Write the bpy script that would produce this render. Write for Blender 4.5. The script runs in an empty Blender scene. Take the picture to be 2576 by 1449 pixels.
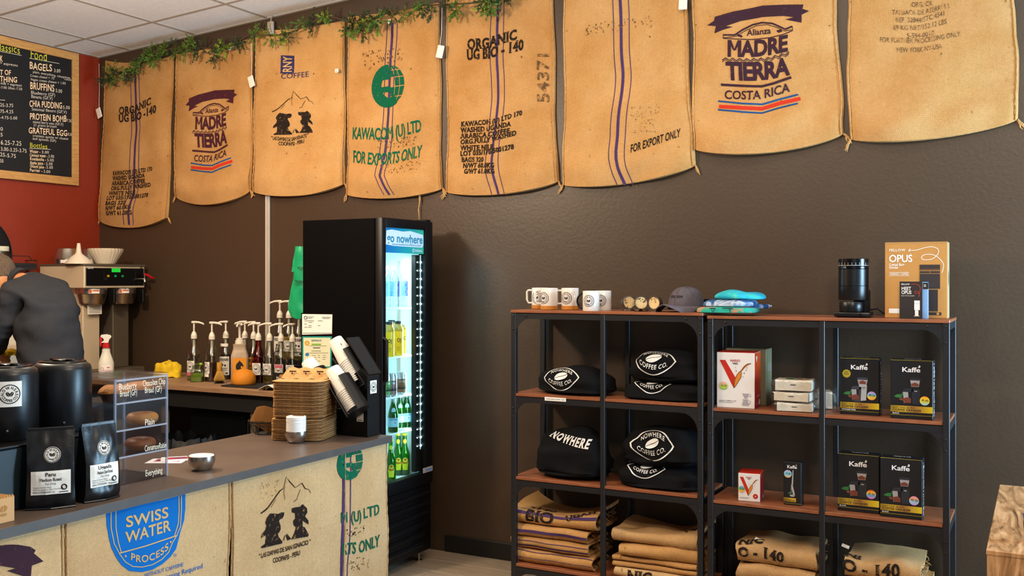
import bpy, bmesh, math, random
from mathutils import Vector, Matrix, geometry, noise

SC = bpy.context.scene
COL = SC.collection
PI = math.pi
random.seed(7)

# ------------------------------------------------------------------ camera
FPX, CX, HY = 2500.0, 1288.0, 704.0           # focal length and horizon of the photograph (2576 x 1449)
CAMZ = 1.545
TH = math.radians(28.07)
CT, ST = math.cos(TH), math.sin(TH)
cam = bpy.data.cameras.new('camera')
cam.sensor_width = 36.0
cam.lens = 36.0 * FPX / 2576.0
cam.shift_y = -(724.5 - HY) / 2576.0
cam.clip_start = 0.05
cam_o = bpy.data.objects.new('camera', cam)
cam_o.location = (0, 0, CAMZ)
cam_o.rotation_euler = (PI / 2, 0, TH)
COL.objects.link(cam_o)
SC.camera = cam_o

# ------------------------------------------------------------------ light
SC.view_settings.view_transform = 'Standard'
SC.view_settings.look = 'None'
SC.view_settings.exposure = 0.0
SC.view_settings.gamma = 1.0
SC.view_settings.use_curve_mapping = False
SC.cycles.transparent_max_bounces = 40
w = bpy.data.worlds.new('world'); SC.world = w
w.use_nodes = True
w.node_tree.nodes['Background'].inputs[0].default_value = (0.62, 0.78, 1.0, 1)
w.node_tree.nodes['Background'].inputs[1].default_value = 0.06

def area(name, loc, target, size, energy, color, shape='RECTANGLE', size_y=None, spread=None):
    l = bpy.data.lights.new(name, 'AREA')
    l.shape = shape; l.size = size
    if size_y: l.size_y = size_y
    l.energy = energy; l.color = color
    if spread: l.spread = math.radians(spread)
    o = bpy.data.objects.new(name, l)
    o.location = loc
    d = Vector(target) - Vector(loc)
    o.rotation_euler = d.to_track_quat('-Z', 'Y').to_euler()
    COL.objects.link(o)
    return o
WARM = (1.0, 0.80, 0.57)
COOL = (0.45, 0.74, 1.0)
# ceiling lamps of the shop (in front of the wall, above the frame) and the daylight of the shop window on the right
def lamp(loc, energy, color, r=0.14):
    l = bpy.data.lights.new('pendant_lamp_light', 'POINT'); l.energy = energy; l.color = color; l.shadow_soft_size = r
    o = bpy.data.objects.new('pendant_lamp_light', l); o.location = loc; COL.objects.link(o)
lamp((-3.7, 2.4, 2.62), 182, WARM)
lamp((-1.6, 2.1, 2.98), 40, WARM)
lamp((0.3, 1.5, 2.85), 112, (1.0, 0.84, 0.64))
area('ceiling_lamp_light', (-3.7, 3.6, 3.18), (-3.7, 3.7, 0), 0.6, 14, WARM)
area('ceiling_lamp_light', (-1.2, 3.7, 3.34), (-1.2, 3.8, 0), 0.6, 12, WARM)
area('window_light', (2.3, 4.05, 1.15), (-0.3, 4.8, 0.6), 1.1, 360, COOL, size_y=1.6)
area('shop_front_light', (1.4, -3.0, 1.8), (-2.2, 3.0, 1.0), 3.2, 16, (0.80, 0.90, 1.0), size_y=2.2)  # unseen cool fill, added behind the camera to lift the front

# ------------------------------------------------------------------ pixel -> place helpers
def ray(px, py):
    X = (px - CX) / FPX
    return Vector((CT * X - ST, ST * X + CT, (HY - py) / FPX))
def PY(px, py, Y):
    d = ray(px, py); t = Y / d.y
    return Vector((d.x * t, Y, CAMZ + d.z * t))
def PX(px, py, X):
    d = ray(px, py); t = X / d.x
    return Vector((X, d.y * t, CAMZ + d.z * t))
def PZ(px, py, Z):
    d = ray(px, py); t = (Z - CAMZ) / d.z
    return Vector((d.x * t, d.y * t, Z))
def PD(px, py, Z):                       # at camera depth Z
    d = ray(px, py)
    return Vector((d.x * Z, d.y * Z, CAMZ + d.z * Z))

# ------------------------------------------------------------------ materials
def lin(h):
    if isinstance(h, tuple): return (h[0], h[1], h[2], 1)
    h = h.lstrip('#')
    c = [int(h[i:i + 2], 16) / 255 for i in (0, 2, 4)]
    return tuple(x / 12.92 if x <= 0.04045 else ((x + 0.055) / 1.055) ** 2.4 for x in c) + (1,)
MATS = {}
def nodes(name):
    m = bpy.data.materials.new(name); m.use_nodes = True
    nt = m.node_tree
    MATS[name] = m
    return m, nt, nt.nodes['Principled BSDF']
def N(nt, t, **kw):
    n = nt.nodes.new(t)
    for k, v in kw.items():
        if k in n.inputs: n.inputs[k].default_value = v
        else: setattr(n, k, v)
    return n
def mat(name, col, rough=0.5, metal=0.0, var=0.0, vscale=8.0, bump=0.0, bscale=60.0, spec=0.5, coat=0.0, trans=0.0, ior=1.45, emit=None, estr=0.0, sheen=0.0, stretch=None, sss=0.0):
    if name in MATS: return MATS[name]
    m, nt, b = nodes(name)
    c = lin(col)
    b.inputs['Base Color'].default_value = c
    b.inputs['Roughness'].default_value = rough
    b.inputs['Metallic'].default_value = metal
    b.inputs['Specular IOR Level'].default_value = spec
    b.inputs['Coat Weight'].default_value = coat
    b.inputs['Transmission Weight'].default_value = trans
    b.inputs['IOR'].default_value = ior
    if sheen: b.inputs['Sheen Weight'].default_value = sheen
    if emit:
        b.inputs['Emission Color'].default_value = lin(emit)
        b.inputs['Emission Strength'].default_value = estr
    co = None
    if var or bump:
        tc = N(nt, 'ShaderNodeTexCoord'); co = tc.outputs['Object']
        if stretch:
            mp = N(nt, 'ShaderNodeMapping'); mp.inputs['Scale'].default_value = stretch
            nt.links.new(co, mp.inputs[0]); co = mp.outputs[0]
    if var:
        n = N(nt, 'ShaderNodeTexNoise', Scale=vscale, Detail=5.0, Roughness=0.6)
        nt.links.new(co, n.inputs['Vector'])
        mx = N(nt, 'ShaderNodeMix', data_type='RGBA')
        mx.inputs['A'].default_value = tuple(min(1, x * (1 + var)) for x in c[:3]) + (1,)
        mx.inputs['B'].default_value = tuple(x * (1 - var) for x in c[:3]) + (1,)
        rp = N(nt, 'ShaderNodeMapRange'); rp.inputs[1].default_value = 0.3; rp.inputs[2].default_value = 0.7
        nt.links.new(n.outputs[0], rp.inputs[0])
        nt.links.new(rp.outputs[0], mx.inputs['Factor'])
        nt.links.new(mx.outputs['Result'], b.inputs['Base Color'])
    if bump:
        n2 = N(nt, 'ShaderNodeTexNoise', Scale=bscale, Detail=4.0)
        nt.links.new(co, n2.inputs['Vector'])
        bp = N(nt, 'ShaderNodeBump', Strength=bump, Distance=0.01)
        nt.links.new(n2.outputs[0], bp.inputs['Height'])
        nt.links.new(bp.outputs[0], b.inputs['Normal'])
    return m
def burlap(name, ca, cb, wscale=260.0):
    m, nt, b = nodes(name)
    tc = N(nt, 'ShaderNodeTexCoord')
    n1 = N(nt, 'ShaderNodeTexNoise', Scale=3.0, Detail=6.0, Roughness=0.62)
    n2 = N(nt, 'ShaderNodeTexNoise', Scale=90.0, Detail=3.0, Roughness=0.7)
    nt.links.new(tc.outputs['Object'], n1.inputs['Vector']); nt.links.new(tc.outputs['Object'], n2.inputs['Vector'])
    ramp = N(nt, 'ShaderNodeMapRange'); ramp.inputs[1].default_value = 0.32; ramp.inputs[2].default_value = 0.68
    nt.links.new(n1.outputs[0], ramp.inputs[0])
    mx = N(nt, 'ShaderNodeMix', data_type='RGBA')
    mx.inputs['A'].default_value = lin(ca); mx.inputs['B'].default_value = lin(cb)
    nt.links.new(ramp.outputs[0], mx.inputs['Factor'])
    # woven threads from the UV grid
    waves = []
    for ax in ('X', 'Y'):
        wv = N(nt, 'ShaderNodeTexWave', wave_type='BANDS', bands_direction=ax, Scale=wscale / 3.6, Distortion=2.5, Detail=2.0)
        wv.inputs['Detail Scale'].default_value = 1.5
        nt.links.new(tc.outputs['UV'], wv.inputs['Vector']); waves.append(wv)
    mul = N(nt, 'ShaderNodeMath', operation='MULTIPLY')
    nt.links.new(waves[0].outputs['Fac'], mul.inputs[0]); nt.links.new(waves[1].outputs['Fac'], mul.inputs[1])
    sp = N(nt, 'ShaderNodeMath', operation='MULTIPLY_ADD'); sp.inputs[1].default_value = 0.55
    nt.links.new(n2.outputs[0], sp.inputs[0]); nt.links.new(mul.outputs[0], sp.inputs[2])
    r2 = N(nt, 'ShaderNodeMapRange'); r2.inputs[1].default_value = 0.2; r2.inputs[2].default_value = 0.9; r2.inputs[3].default_value = 0.66; r2.inputs[4].default_value = 1.12
    nt.links.new(sp.outputs[0], r2.inputs[0])
    m2 = N(nt, 'ShaderNodeMix', data_type='RGBA', blend_type='MULTIPLY'); m2.inputs['Factor'].default_value = 1.0
    nt.links.new(mx.outputs['Result'], m2.inputs['A']); nt.links.new(r2.outputs[0], m2.inputs['B'])
    # dark flecks of husk caught in the weave
    n3 = N(nt, 'ShaderNodeTexNoise', Scale=34.0, Detail=2.0, Roughness=0.5)
    nt.links.new(tc.outputs['Object'], n3.inputs['Vector'])
    r3 = N(nt, 'ShaderNodeMapRange'); r3.inputs[1].default_value = 0.72; r3.inputs[2].default_value = 0.80
    nt.links.new(n3.outputs[0], r3.inputs[0])
    m3 = N(nt, 'ShaderNodeMix', data_type='RGBA'); m3.inputs['B'].default_value = lin('#7a5430')
    nt.links.new(r3.outputs[0], m3.inputs['Factor']); nt.links.new(m2.outputs['Result'], m3.inputs['A'])
    nt.links.new(m3.outputs['Result'], b.inputs['Base Color'])
    b.inputs['Roughness'].default_value = 0.95
    b.inputs['Specular IOR Level'].default_value = 0.1
    bp = N(nt, 'ShaderNodeBump', Strength=0.45, Distance=0.0025)
    nt.links.new(sp.outputs[0], bp.inputs['Height']); nt.links.new(bp.outputs[0], b.inputs['Normal'])
    return m
def ink(name, col, wear=0.35, cloth='#c08c52', scale=70.0):
    """printing ink worn by the weave"""
    if name in MATS: return MATS[name]
    m, nt, b = nodes(name)
    tc = N(nt, 'ShaderNodeTexCoord')
    n1 = N(nt, 'ShaderNodeTexNoise', Scale=scale, Detail=4.0, Roughness=0.65)
    nt.links.new(tc.outputs['Object'], n1.inputs['Vector'])
    r = N(nt, 'ShaderNodeMapRange'); r.inputs[1].default_value = 0.75 - wear * 0.5; r.inputs[2].default_value = 0.95 - wear * 0.5
    nt.links.new(n1.outputs[0], r.inputs[0])
    mx = N(nt, 'ShaderNodeMix', data_type='RGBA'); mx.inputs['A'].default_value = lin(col); mx.inputs['B'].default_value = lin(cloth)
    nt.links.new(r.outputs[0], mx.inputs['Factor'])
    nt.links.new(mx.outputs['Result'], b.inputs['Base Color'])
    b.inputs['Roughness'].default_value = 0.9; b.inputs['Specular IOR Level'].default_value = 0.15
    return m
def frosted(name, col, alpha, rough=0.15):
    m = mat(name, col, rough); m.node_tree.nodes['Principled BSDF'].inputs['Alpha'].default_value = alpha
    return m
def clear(name, tint='#ffffff', gloss=0.12, rough=0.03):
    """thin clear pane or bottle wall: tinted see-through with a fresnel gloss"""
    if name in MATS: return MATS[name]
    m, nt, b = nodes(name)
    out = [n for n in nt.nodes if n.type == 'OUTPUT_MATERIAL'][0]
    tr = N(nt, 'ShaderNodeBsdfTransparent'); tr.inputs[0].default_value = lin(tint)
    gl = N(nt, 'ShaderNodeBsdfGlossy'); gl.inputs['Roughness'].default_value = rough
    fr = N(nt, 'ShaderNodeLayerWeight', Blend=0.5)
    pw = N(nt, 'ShaderNodeMath', operation='POWER'); pw.inputs[1].default_value = 4.0
    nt.links.new(fr.outputs['Facing'], pw.inputs[0])
    ad = N(nt, 'ShaderNodeMath', operation='MULTIPLY_ADD'); ad.inputs[1].default_value = 0.75; ad.inputs[2].default_value = gloss * 0.35
    nt.links.new(pw.outputs[0], ad.inputs[0])
    mx = N(nt, 'ShaderNodeMixShader')
    nt.links.new(ad.outputs[0], mx.inputs[0]); nt.links.new(tr.outputs[0], mx.inputs[1]); nt.links.new(gl.outputs[0], mx.inputs[2])
    nt.links.new(mx.outputs[0], out.inputs['Surface'])
    nt.nodes.remove(b)
    return m
def wood(name, ca, cb, scale=6.0, stretch=(1, 12, 12), rough=0.45, cc=None, dist=3.0):
    m, nt, b = nodes(name)
    tc = N(nt, 'ShaderNodeTexCoord')
    mp = N(nt, 'ShaderNodeMapping'); mp.inputs['Scale'].default_value = stretch
    nt.links.new(tc.outputs['Object'], mp.inputs[0])
    n1 = N(nt, 'ShaderNodeTexNoise', Scale=scale, Detail=6.0, Roughness=0.6, Distortion=dist)
    nt.links.new(mp.outputs[0], n1.inputs['Vector'])
    cr = N(nt, 'ShaderNodeValToRGB')
    cr.color_ramp.elements[0].position = 0.3; cr.color_ramp.elements[0].color = lin(ca)
    cr.color_ramp.elements[1].position = 0.7; cr.color_ramp.elements[1].color = lin(cb)
    if cc:
        e = cr.color_ramp.elements.new(0.5); e.color = lin(cc)
    nt.links.new(n1.outputs[0], cr.inputs[0]); nt.links.new(cr.outputs[0], b.inputs['Base Color'])
    b.inputs['Roughness'].default_value = rough
    bp = N(nt, 'ShaderNodeBump', Strength=0.08, Distance=0.004)
    nt.links.new(n1.outputs[0], bp.inputs['Height']); nt.links.new(bp.outputs[0], b.inputs['Normal'])
    return m
def ramp_mat(name, stops, axis='X', lo=-1.0, hi=1.0, rough=0.4, dist=0.0, scale=1.0):
    """colour gradient printed across an object"""
    m, nt, b = nodes(name)
    tc = N(nt, 'ShaderNodeTexCoord')
    sep = N(nt, 'ShaderNodeSeparateXYZ'); nt.links.new(tc.outputs['Object'], sep.inputs[0])
    r = N(nt, 'ShaderNodeMapRange'); r.inputs[1].default_value = lo; r.inputs[2].default_value = hi
    nt.links.new(sep.outputs[axis], r.inputs[0])
    cr = N(nt, 'ShaderNodeValToRGB')
    els = cr.color_ramp.elements
    els[0].position = stops[0][0]; els[0].color = lin(stops[0][1])
    els[1].position = stops[-1][0]; els[1].color = lin(stops[-1][1])
    for p, c in stops[1:-1]:
        e = els.new(p); e.color = lin(c)
    src = r.outputs[0]
    if dist:
        n = N(nt, 'ShaderNodeTexNoise', Scale=scale, Detail=3.0); nt.links.new(tc.outputs['Object'], n.inputs['Vector'])
        a = N(nt, 'ShaderNodeMath', operation='MULTIPLY_ADD'); a.inputs[1].default_value = dist
        nt.links.new(n.outputs[0], a.inputs[0]); nt.links.new(r.outputs[0], a.inputs[2]); src = a.outputs[0]
    nt.links.new(src, cr.inputs[0]); nt.links.new(cr.outputs[0], b.inputs['Base Color'])
    b.inputs['Roughness'].default_value = rough
    return m

# ------------------------------------------------------------------ mesh builder
def frame_from(d):
    d = d.normalized()
    a = Vector((0, 0, 1)) if abs(d.z) < 0.9 else Vector((1, 0, 0))
    u = d.cross(a).normalized(); v = d.cross(u).normalized()
    return u, v
class MB:
    def __init__(s): s.v = []; s.f = []; s.uv = {}
    def add(s, vs, fs):
        o = len(s.v); s.v += [tuple(x) for x in vs]; s.f += [tuple(i + o for i in f) for f in fs]; return s
    def join(s, m): return s.add(m.v, m.f)
    def box(s, x0, x1, y0, y1, z0, z1, bev=0.0, seg=2):
        if bev <= 0:
            vs = [(x, y, z) for z in (z0, z1) for y in (y0, y1) for x in (x0, x1)]
            fs = [(0, 2, 3, 1), (4, 5, 7, 6), (0, 1, 5, 4), (2, 6, 7, 3), (0, 4, 6, 2), (1, 3, 7, 5)]
            return s.add(vs, fs)
        bm = bmesh.new()
        bmesh.ops.create_cube(bm, size=1.0)
        for v in bm.verts:
            v.co = Vector(((x0 + x1) / 2 + v.co.x * (x1 - x0), (y0 + y1) / 2 + v.co.y * (y1 - y0), (z0 + z1) / 2 + v.co.z * (z1 - z0)))
        bmesh.ops.bevel(bm, geom=list(bm.edges), offset=bev, segments=seg, affect='EDGES', profile=0.5)
        s.frombm(bm); bm.free(); return s
    def frombm(s, bm):
        bm.verts.index_update(); o = len(s.v)
        s.v += [tuple(v.co) for v in bm.verts]
        s.f += [tuple(v.index + o for v in f.verts) for f in bm.faces]
    def lathe(s, prof, n=24, c=(0, 0, 0), cap=True, sx=1.0, sy=1.0, a0=0.0, a1=2 * PI, ripple=None):
        full = abs(a1 - a0 - 2 * PI) < 1e-6
        k = n if full else n + 1
        vs = []
        for (r, z) in prof:
            for i in range(k):
                a = a0 + (a1 - a0) * i / n
                rr = r * (ripple(a, z) if ripple else 1.0)
                vs.append((c[0] + rr * math.cos(a) * sx, c[1] + rr * math.sin(a) * sy, c[2] + z))
        fs = []
        for j in range(len(prof) - 1):
            for i in range(n):
                i2 = (i + 1) % k
                fs.append((j * k + i, j * k + i2, (j + 1) * k + i2, (j + 1) * k + i))
        if cap and full:
            if prof[0][0] > 1e-5: fs.append(tuple(reversed(range(k))))
            if prof[-1][0] > 1e-5: fs.append(tuple((len(prof) - 1) * k + i for i in range(k)))
        return s.add(vs, fs)
    def tube(s, pts, r, n=8, closed=False, cap=True):
        pts = [Vector(p) for p in pts]; m = len(pts)
        rs = r if isinstance(r, (list, tuple)) else [r] * m
        vs = []; u = None
        for i, p in enumerate(pts):
            if closed: d = pts[(i + 1) % m] - pts[i - 1]
            else: d = pts[min(i + 1, m - 1)] - pts[max(i - 1, 0)]
            if d.length < 1e-9: d = Vector((0, 0, 1))
            d.normalize()
            if u is None: u, v = frame_from(d)
            else:
                u = (u - d * u.dot(d))
                if u.length < 1e-6: u, v = frame_from(d)
                u.normalize(); v = d.cross(u)
            for k in range(n):
                a = 2 * PI * k / n
                vs.append(p + (u * math.cos(a) + v * math.sin(a)) * rs[i])
        fs = []
        for i in range(m if closed else m - 1):
            j = (i + 1) % m
            for k in range(n):
                k2 = (k + 1) % n
                fs.append((i * n + k, i * n + k2, j * n + k2, j * n + k))
        if cap and not closed:
            fs.append(tuple(reversed(range(n)))); fs.append(tuple((m - 1) * n + k for k in range(n)))
        return s.add(vs, fs)
    def prism(s, poly, d0, d1, fn):
        """extrude a 2D polygon; fn(x, y, d) -> point"""
        n = len(poly)
        vs = [fn(x, y, d0) for x, y in poly] + [fn(x, y, d1) for x, y in poly]
        tri = geometry.tessellate_polygon([[Vector((x, y, 0)) for x, y in poly]])
        fs = [tuple(t) for t in tri] + [tuple(i + n for i in reversed(t)) for t in tri]
        fs += [(i, (i + 1) % n, n + (i + 1) % n, n + i) for i in range(n)]
        return s.add(vs, fs)
    def grid(s, nu, nv, fn, flip=False):
        vs = [fn(i / nu, j / nv) for j in range(nv + 1) for i in range(nu + 1)]
        fs = []
        for j in range(nv):
            for i in range(nu):
                a = j * (nu + 1) + i
                q = (a, a + 1, a + nu + 2, a + nu + 1)
                fs.append(tuple(reversed(q)) if flip else q)
        return s.add(vs, fs)
    def slab(s, nu, nv, top, bot):
        """closed body between two grids sharing their rims"""
        o = len(s.v)
        s.grid(nu, nv, top); o2 = len(s.v); s.grid(nu, nv, bot, flip=True)
        W = nu + 1
        rim = [i for i in range(W)] + [j * W + nu for j in range(1, nv + 1)] + [nv * W + i for i in range(nu - 1, -1, -1)] + [j * W for j in range(nv - 1, 0, -1)]
        for k in range(len(rim)):
            a, b = rim[k], rim[(k + 1) % len(rim)]
            s.f.append((o + b, o + a, o2 + a, o2 + b))
        return s
    def sheet(s, nu, nv, fn, nrm, th):
        return s.slab(nu, nv, fn, lambda u, v: Vector(fn(u, v)) - nrm(u, v) * th)
    def xf(s, M):
        s.v = [tuple(M @ Vector(p)) for p in s.v]; return s
    def move(s, x, y, z):
        s.v = [(p[0] + x, p[1] + y, p[2] + z) for p in s.v]; return s
def rotz(a): return Matrix.Rotation(a, 4, 'Z')

def mk(name, mb, m, parent=None, smooth=None, uvfn=None):
    """one mesh object out of a builder; smooth = angle in degrees"""
    me = bpy.data.meshes.new(name)
    me.from_pydata(mb.v, [], mb.f)
    bm = bmesh.new(); bm.from_mesh(me)
    bmesh.ops.recalc_face_normals(bm, faces=bm.faces) if getattr(mb, 'recalc', True) else None
    if uvfn:
        lay = bm.loops.layers.uv.new('UVMap')
        for f in bm.faces:
            for lp in f.loops: lp[lay].uv = uvfn(lp.vert.co)
    bm.to_mesh(me); bm.free()
    if smooth:
        me.polygons.foreach_set('use_smooth', [True] * len(me.polygons))
        me.set_sharp_from_angle(angle=math.radians(smooth))
    me.materials.append(MATS[m] if isinstance(m, str) else m)
    o = bpy.data.objects.new(name, me)
    COL.objects.link(o)
    if parent: o.parent = parent
    return o
def tag(o, label, cat, group=None, kind=None):
    if label: o['label'] = label
    if cat: o['category'] = cat
    if group: o['group'] = group
    if kind: o['kind'] = kind
    return o
def thing(name, label, cat, loc=(0, 0, 0), rz=0.0, group=None):
    o = bpy.data.objects.new(name, None)
    o.empty_display_size = 0.05
    o.location = loc; o.rotation_euler = (0, 0, rz)
    COL.objects.link(o)
    return tag(o, label, cat, group)
def struct(o): o['kind'] = 'structure'; return o
def copy_tree(o, parent=None, **kw):
    c = o.copy(); COL.objects.link(c)
    if parent: c.parent = parent
    for ch in list(o.children): copy_tree(ch, c)
    return c

# ------------------------------------------------------------------ lettering and flat art
CH = "ABCDEFGHIJKLMNOPQRSTUVWXYZabcdefghijklmnopqrstuvwxyz0123456789.,:-+&$/()\"'!@*%"
GL = {}
def load_glyphs():
    objs = []
    for key, off in (('r', 0.0), ('b', 0.018), ('t', -0.012), ('x', 0.04)):
        for c in CH:
            for body in (c, '|' + c + '|'):
                cu = bpy.data.curves.new('glyph', 'FONT'); cu.body = body; cu.size = 1.0; cu.offset = off; cu.resolution_u = 3
                o = bpy.data.objects.new('glyph', cu); COL.objects.link(o); objs.append((key, c, body, o))
        cu = bpy.data.curves.new('glyph', 'FONT'); cu.body = '||'; cu.size = 1.0; cu.offset = off
        o = bpy.data.objects.new('glyph', cu); COL.objects.link(o); objs.append((key, '', '||', o))
    dg = bpy.context.evaluated_depsgraph_get(); dg.update()
    base = {}; raw = {}
    for key, c, body, o in objs:
        me = bpy.data.meshes.new_from_object(o.evaluated_get(dg))
        vs = [(v.co.x, v.co.y) for v in me.vertices]
        if body == '||': base[key] = max(x for x, y in vs) - min(x for x, y in vs)
        elif len(body) == 3 and body[0] == '|' and body[2] == '|':
            raw[(key, c, 'w')] = max(x for x, y in vs) - min(x for x, y in vs)
        else:
            fs = []
            for p in me.polygons:
                f = tuple(p.vertices)
                if len(f) <= 3: fs.append(f)
                else: fs += [tuple(f[i] for i in t) for t in geometry.tessellate_polygon([[Vector((vs[k][0], vs[k][1], 0)) for k in f]])]
            raw[(key, c, 'm')] = (vs, fs)
        bpy.data.meshes.remove(me)
    for key, c, body, o in objs:
        cu = o.data; bpy.data.objects.remove(o); bpy.data.curves.remove(cu)
    for key in ('r', 'b', 't', 'x'):
        H = max(y for x, y in raw[('r', 'H', 'm')][0])
        for c in CH:
            vs, fs = raw[(key, c, 'm')]
            GL[(key, c)] = ([(x / H, y / H) for x, y in vs], fs, (raw[(key, c, 'w')] - base[key]) / H)
    for key, d in (('b', 0.03), ('x', 0.06)):         # the offset outline of M crosses itself: draw it from four strokes
        q = [(0.11 - d, -d, 0.25 + d, 1 + d), (0.90 - d, -d, 1.04 + d, 1 + d)]
        vs = []; fs = []
        for x0, y0, x1, y1 in q: fs.append(tuple(range(len(vs), len(vs) + 4))); vs += [(x0, y0), (x1, y0), (x1, y1), (x0, y1)]
        for x0, x1 in ((0.12, 0.575), (1.03, 0.575)):
            w_ = (0.125 + d) * (1 if x1 > x0 else -1)
            fs.append(tuple(range(len(vs), len(vs) + 4))); vs += [(x0 - w_ * 0.2, 1 + d), (x0 + w_ * 1.1, 1 + d), (x1 + w_ * 0.25, 0.36), (x1 - w_ * 0.55, 0.40)]
        GL[(key, 'M')] = (vs, fs, GL[('r', 'M')][2])
    # slab-serif letters: feet on every stem of the bold letters
    for c in CH:
        vs, fs, adv = GL[('x', c)]
        vs = list(vs); fs = list(fs)
        if c.isalnum() and c not in 'OCGQS0368':
            ed = {}
            for f in fs:
                for i in range(len(f)):
                    e = (f[i], f[(i + 1) % len(f)])
                    k = (min(e), max(e)); ed[k] = ed.get(k, 0) + 1
            top = max(y for x, y in vs); bot = min(y for x, y in vs)
            for (a, b), n in ed.items():
                if n != 1: continue
                (xa, ya), (xb, yb) = vs[a], vs[b]
                if abs(ya - yb) > 0.01 or abs(xa - xb) > 0.34 or abs(xa - xb) < 0.05: continue
                if abs(ya - top) < 0.03 or abs(ya - bot) < 0.03:
                    x0, x1 = min(xa, xb) - 0.09, max(xa, xb) + 0.09
                    y0, y1 = (ya - 0.08, ya) if abs(ya - top) < 0.03 else (ya, ya + 0.08)
                    o = len(vs); vs += [(x0, y0), (x1, y0), (x1, y1), (x0, y1)]; fs.append((o, o + 1, o + 2, o + 3))
        GL[('s', c)] = (vs, fs, adv + 0.06)
load_glyphs()

def interp(path, x):
    if x <= path[0][0]: a, b = path[0], path[1]
    elif x >= path[-1][0]: a, b = path[-2], path[-1]
    else:
        for k in range(len(path) - 1):
            if path[k][0] <= x <= path[k + 1][0]: a, b = path[k], path[k + 1]; break
    t = (x - a[0]) / (b[0] - a[0]) if b[0] != a[0] else 0
    return a[1] + (b[1] - a[1]) * t
class Art:
    """flat art in 2D; up = 1 (y up) or -1 (photo pixels, y down)"""
    def __init__(s, up=1): s.v = []; s.f = []; s.up = up
    def add(s, vs, fs):
        o = len(s.v); s.v += list(vs); s.f += [tuple(i + o for i in f) for f in fs]; return s
    def layout(s, t, font='r', track=0.0):
        x = 0.0; out = []
        for c in t:
            if c == ' ' or (font, c) not in GL: x += 0.42 + track; continue
            vs, fs, adv = GL[(font, c)]
            out.append((c, x, vs, fs, adv)); x += adv + track
        return out, max(x - track, 1e-3)
    def width(s, t, h, font='r', track=0.0): return s.layout(t, font, track)[1] * h
    def text(s, t, x, y, h, font='r', w=None, ang=0.0, align='l', track=0.0, shear=0.0, jit=0.0):
        lay, W = s.layout(t, font, track)
        sx = (w / W) if w else h
        off = {'l': 0, 'c': -0.5, 'r': -1}[align] * W * sx
        ca, sa = math.cos(ang), math.sin(ang)
        for c, gx, vs, fs, adv in lay:
            ja = random.uniform(-jit, jit); jy = random.uniform(-jit, jit) * 0.5; js = 1 + random.uniform(-jit, jit) * 0.6
            pts = []
            for (vx, vy) in vs:
                lx, ly = (vx - adv / 2), vy * js
                lx, ly = lx * math.cos(ja) - ly * math.sin(ja), lx * math.sin(ja) + ly * math.cos(ja) + jy
                X = off + (gx + adv / 2 + lx) * sx + shear * ly * h; Y = ly * h
                pts.append((x + X * ca - Y * sa, y + s.up * (X * sa + Y * ca)))
            s.add(pts, fs)
        return s
    def ptext(s, t, path, h, font='r', track=0.0, shear=0.0, jit=0.0):
        """letters spread along a polyline baseline"""
        lay, W = s.layout(t, font, track)
        x0, x1 = path[0][0], path[-1][0]; sx = (x1 - x0) / W
        for c, gx, vs, fs, adv in lay:
            jy = random.uniform(-jit, jit) * h
            pts = []
            for (vx, vy) in vs:
                X = x0 + (gx + vx) * sx + shear * vy * h
                pts.append((X, interp(path, X) + s.up * vy * h + jy))
            s.add(pts, fs)
        return s
    def arc(s, t, cx, cy, r, a_mid, h, font='r', inside=False, track=0.12, wide=1.0):
        lay, W = s.layout(t, font, track)
        for c, gx, vs, fs, adv in lay:
            mid = (gx + adv / 2 - W / 2) * h * wide
            if not inside: a = a_mid - mid / r
            else: a = a_mid + mid / r
            pts = []
            for vx, vy in vs:
                lx = (vx - adv / 2) * h * wide; ly = vy * h
                if not inside:
                    rr = r + ly; px, py = cx + rr * math.cos(a) + lx * math.sin(a), cy + (rr * math.sin(a) - lx * math.cos(a))
                else:
                    rr = r - ly; px, py = cx + rr * math.cos(a) - lx * math.sin(a), cy + (rr * math.sin(a) + lx * math.cos(a))
                pts.append((px, cy + (py - cy) * s.up))
            s.add(pts, fs)
        return s
    def poly(s, pts):
        tri = geometry.tessellate_polygon([[Vector((x, y, 0)) for x, y in pts]])
        return s.add(list(pts), [tuple(t) for t in tri])
    def rect(s, x0, y0, x1, y1): return s.add([(x0, y0), (x1, y0), (x1, y1), (x0, y1)], [(0, 1, 2, 3)])
    def line(s, pts, w, closed=False):
        n = len(pts)
        L = []; R = []
        for i, p in enumerate(pts):
            a = pts[i - 1] if (i > 0 or closed) else pts[0]
            b = pts[(i + 1) % n] if (i < n - 1 or closed) else pts[-1]
            dx, dy = b[0] - a[0], b[1] - a[1]; l = math.hypot(dx, dy) or 1
            ww = w[i] if isinstance(w, (list, tuple)) else w
            nx, ny = -dy / l * ww / 2, dx / l * ww / 2
            L.append((p[0] + nx, p[1] + ny)); R.append((p[0] - nx, p[1] - ny))
        m = n if closed else n - 1
        return s.add(L + R, [(i, (i + 1) % n, n + (i + 1) % n, n + i) for i in range(m)])
    def ell(s, cx, cy, rx, ry, n=24, rot=0.0):
        c, q = math.cos(rot), math.sin(rot)
        pts = [(cx + rx * math.cos(2 * PI * i / n) * c - ry * math.sin(2 * PI * i / n) * q, cy + rx * math.cos(2 * PI * i / n) * q + ry * math.sin(2 * PI * i / n) * c) for i in range(n)]
        return s.add(pts, [tuple(range(n))])
    def ring(s, cx, cy, r0, r1, n=40, ky=1.0):
        vs = [(cx + r * math.cos(2 * PI * i / n), cy + r * ky * math.sin(2 * PI * i / n)) for r in (r0, r1) for i in range(n)]
        return s.add(vs, [(i, (i + 1) % n, n + (i + 1) % n, n + i) for i in range(n)])
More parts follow.
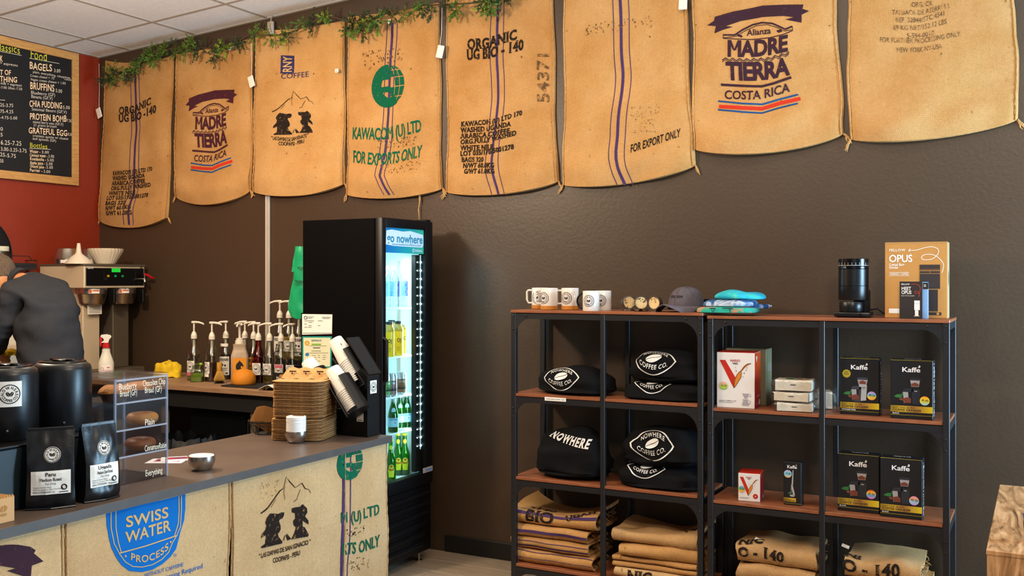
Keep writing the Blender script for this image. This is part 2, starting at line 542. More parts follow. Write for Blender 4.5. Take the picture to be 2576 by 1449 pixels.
    def join(s, a, fn=None):
        return s.add([fn(x, y) for x, y in a.v] if fn else a.v, a.f)
    def mesh(s, fn, maxlen=None):
        """map on a surface; long triangles are split so they follow it"""
        mb = MB(); mb.recalc = False
        vs = list(s.v); fs = []
        for f in s.f:
            if len(f) > 4 or maxlen:
                fs += [(f[0], f[i], f[i + 1]) for i in range(1, len(f) - 1)]
            else: fs.append(f)
        if maxlen:
            done = []; mids = {}
            stack = fs
            for _ in range(6):
                nxt = []
                for f in stack:
                    e = [(math.dist(vs[f[i]], vs[f[(i + 1) % 3]]), i) for i in range(3)]
                    L, i = max(e)
                    if L <= maxlen: done.append(f); continue
                    a, b, c = f[i], f[(i + 1) % 3], f[(i + 2) % 3]
                    k = (min(a, b), max(a, b))
                    if k not in mids:
                        mids[k] = len(vs); vs.append(((vs[a][0] + vs[b][0]) / 2, (vs[a][1] + vs[b][1]) / 2))
                    m = mids[k]; nxt += [(a, m, c), (m, b, c)]
                stack = nxt
                if not stack: break
            fs = done + stack
        mb.add([fn(x, y) for x, y in vs], fs)
        return mb
def plane_fn(o, u, v):
    o = Vector(o); u = Vector(u); v = Vector(v)
    return lambda x, y: o + u * x + v * y
def bean(a, cx, cy, rx, ry, rot, gap=0.16):
    """a coffee bean: two halves of an ellipse with a curved crease"""
    c, q = math.cos(rot), math.sin(rot); n = 12
    crease = [(gap * 0.9 * rx * math.sin(PI * (t * 2 - 1)), (t * 2 - 1) * ry) for t in [i / n for i in range(n + 1)]]
    for sgn in (-1, 1):
        edge = [(sgn * rx * math.cos(PI * (t - 0.5)), ry * math.sin(PI * (t - 0.5))) for t in [i / n for i in range(n + 1)]]
        inner = [(x + sgn * gap * rx, y * 0.96) for x, y in crease]
        pts = edge + inner[::-1]
        a.poly([(cx + x * c - y * q, cy + (x * q + y * c)) for x, y in pts])
LOGO = Art(1)
LOGO.ring(0, 0, 0.91, 1.0, 36)
LOGO.arc('NOWHERE', 0, 0, 0.52, PI / 2, 0.27, 'b', track=0.1, wide=0.9)
LOGO.arc('COFFEE CO', 0, 0, 0.80, -PI / 2, 0.27, 'b', inside=True, track=0.1, wide=0.85)
bean(LOGO, -0.17, 0.0, 0.16, 0.26, 0.55, 0.12); bean(LOGO, 0.17, 0.0, 0.16, 0.26, -0.55, 0.12)
# ------------------------------------------------------------------ materials used all over
mat('brown_paint', '#433325', 0.42, var=0.07, vscale=1.3, bump=0.10, bscale=55, spec=0.5)
mat('red_paint', '#84270b', 0.55, var=0.06, vscale=1.5, bump=0.08, bscale=60)
mat('ceiling_tile', '#e6e8ea', 0.95, var=0.05, vscale=40, bump=0.25, bscale=160, spec=0.1)
mat('grid_metal', '#a89f95', 0.6)
mat('black_vinyl', '#15120f', 0.5)
mat('black_metal', '#16161a', 0.42, metal=0.0, bump=0.03, bscale=300, spec=0.6)
mat('black_plastic', '#070606', 0.42, spec=0.35, bump=0.04, bscale=250)
mat('black_gloss', '#08090b', 0.22)
mat('black_matte', '#0a0909', 0.7)
mat('black_cloth', '#0b0b0d', 0.92, var=0.15, vscale=12, bump=0.15, bscale=380, spec=0.2)
mat('white_print', '#d9d6d2', 0.7)
mat('white_plastic', '#e4ddd2', 0.35)
mat('white_paper', '#e9e4dc', 0.7)
mat('label_white', '#e6e0d6', 0.5)
mat('logo_black', '#0d0c10', 0.6)
mat('logo_navy', '#12143c', 0.4)
mat('steel', '#bdb6ab', 0.26, metal=1.0, var=0.05, vscale=6, stretch=(1, 1, 30))
mat('steel_flat', '#d2c0a2', 0.42, metal=0.25)
mat('steel_dark', '#6b5f50', 0.4, metal=0.5)
mat('tin', '#8f8a84', 0.32, metal=1.0)
mat('bolt_metal', '#3a3a3d', 0.35, metal=1.0)
mat('purple_thread', '#40295c', 0.9, var=0.35, vscale=160)
mat('cord', '#b98e56', 0.95, var=0.2, vscale=60)
mat('raceway', '#b9aca0', 0.5)
burlap('burlap', '#d2a26a', '#ba874c')
burlap('burlap_gold', '#d6a870', '#c28f52')
burlap('burlap_pale', '#dcb98a', '#c79e6c')
burlap('burlap_dull', '#cfa674', '#b58b5a')
ink('ink_black', '#241c18', 0.35); ink('ink_plum', '#38222e', 0.22); ink('ink_maroon', '#46202a', 0.22)
ink('ink_green', '#085a40', 0.25); ink('ink_red', '#c43422', 0.15); ink('ink_blue', '#1b4a86', 0.1)
ink('ink_navy', '#33305a', 0.3); ink('ink_swiss', '#0f66b2', 0.08); ink('ink_faint', '#5d4630', 0.55, scale=45)
ink('ink_tan', '#c9a26a', 0.0)
wood('shelf_wood', '#7a452a', '#9a5c3a', 5.0, (1.2, 9, 9), 0.42, '#8a4f30', 1.5)
wood('oak', '#a8733a', '#c99a58', 7.0, (9, 1.0, 9), 0.5, None, 1.2)
wood('walnut', '#4e301c', '#dcae80', 2.6, (3.5, 0.9, 0.9), 0.3, '#b08256', 4.5)
wood('bench_wood', '#7c5c42', '#a07c5a', 5.0, (1.0, 9, 9), 0.5, None, 1.0)
mat('laminate', '#55463d', 0.42, var=0.18, vscale=7, bump=0.03, bscale=200)
mat('laminate_edge', '#4a4542', 0.5, var=0.12, vscale=20)
wood('floor_wood', '#8d7a66', '#a8937c', 4.0, (1.0, 10, 10), 0.38, None, 0.8)

# ------------------------------------------------------------------ the room
WY, WX = 4.82, -5.87
def ceil_z(x): return 3.115 + 0.0554 * (x + 5.85)
struct(mk('wall_back', MB().box(WX - 0.1, 3.6, WY, WY + 0.1, 0, 3.9), 'brown_paint'))
struct(mk('wall_left', MB().box(WX - 0.1, WX, -3.5, WY, 0, 3.4), 'red_paint'))
fl = bpy.data.objects.new('floor', None); COL.objects.link(fl); struct(fl)
mk('floor_base', MB().box(WX - 0.1, 3.6, -3.5, WY + 0.1, -0.12, -0.006), 'black_matte', fl)
pl = MB().box(0, 1.217, 0, 0.176, -0.006, 0.0, 0.0012, 1)
plank0 = None; random.seed(3)
for r in range(17):
    y = WY - 0.18 * (r + 1)
    for k in range(5):
        x = -4.9 + (r % 3) * 0.41 + k * 1.22
        if plank0 is None: plank0 = mk('floor_plank', pl, 'floor_wood', fl); o = plank0
        else:
            o = plank0.copy(); COL.objects.link(o)
        o.location = (x, y, 0)
mk('floor_far', MB().box(WX, 3.6, -3.5, WY - 17 * 0.18 - 0.005, -0.006, 0).box(WX, -4.91, WY - 17 * 0.18, WY, -0.006, -0.0008), 'floor_wood', fl)
struct(mk('baseboard_back', MB().box(-3.0, 3.5, WY - 0.012, WY, 0, 0.095, 0.003, 1), 'black_vinyl'))
cl = bpy.data.objects.new('ceiling', None); COL.objects.link(cl); struct(cl)
def cbox(x0, x1, y0, y1, d0, d1):
    m = MB()
    vs = [(x, y, ceil_z(x) + d) for d in (d0, d1) for y in (y0, y1) for x in (x0, x1)]
    return m.add(vs, [(0, 2, 3, 1), (4, 5, 7, 6), (0, 1, 5, 4), (2, 6, 7, 3), (0, 4, 6, 2), (1, 3, 7, 5)])
mk('ceiling_slab', cbox(WX - 0.05, 3.6, -3.5, WY, 0.012, 0.06), 'ceiling_tile', cl)
GX = [-5.545 + 0.615 * k for k in range(5)]; GY = [4.445 - 0.635 * k for k in range(4)]
xs = [WX] + GX + [-2.6]; ys = [2.3] + GY[::-1] + [WY]
for i in range(len(xs) - 1):
    for j in range(len(ys) - 1):
        mk('ceiling_tile', cbox(xs[i] + 0.011, xs[i + 1] - 0.011, ys[j] + 0.011, ys[j + 1] - 0.011, 0.0, 0.012), 'ceiling_tile', cl)
for x in GX: mk('grid_bar', cbox(x - 0.012, x + 0.012, 2.3, WY, -0.004, 0.012), 'grid_metal', cl)
for y in GY: mk('grid_bar', cbox(WX, -2.6, y - 0.012, y + 0.012, -0.0035, 0.012), 'grid_metal', cl)
mk('edge_trim', cbox(WX, 3.5, WY - 0.02, WY, -0.006, 0.0), 'grid_metal', cl)
mk('edge_trim', cbox(WX, WX + 0.02, 2.3, WY - 0.02, -0.006, 0.0), 'grid_metal', cl)
o = mk('trim_1', MB().box(-0.016, 0.016, -0.016, 0, 0.93, 2.15, 0.004, 1).box(-0.010, 0.010, -0.021, -0.016, 0.93, 2.15), 'raceway')
o.location = (PY(676, 600, WY).x, WY - 0.0005, 0); struct(o)
o['label'] = 'pale vertical cable raceway running up the brown wall'

# ------------------------------------------------------------------ burlap sacks
def inv_bilinear(q, p):
    u = v = 0.5
    for _ in range(12):
        a, b, c, d = q
        x = (1 - v) * ((1 - u) * a[0] + u * b[0]) + v * ((1 - u) * d[0] + u * c[0]) - p[0]
        y = (1 - v) * ((1 - u) * a[1] + u * b[1]) + v * ((1 - u) * d[1] + u * c[1]) - p[1]
        xu = (1 - v) * (b[0] - a[0]) + v * (c[0] - d[0]); yu = (1 - v) * (b[1] - a[1]) + v * (c[1] - d[1])
        xv = (1 - u) * (d[0] - a[0]) + u * (c[0] - b[0]); yv = (1 - u) * (d[1] - a[1]) + u * (c[1] - b[1])
        det = xu * yv - xv * yu
        if abs(det) < 1e-12: break
        u -= (x * yv - xv * y) / det; v -= (xu * y - x * yu) / det
    return u, v
class Sack:
    """a sack hung flat on a wall: quad of photo corners put on the plane, sagging hem, creases, printed art"""
    def __init__(s, name, label, px, sag, seed, cloth='burlap', wall='back', X=None, group=None, topsag=0.0, amp=1.0, ties=(1, 1)):
        s.wall = wall; s.seed = seed; s.amp = amp; s.X = X
        if wall == 'back': s.pr = lambda x, y: (lambda p: (p.x, p.z))(PY(x, y, WY - 0.02))
        else: s.pr = lambda x, y: (lambda p: (p.y, p.z))(PX(x, y, X))
        s.q = [s.pr(*p) for p in px]
        mid = ((px[2][0] + px[3][0]) / 2, (px[2][1] + px[3][1]) / 2)
        s.sag = s.pr(*mid)[1] - s.pr(mid[0], mid[1] + sag)[1]
        s.tsag = topsag
        base = s.S(0.5, 1.0)
        s.root = thing(name, label, 'sack', base, 0, group)
        s.base = base
        nu, nv = 36, 56
        mb = MB().slab(nu, nv, lambda u, v: s.S(u, v) - base, lambda u, v: s.B(u, v) - base)
        s.W = abs(s.q[1][0] - s.q[0][0]); s.H = abs(s.q[3][1] - s.q[0][1])
        def uvfn(co):
            return (co.x + co.y * 0.999, co.z)
        mk('cloth', mb, cloth, s.root, 60, uvfn)
        for u in (0.012, 0.988):
            pts = [s.S(u, v) - base + s.out(0.002) for v in [k / 60 for k in range(61)]]
            pts = [p + Vector((0, 0, 0)) + s.out(0.0012 * math.sin(k * 2.1)) for k, p in enumerate(pts)]
            mk('side_seam', MB().tube(pts, [0.0035 + 0.0012 * math.sin(k * 2.6) for k in range(61)], 5), cloth, s.root, 60, uvfn)
        for k, u in enumerate((0.0, 1.0)):
            if not ties[k]: continue
            rnd = random.Random(seed * 3 + k)
            m = MB(); p = s.S(u, 1.0) - base
            sx = -1 if u == 0 else 1
            for t in range(3):
                q = [p]
                for j in range(4):
                    q.append(q[-1] + s.lat(sx * rnd.uniform(0.0, 0.012)) + Vector((0, 0, -rnd.uniform(0.006, 0.016))))
                m.tube(q, [0.005, 0.0045, 0.004, 0.003, 0.001], 5)
            mk('corner_tie', m, 'cord', s.root, 60)
    def out(s, d): return Vector((0, -d, 0)) if s.wall == 'back' else Vector((d, 0, 0))
    def lat(s, d): return Vector((d, 0, 0)) if s.wall == 'back' else Vector((0, d, 0))
    def xz(s, u, v):
        a, b, c, d = s.q
        x = (1 - v) * ((1 - u) * a[0] + u * b[0]) + v * ((1 - u) * d[0] + u * c[0])
        z = (1 - v) * ((1 - u) * a[1] + u * b[1]) + v * ((1 - u) * d[1] + u * c[1])
        w = 4 * u * (1 - u)
        z -= s.sag * (w ** 0.75) * max(0, v) ** 6
        z -= s.tsag * w * (1 - v) ** 4
        e = 0.006 * math.sin(v * 9 + s.seed) + 0.004 * noise.noise(Vector((v * 8, s.seed, 3)))
        x += e * (1 if u > 0.5 else -1) * abs(u - 0.5) * 2 * min(1, v * 3)
        return x, z
    def D(s, u, v):
        """distance out from the wall"""
        w = max(0.0, 4 * u * (1 - u)) ** 0.35
        n = noise.noise(Vector((u * 2.2 + s.seed * 3.1, v * 3.2, s.seed))) * 0.020
        cr = noise.noise(Vector((u * 3.0 + s.seed, (v + 0.15 * u) * 9.0, s.seed * 2.0))) * 0.020 * (0.15 + v * v)
        hem = 0.03 * math.exp(-((v - 0.93) / 0.07) ** 2)
        return 0.010 + w * (0.012 + s.amp * (n + cr + hem * 0.8)) + 0.010 * v * w
    def pt(s, x, z, d):
        return Vector((x, WY - d, z)) if s.wall == 'back' else Vector((s.X + d, x, z))
    def S(s, u, v):
        x, z = s.xz(u, v); return s.pt(x, z, max(0.006, s.D(u, v)))
    def B(s, u, v):
        x, z = s.xz(u, v); return s.pt(x, z, 0.003)
    def put(s, art, m, name='printed_mark', lift=0.0024, maxlen=8.0):
        def fn(px, py):
            x, z = s.pr(px, py); u, v = inv_bilinear(s.q, (x, z))
            if s.wall == 'back':                 # follow the sagging hem
                for _ in range(8):
                    v = min(1.0, max(0.0, v + (s.xz(min(max(u, 0), 1), v)[1] - z) / s.H))
            return s.pt(x, z, max(0.006, s.D(min(max(u, 0), 1), min(max(v, 0), 1))) + lift) - s.base
        o = mk(name, art.mesh(fn, maxlen), m, s.root)
        if name == 'ink_smudge': o['kind'] = 'stuff'
        return o
    def stripe(s, path, w, thin, edge=2.0):
        s.put(Art(-1).line(dens(path), w), 'purple_thread', 'woven_stripe', 0.0012, 14)
        for d in thin:
            s.put(Art(-1).line(dens([(x + d + (0.0 if k % 2 else 0.8), y) for k, (x, y) in enumerate(path)]), edge), 'purple_thread', 'woven_stripe', 0.0012, 14)
def dens(path, n=24):
    """smooth polyline"""
    out = []
    P = [path[0]] + list(path) + [path[-1]]
    for k in range(1, len(P) - 2):
        p0, p1, p2, p3 = P[k - 1], P[k], P[k + 1], P[k + 2]
        m = max(2, n // (len(path) - 1))
        for j in range(m):
            t = j / m
            out.append(tuple(0.5 * (2 * p1[i] + (p2[i] - p0[i]) * t + (2 * p0[i] - 5 * p1[i] + 4 * p2[i] - p3[i]) * t * t + (3 * p1[i] - p0[i] - 3 * p2[i] + p3[i]) * t ** 3) for i in (0, 1)))
    out.append(path[-1]); return out
GS = 'coffee sacks hung on the brown wall'

# --- reusable prints, drawn in the pixels of one sack and carried to others by fn
def madre(fn=lambda x, y: (x, y)):
    def c(p): return [(1700 + x / 2.9406, y / 2.9406) for x, y in p]
    a = Art(-1)
    rib = c([(290, 125), (420, 85), (640, 42), (800, 38), (948, 38), (940, 70), (990, 85), (935, 112), (935, 172), (815, 150), (880, 132), (800, 122), (640, 128), (480, 155), (370, 195), (425, 200), (360, 220), (290, 250), (300, 195), (235, 190), (285, 155)])
    a.poly(rib)
    a.line(c([(355, 262), (440, 262), (500, 220), (570, 185), (640, 170), (720, 178), (780, 205), (815, 222), (868, 200)]), 4.2)
    a.line(c([(355, 285), (450, 272), (520, 228), (600, 192), (680, 186), (760, 210), (810, 235), (870, 225)]), 1.6)
    a.line(c([(355, 262), (355, 288)]), 1.6); a.line(c([(868, 200), (870, 232)]), 1.6)
    a.line(c([(355, 288), (450, 292), (560, 297), (700, 285), (800, 262), (870, 232)]), 2.2)
    for x, y in ((470, 265), (485, 270), (765, 238), (780, 233)): a.ell(1700 + x / 2.94, y / 2.94, 5, 3.0, 8, 0.5)
    a.ptext('Alianza', c([(530, 268), (708, 252)]), 15, 'b')
    a.ptext('MADRE', c([(385, 418), (560, 422), (700, 408), (835, 380)]), 38, 'x', track=-0.03)
    a.ptext('TIERRA', c([(378, 588), (560, 592), (700, 582), (838, 550)]), 41, 'x', track=-0.05)
    zz = [(350 + 26 * k, 0) for k in range(20)]
    pts = []
    for k, (x, _) in enumerate(zz):
        base = interp([(350, 440), (520, 447), (680, 440), (865, 392)], x)
        pts.append((x, base + (-9 if k % 2 else 9)))
    a.line(c(pts), 2.4); a.line(c([(x, y + 12) for x, y in pts]), 1.6)
    a.line(c([(335, 627), (560, 638), (640, 640), (720, 620), (855, 572)]), 6.0)
    a.ptext('COSTA RICA', c([(358, 730), (540, 737), (640, 732), (840, 675)]), 21, 'b')
    blue = Art(-1)
    blue.line(c([(312, 747), (500, 768), (640, 772), (760, 735), (902, 697)]), 4.0)
    blue.line(c([(312, 812), (500, 830), (640, 837), (760, 800), (902, 764)]), 4.0)
    red = Art(-1).line(c([(320, 788), (500, 800), (640, 804), (760, 765), (920, 727)]), 9.0)
    return [Art(-1).join(k, fn) for k in (a, blue, red)]
def damas(fn):
    """mountains, two farmers facing each other; skew taken out"""
    def c(p): return [fn((x - 370) / 500, (y + 0.27 * (x - 370) - 830) / 500) for x, y in p]
    a = Art(-1)
    L = math.dist(fn(0, 0), fn(1, 0)) / 127.0
    a.line(c([(370, 830), (410, 800), (440, 770), (500, 690), (560, 610), (600, 580), (625, 470), (660, 520), (710, 575), (745, 555), (780, 530), (815, 585), (850, 595), (870, 630)]), [w * L for w in (2.6, 3, 2.6, 2.2, 2.4, 1.2, 1.2, 2, 1.6, 1, 2, 2, 1.2, .8)])
    a.line(c([(700, 715), (735, 690), (740, 660), (765, 595)]), 1.2 * L); a.line(c([(470, 770), (500, 720), (520, 690)]), 0.9 * L)
    a.line(c([(610, 690), (600, 620), (612, 560)]), 0.9 * L)
    a.poly(c([(430, 870), (460, 830), (500, 830), (540, 835), (575, 820), (605, 820), (605, 850), (590, 880), (560, 890), (555, 910), (575, 950), (580, 990), (565, 1020), (550, 1030), (560, 1060), (600, 1110), (600, 1130), (390, 1175), (385, 1160), (425, 1130), (430, 1040), (380, 1075), (385, 1040), (420, 990), (430, 950), (415, 920)]))
    a.poly(c([(690, 1090), (720, 1030), (740, 970), (715, 945), (710, 905), (730, 880), (725, 830), (690, 820), (685, 780), (730, 770), (770, 765), (795, 740), (815, 760), (835, 780), (840, 820), (820, 860), (850, 900), (855, 940), (825, 920), (800, 900), (800, 960), (820, 970), (855, 1040), (850, 1060)]))
    a.poly(c([(645, 1030), (690, 1085), (650, 1100)])); a.poly(c([(600, 1125), (612, 1075), (600, 1110)]))
    a.line(c([(618, 1100), (622, 1060), (635, 1045), (650, 1080)]), 1.6 * L)
    return a
def globe(cx, cy, rx, ry, sk=0.0):
    a = Art(-1)
    def P(x, y): return (cx + x * rx, cy - y * ry - sk * x * rx)
    arc = [math.radians(d) for d in range(88, 311, 12)]
    out = [P(math.cos(t), math.sin(t)) for t in arc]
    inn = [P(0.10 + 0.50 * math.cos(t), 0.54 * math.sin(t)) for t in arc]
    for k in range(len(arc) - 1): a.add([out[k], out[k + 1], inn[k + 1], inn[k]], [(0, 1, 2, 3)])
    a.poly([P(-0.5, -0.02), P(0.15, -0.02), P(0.15, -0.28), P(-0.48, -0.28)])
    a.poly([P(-0.42, 0.30), P(0.1, 0.66), P(0.12, 0.30)])
    lat = [-0.95, -0.52, -0.06, 0.38, 0.72, 0.96]; g = 0.025
    for j in range(5):
        for i in range(3):
            f0, f1 = 0.12 + i * 0.30, 0.12 + (i + 1) * 0.30
            y0, y1 = lat[j] + g, lat[j + 1] - g
            if (i, j) == (0, 2): continue
            q = []
            for y in (y0, y1):
                R = math.sqrt(max(0, 1 - y * y))
                q.append((P(f0 * R + g, y), P(f1 * R - g, y)))
            a.add([q[0][0], q[0][1], q[1][1], q[1][0]], [(0, 1, 2, 3)])
    return a
def smudge(rnd, x0, y0, x1, y1, n, slope=0.0, s=2.2):
    a = Art(-1)
    for _ in range(n):
        x = rnd.uniform(x0, x1); y = rnd.uniform(y0, y1) + slope * (x - x0)
        a.ell(x, y, rnd.uniform(0.3, 1) * s, rnd.uniform(0.5, 1.6) * s, 6, rnd.uniform(-0.4, 0.4))
    return a
R = random.Random(11)
# sack 1
s = Sack('burlap_sack', 'narrow coffee sack in the corner, purple stripe, ORGANIC lettering and long bag text', [(264, 152), (434, 140), (420, 546), (247, 552)], 24, 1, 'burlap', group=GS, topsag=0.03)
s.stripe([(342, 170), (344, 300), (341, 420), (336, 500), (328, 566)], 4.6, (-12, 9), 1.6)
a = Art(-1); a.ptext('ORGANIC', [(303, 288), (340, 284), (383, 262)], 17, 's'); a.ptext('UG BIO -140', [(303, 308), (345, 304), (395, 282)], 18, 's')
s.put(a, 'ink_black')
a = Art(-1)
for k, (t, x0, x1, dy) in enumerate([('KAWACOM (U) LTD 170', 285, 384, -12), ('WASHED UGANDA', 284, 365, -8), ('ARABICA COFFEE', 282, 366, -7), ('ORG.FULLY WASHED', 281, 379, -10), ('WHITE NILE', 278, 342, -3), ('LOT 035/170/5081278', 275, 375, -9), ('BAGS 320', 274, 324, -2), ('N/WT 60.0KG', 276, 338, -4), ('G/WT 61.0KG', 277, 340, -2)]):
    y = 441 + k * 12.6; a.ptext(t, [(x0, y), ((x0 + x1) / 2, y + dy * .25), (x1, y + dy)], 9.5, 's')
s.put(a, 'ink_black')
# sack 2
s = Sack('burlap_sack', 'coffee sack second from the corner, maroon banner, small COSTA RICA print', [(440, 136), (633, 96), (630, 478), (437, 492)], 30, 2, 'burlap', group=GS, topsag=0.01)
f = lambda x, y: (534 + (x - 1908) * 0.4986, 252 + 0.765 * (y - 47 + 0.139 * (x - 1908)) - 0.215 * (x - 1908) * 0.4986)
pa, pb, pr_ = madre(f); s.put(pa, 'ink_maroon', maxlen=7); s.put(pb, 'ink_blue'); s.put(pr_, 'ink_red')
# sack 3
s = Sack('burlap_sack', 'coffee sack printed with mountains and two dark facing figures, hung behind the fridge side', [(641, 76), (864, 50), (866, 462), (634, 480)], 22, 3, 'burlap_gold', group=GS, topsag=0.02)
a = Art(-1)
b0 = [(708, 139), (741, 141), (740, 186), (707, 185)]
a.poly([(706.5, 139), (741.5, 140.5), (740.5, 186.5), (706.5, 185)])
b = Art(-1).text('RNY', 0, 0, 22, 'b', w=40); tan = Art(-1).join(b, lambda x, y: (735 + y, 182.5 - x)); a.ptext('COFFEE', [(708, 199), (745, 197), (779, 193)], 13, 'r')
s.put(a, 'ink_navy'); s.put(tan, 'ink_tan', 'block_lettering', 0.0026)
a = damas(lambda u, v: (688 + u * 104, 280 + v * 104 * 0.80 - u * 26 * 0.3 + 2))
a.ptext('" LAS DAMAS DE SAN IGNACIO "', [(686, 352), (730, 356), (778, 344)], 9, 'b', track=-0.05); a.ptext('COOPAFSI - PERU', [(704, 366), (735, 367), (767, 359)], 9, 'b', track=-0.05)
s.put(a, 'ink_black')
# sack 4
s = Sack('burlap_sack', 'coffee sack with green globe and green KAWACOM lettering, above the fridge', [(873, 42), (1102, 6), (1111, 474), (870, 488)], 18, 4, 'burlap', group=GS, topsag=0.012)
s.stripe([(987, 58), (983, 190), (975, 330), (964, 430), (970, 455), (985, 491)], 5.4, (-13, 11), 1.7)
s.put(globe(978, 217, 43, 54, 0.12), 'ink_green')
a = Art(-1); a.ptext('KAWACOM (U) LTD', [(887, 350), (960, 352), (1000, 345), (1061, 330)], 29, 'b', track=-0.04); a.ptext('FOR EXPORTS ONLY', [(889, 408), (950, 416), (1000, 410), (1061, 394)], 29, 'b', track=-0.02)
s.put(a, 'ink_green')
s.put(smudge(R, 915, 130, 1015, 165, 60, -0.1), 'ink_faint', 'ink_smudge'); s.put(smudge(R, 950, 352, 1050, 375, 70, -0.1, 1.6), 'ink_faint', 'ink_smudge'); s.put(smudge(R, 960, 402, 1060, 440, 60, -0.1, 1.6), 'ink_faint', 'ink_smudge')
# sack 5
s = Sack('burlap_sack', 'coffee sack with black ORGANIC print and hand-marked 54371 along its right edge', [(1120, -14), (1388, -30), (1401, 456), (1123, 482)], 20, 5, 'burlap', group=GS)
s.stripe([(1252, -22), (1254, 130), (1254, 250), (1245, 370), (1243, 420), (1258, 490)], 5.6, (-17, 15), 1.7)
a = Art(-1); a.ptext('ORGANIC', [(1177, 124), (1230, 122), (1302, 98)], 24, 's'); a.ptext('UG BIO - 140', [(1175, 151), (1235, 148), (1318, 124)], 25, 's'); s.put(a, 'ink_black')
a = Art(-1)
for k, (t, x0, x1, dy) in enumerate([('KAWACOM (U) LTD 170', 1162, 1315, -30), ('WASHED UGANDA', 1161, 1288, -16), ('ARABICA COFFEE', 1160, 1287, -14), ('ORG.FULLY WASHED', 1160, 1303, -23), ('WHITE NILE', 1161, 1246, -2), ('LOT 035/170/5081278', 1161, 1296, -18), ('BAGS 320', 1164, 1221, 0), ('N/WT 60.0KG', 1168, 1250, 0), ('G/WT 61.0KG', 1172, 1251, 0)]):
    y = 319 + k * 14.8; a.ptext(t, [(x0, y), (x0 * .45 + x1 * .55, y + dy * .25), (x1, y + dy)], 11.5, 's')
s.put(a, 'ink_black')
b = Art(-1).text('54371', 0, 0, 28, 'b', w=132, jit=0.06)
s.put(Art(-1).join(b, lambda x, y: (1380 + y, 258 - x)), 'ink_faint', 'hand_marked_number')
# sack 6
s = Sack('burlap_sack', 'coffee sack with purple stripe and slanted FOR EXPORT ONLY at lower right', [(1416, -30), (1722, -60), (1746, 416), (1415, 464)], 22, 6, 'burlap_gold', group=GS)
s.stripe([(1558, -40), (1566, 150), (1566, 210), (1558, 320), (1555, 400), (1574, 466)], 7.2, (-19, 20), 2.0)
s.put(Art(-1).ptext('FOR EXPORT ONLY', [(1590, 386), (1650, 366), (1713, 344)], 20, 'b', track=0.02), 'ink_black')
s.put(smudge(R, 1470, 60, 1640, 90, 60, -0.12, 2.0), 'ink_faint', 'ink_smudge'); s.put(smudge(R, 1590, 270, 1660, 340, 70, -0.12, 1.5), 'ink_faint', 'ink_smudge')
# sack 7
s = Sack('burlap_sack', 'wide coffee sack with large plum banner print and red and blue bars', [(1737, -110), (2098, -130), (2122, 336), (1743, 374)], 30, 7, 'burlap_gold', group=GS)
pa, pb, pr_ = madre(); s.put(pa, 'ink_plum'); s.put(pb, 'ink_blue'); s.put(pr_, 'ink_red')
# sack 8
s = Sack('burlap_sack', 'rightmost wide coffee sack with small lines of grey shipping text', [(2127, -150), (2549, -180), (2564, 300), (2135, 350)], 24, 8, 'burlap_gold', group=GS)
a = Art(-1)
for t, x0, x1, y0, dy in [('ORG. CR', 2293, 2345, 18, -4), ("TARBACA DE ASERRI S J.", 2244, 2390, 38, -18), ('REF. 32844/STC.4541', 2253, 2378, 57, -18), ('69 KG NET/152.12 LBS', 2247, 2382, 76, -16), ('5-594-0010', 2281, 2350, 96, -7), ('FOR FURTHER PROCESSING ONLY', 2213, 2416, 106, -14), ('NEW YORK NY-USA', 2255, 2370, 132, -9)]:
    xm = (x0 + x1) / 2; a.ptext(t, [(x0, y0), (xm, y0 + (4 if 'FURTHER' in t else 0)), (x1, y0 + dy)], 12, 'r')
s.put(a, 'ink_faint', 'shipping_text'); 
s.put(Art(-1).line([(2330, 168), (2340, 172), (2346, 182)], 2), 'cord', 'loose_thread')

# white paper tags dangling on strings between the sacks
for (x, y, sy, ang, lab) in [(1107, 130, 20, 0.25, 'white plastic tag on a long string left of the 54371 sack'), (632, 205, 110, -0.3, 'white plastic tag at the left edge of the mountain sack'), (1718, 6, -60, 0.05, 'white plastic tag at top beside the FOR EXPORT ONLY sack'), (249, 284, 160, -0.35, 'small white tag sticking out left of the corner sack')]:
    p = PY(x, y, WY - 0.05); t = thing('hanging_tag', lab, 'tag', p)
    q = PY(x + (5 if sy < 100 else 0), sy, WY - 0.045) - p
    mk('string', MB().tube([q, q * 0.5 + Vector((0.004, 0, 0)), Vector((0, 0, 0.034))], 0.0013, 5), 'white_paper', t)
    mk('tag_card', MB().box(-0.022, 0.022, -0.004, 0.004, -0.036, 0.036, 0.003, 1).xf(Matrix.Rotation(ang, 4, 'Y')), 'white_plastic', t)
# clear adhesive hooks and the clip hanging off the ceiling
for (x, y, lab) in [(577, 122, 'small clear adhesive hook at top of the second sack'), (980, 54, 'small clear adhesive hook over the green globe sack'), (847, 178, 'tiny white plastic hook on right edge of the mountain sack')]:
    p = PY(x, y, WY - 0.05); t = thing('wall_hook', lab, 'hook', p)
    mk('hook_plate', MB().box(-0.012, 0.012, -0.003, 0.003, -0.012, 0.012, 0.002, 1), 'white_plastic', t)
    mk('hook_finger', MB().tube([(0, -0.003, -0.004), (0, -0.014, -0.008), (0.004, -0.016, 0.004)], 0.003, 6), 'white_plastic', t)
p = PY(681, 66, WY - 0.04); t = thing('ceiling_clip', 'grey clip hanging from the ceiling over the mountain sack', 'clip', p)
mk('clip_jaw', MB().box(-0.022, 0.022, -0.01, 0.01, -0.055, 0.03, 0.006, 2), 'grid_metal', t)
mk('wire_hook', MB().tube([(0, 0, 0.03), (0.006, 0, 0.06), (-0.012, 0, 0.085), (-0.02, 0, 0.07)], 0.003, 6), 'grid_metal', t)
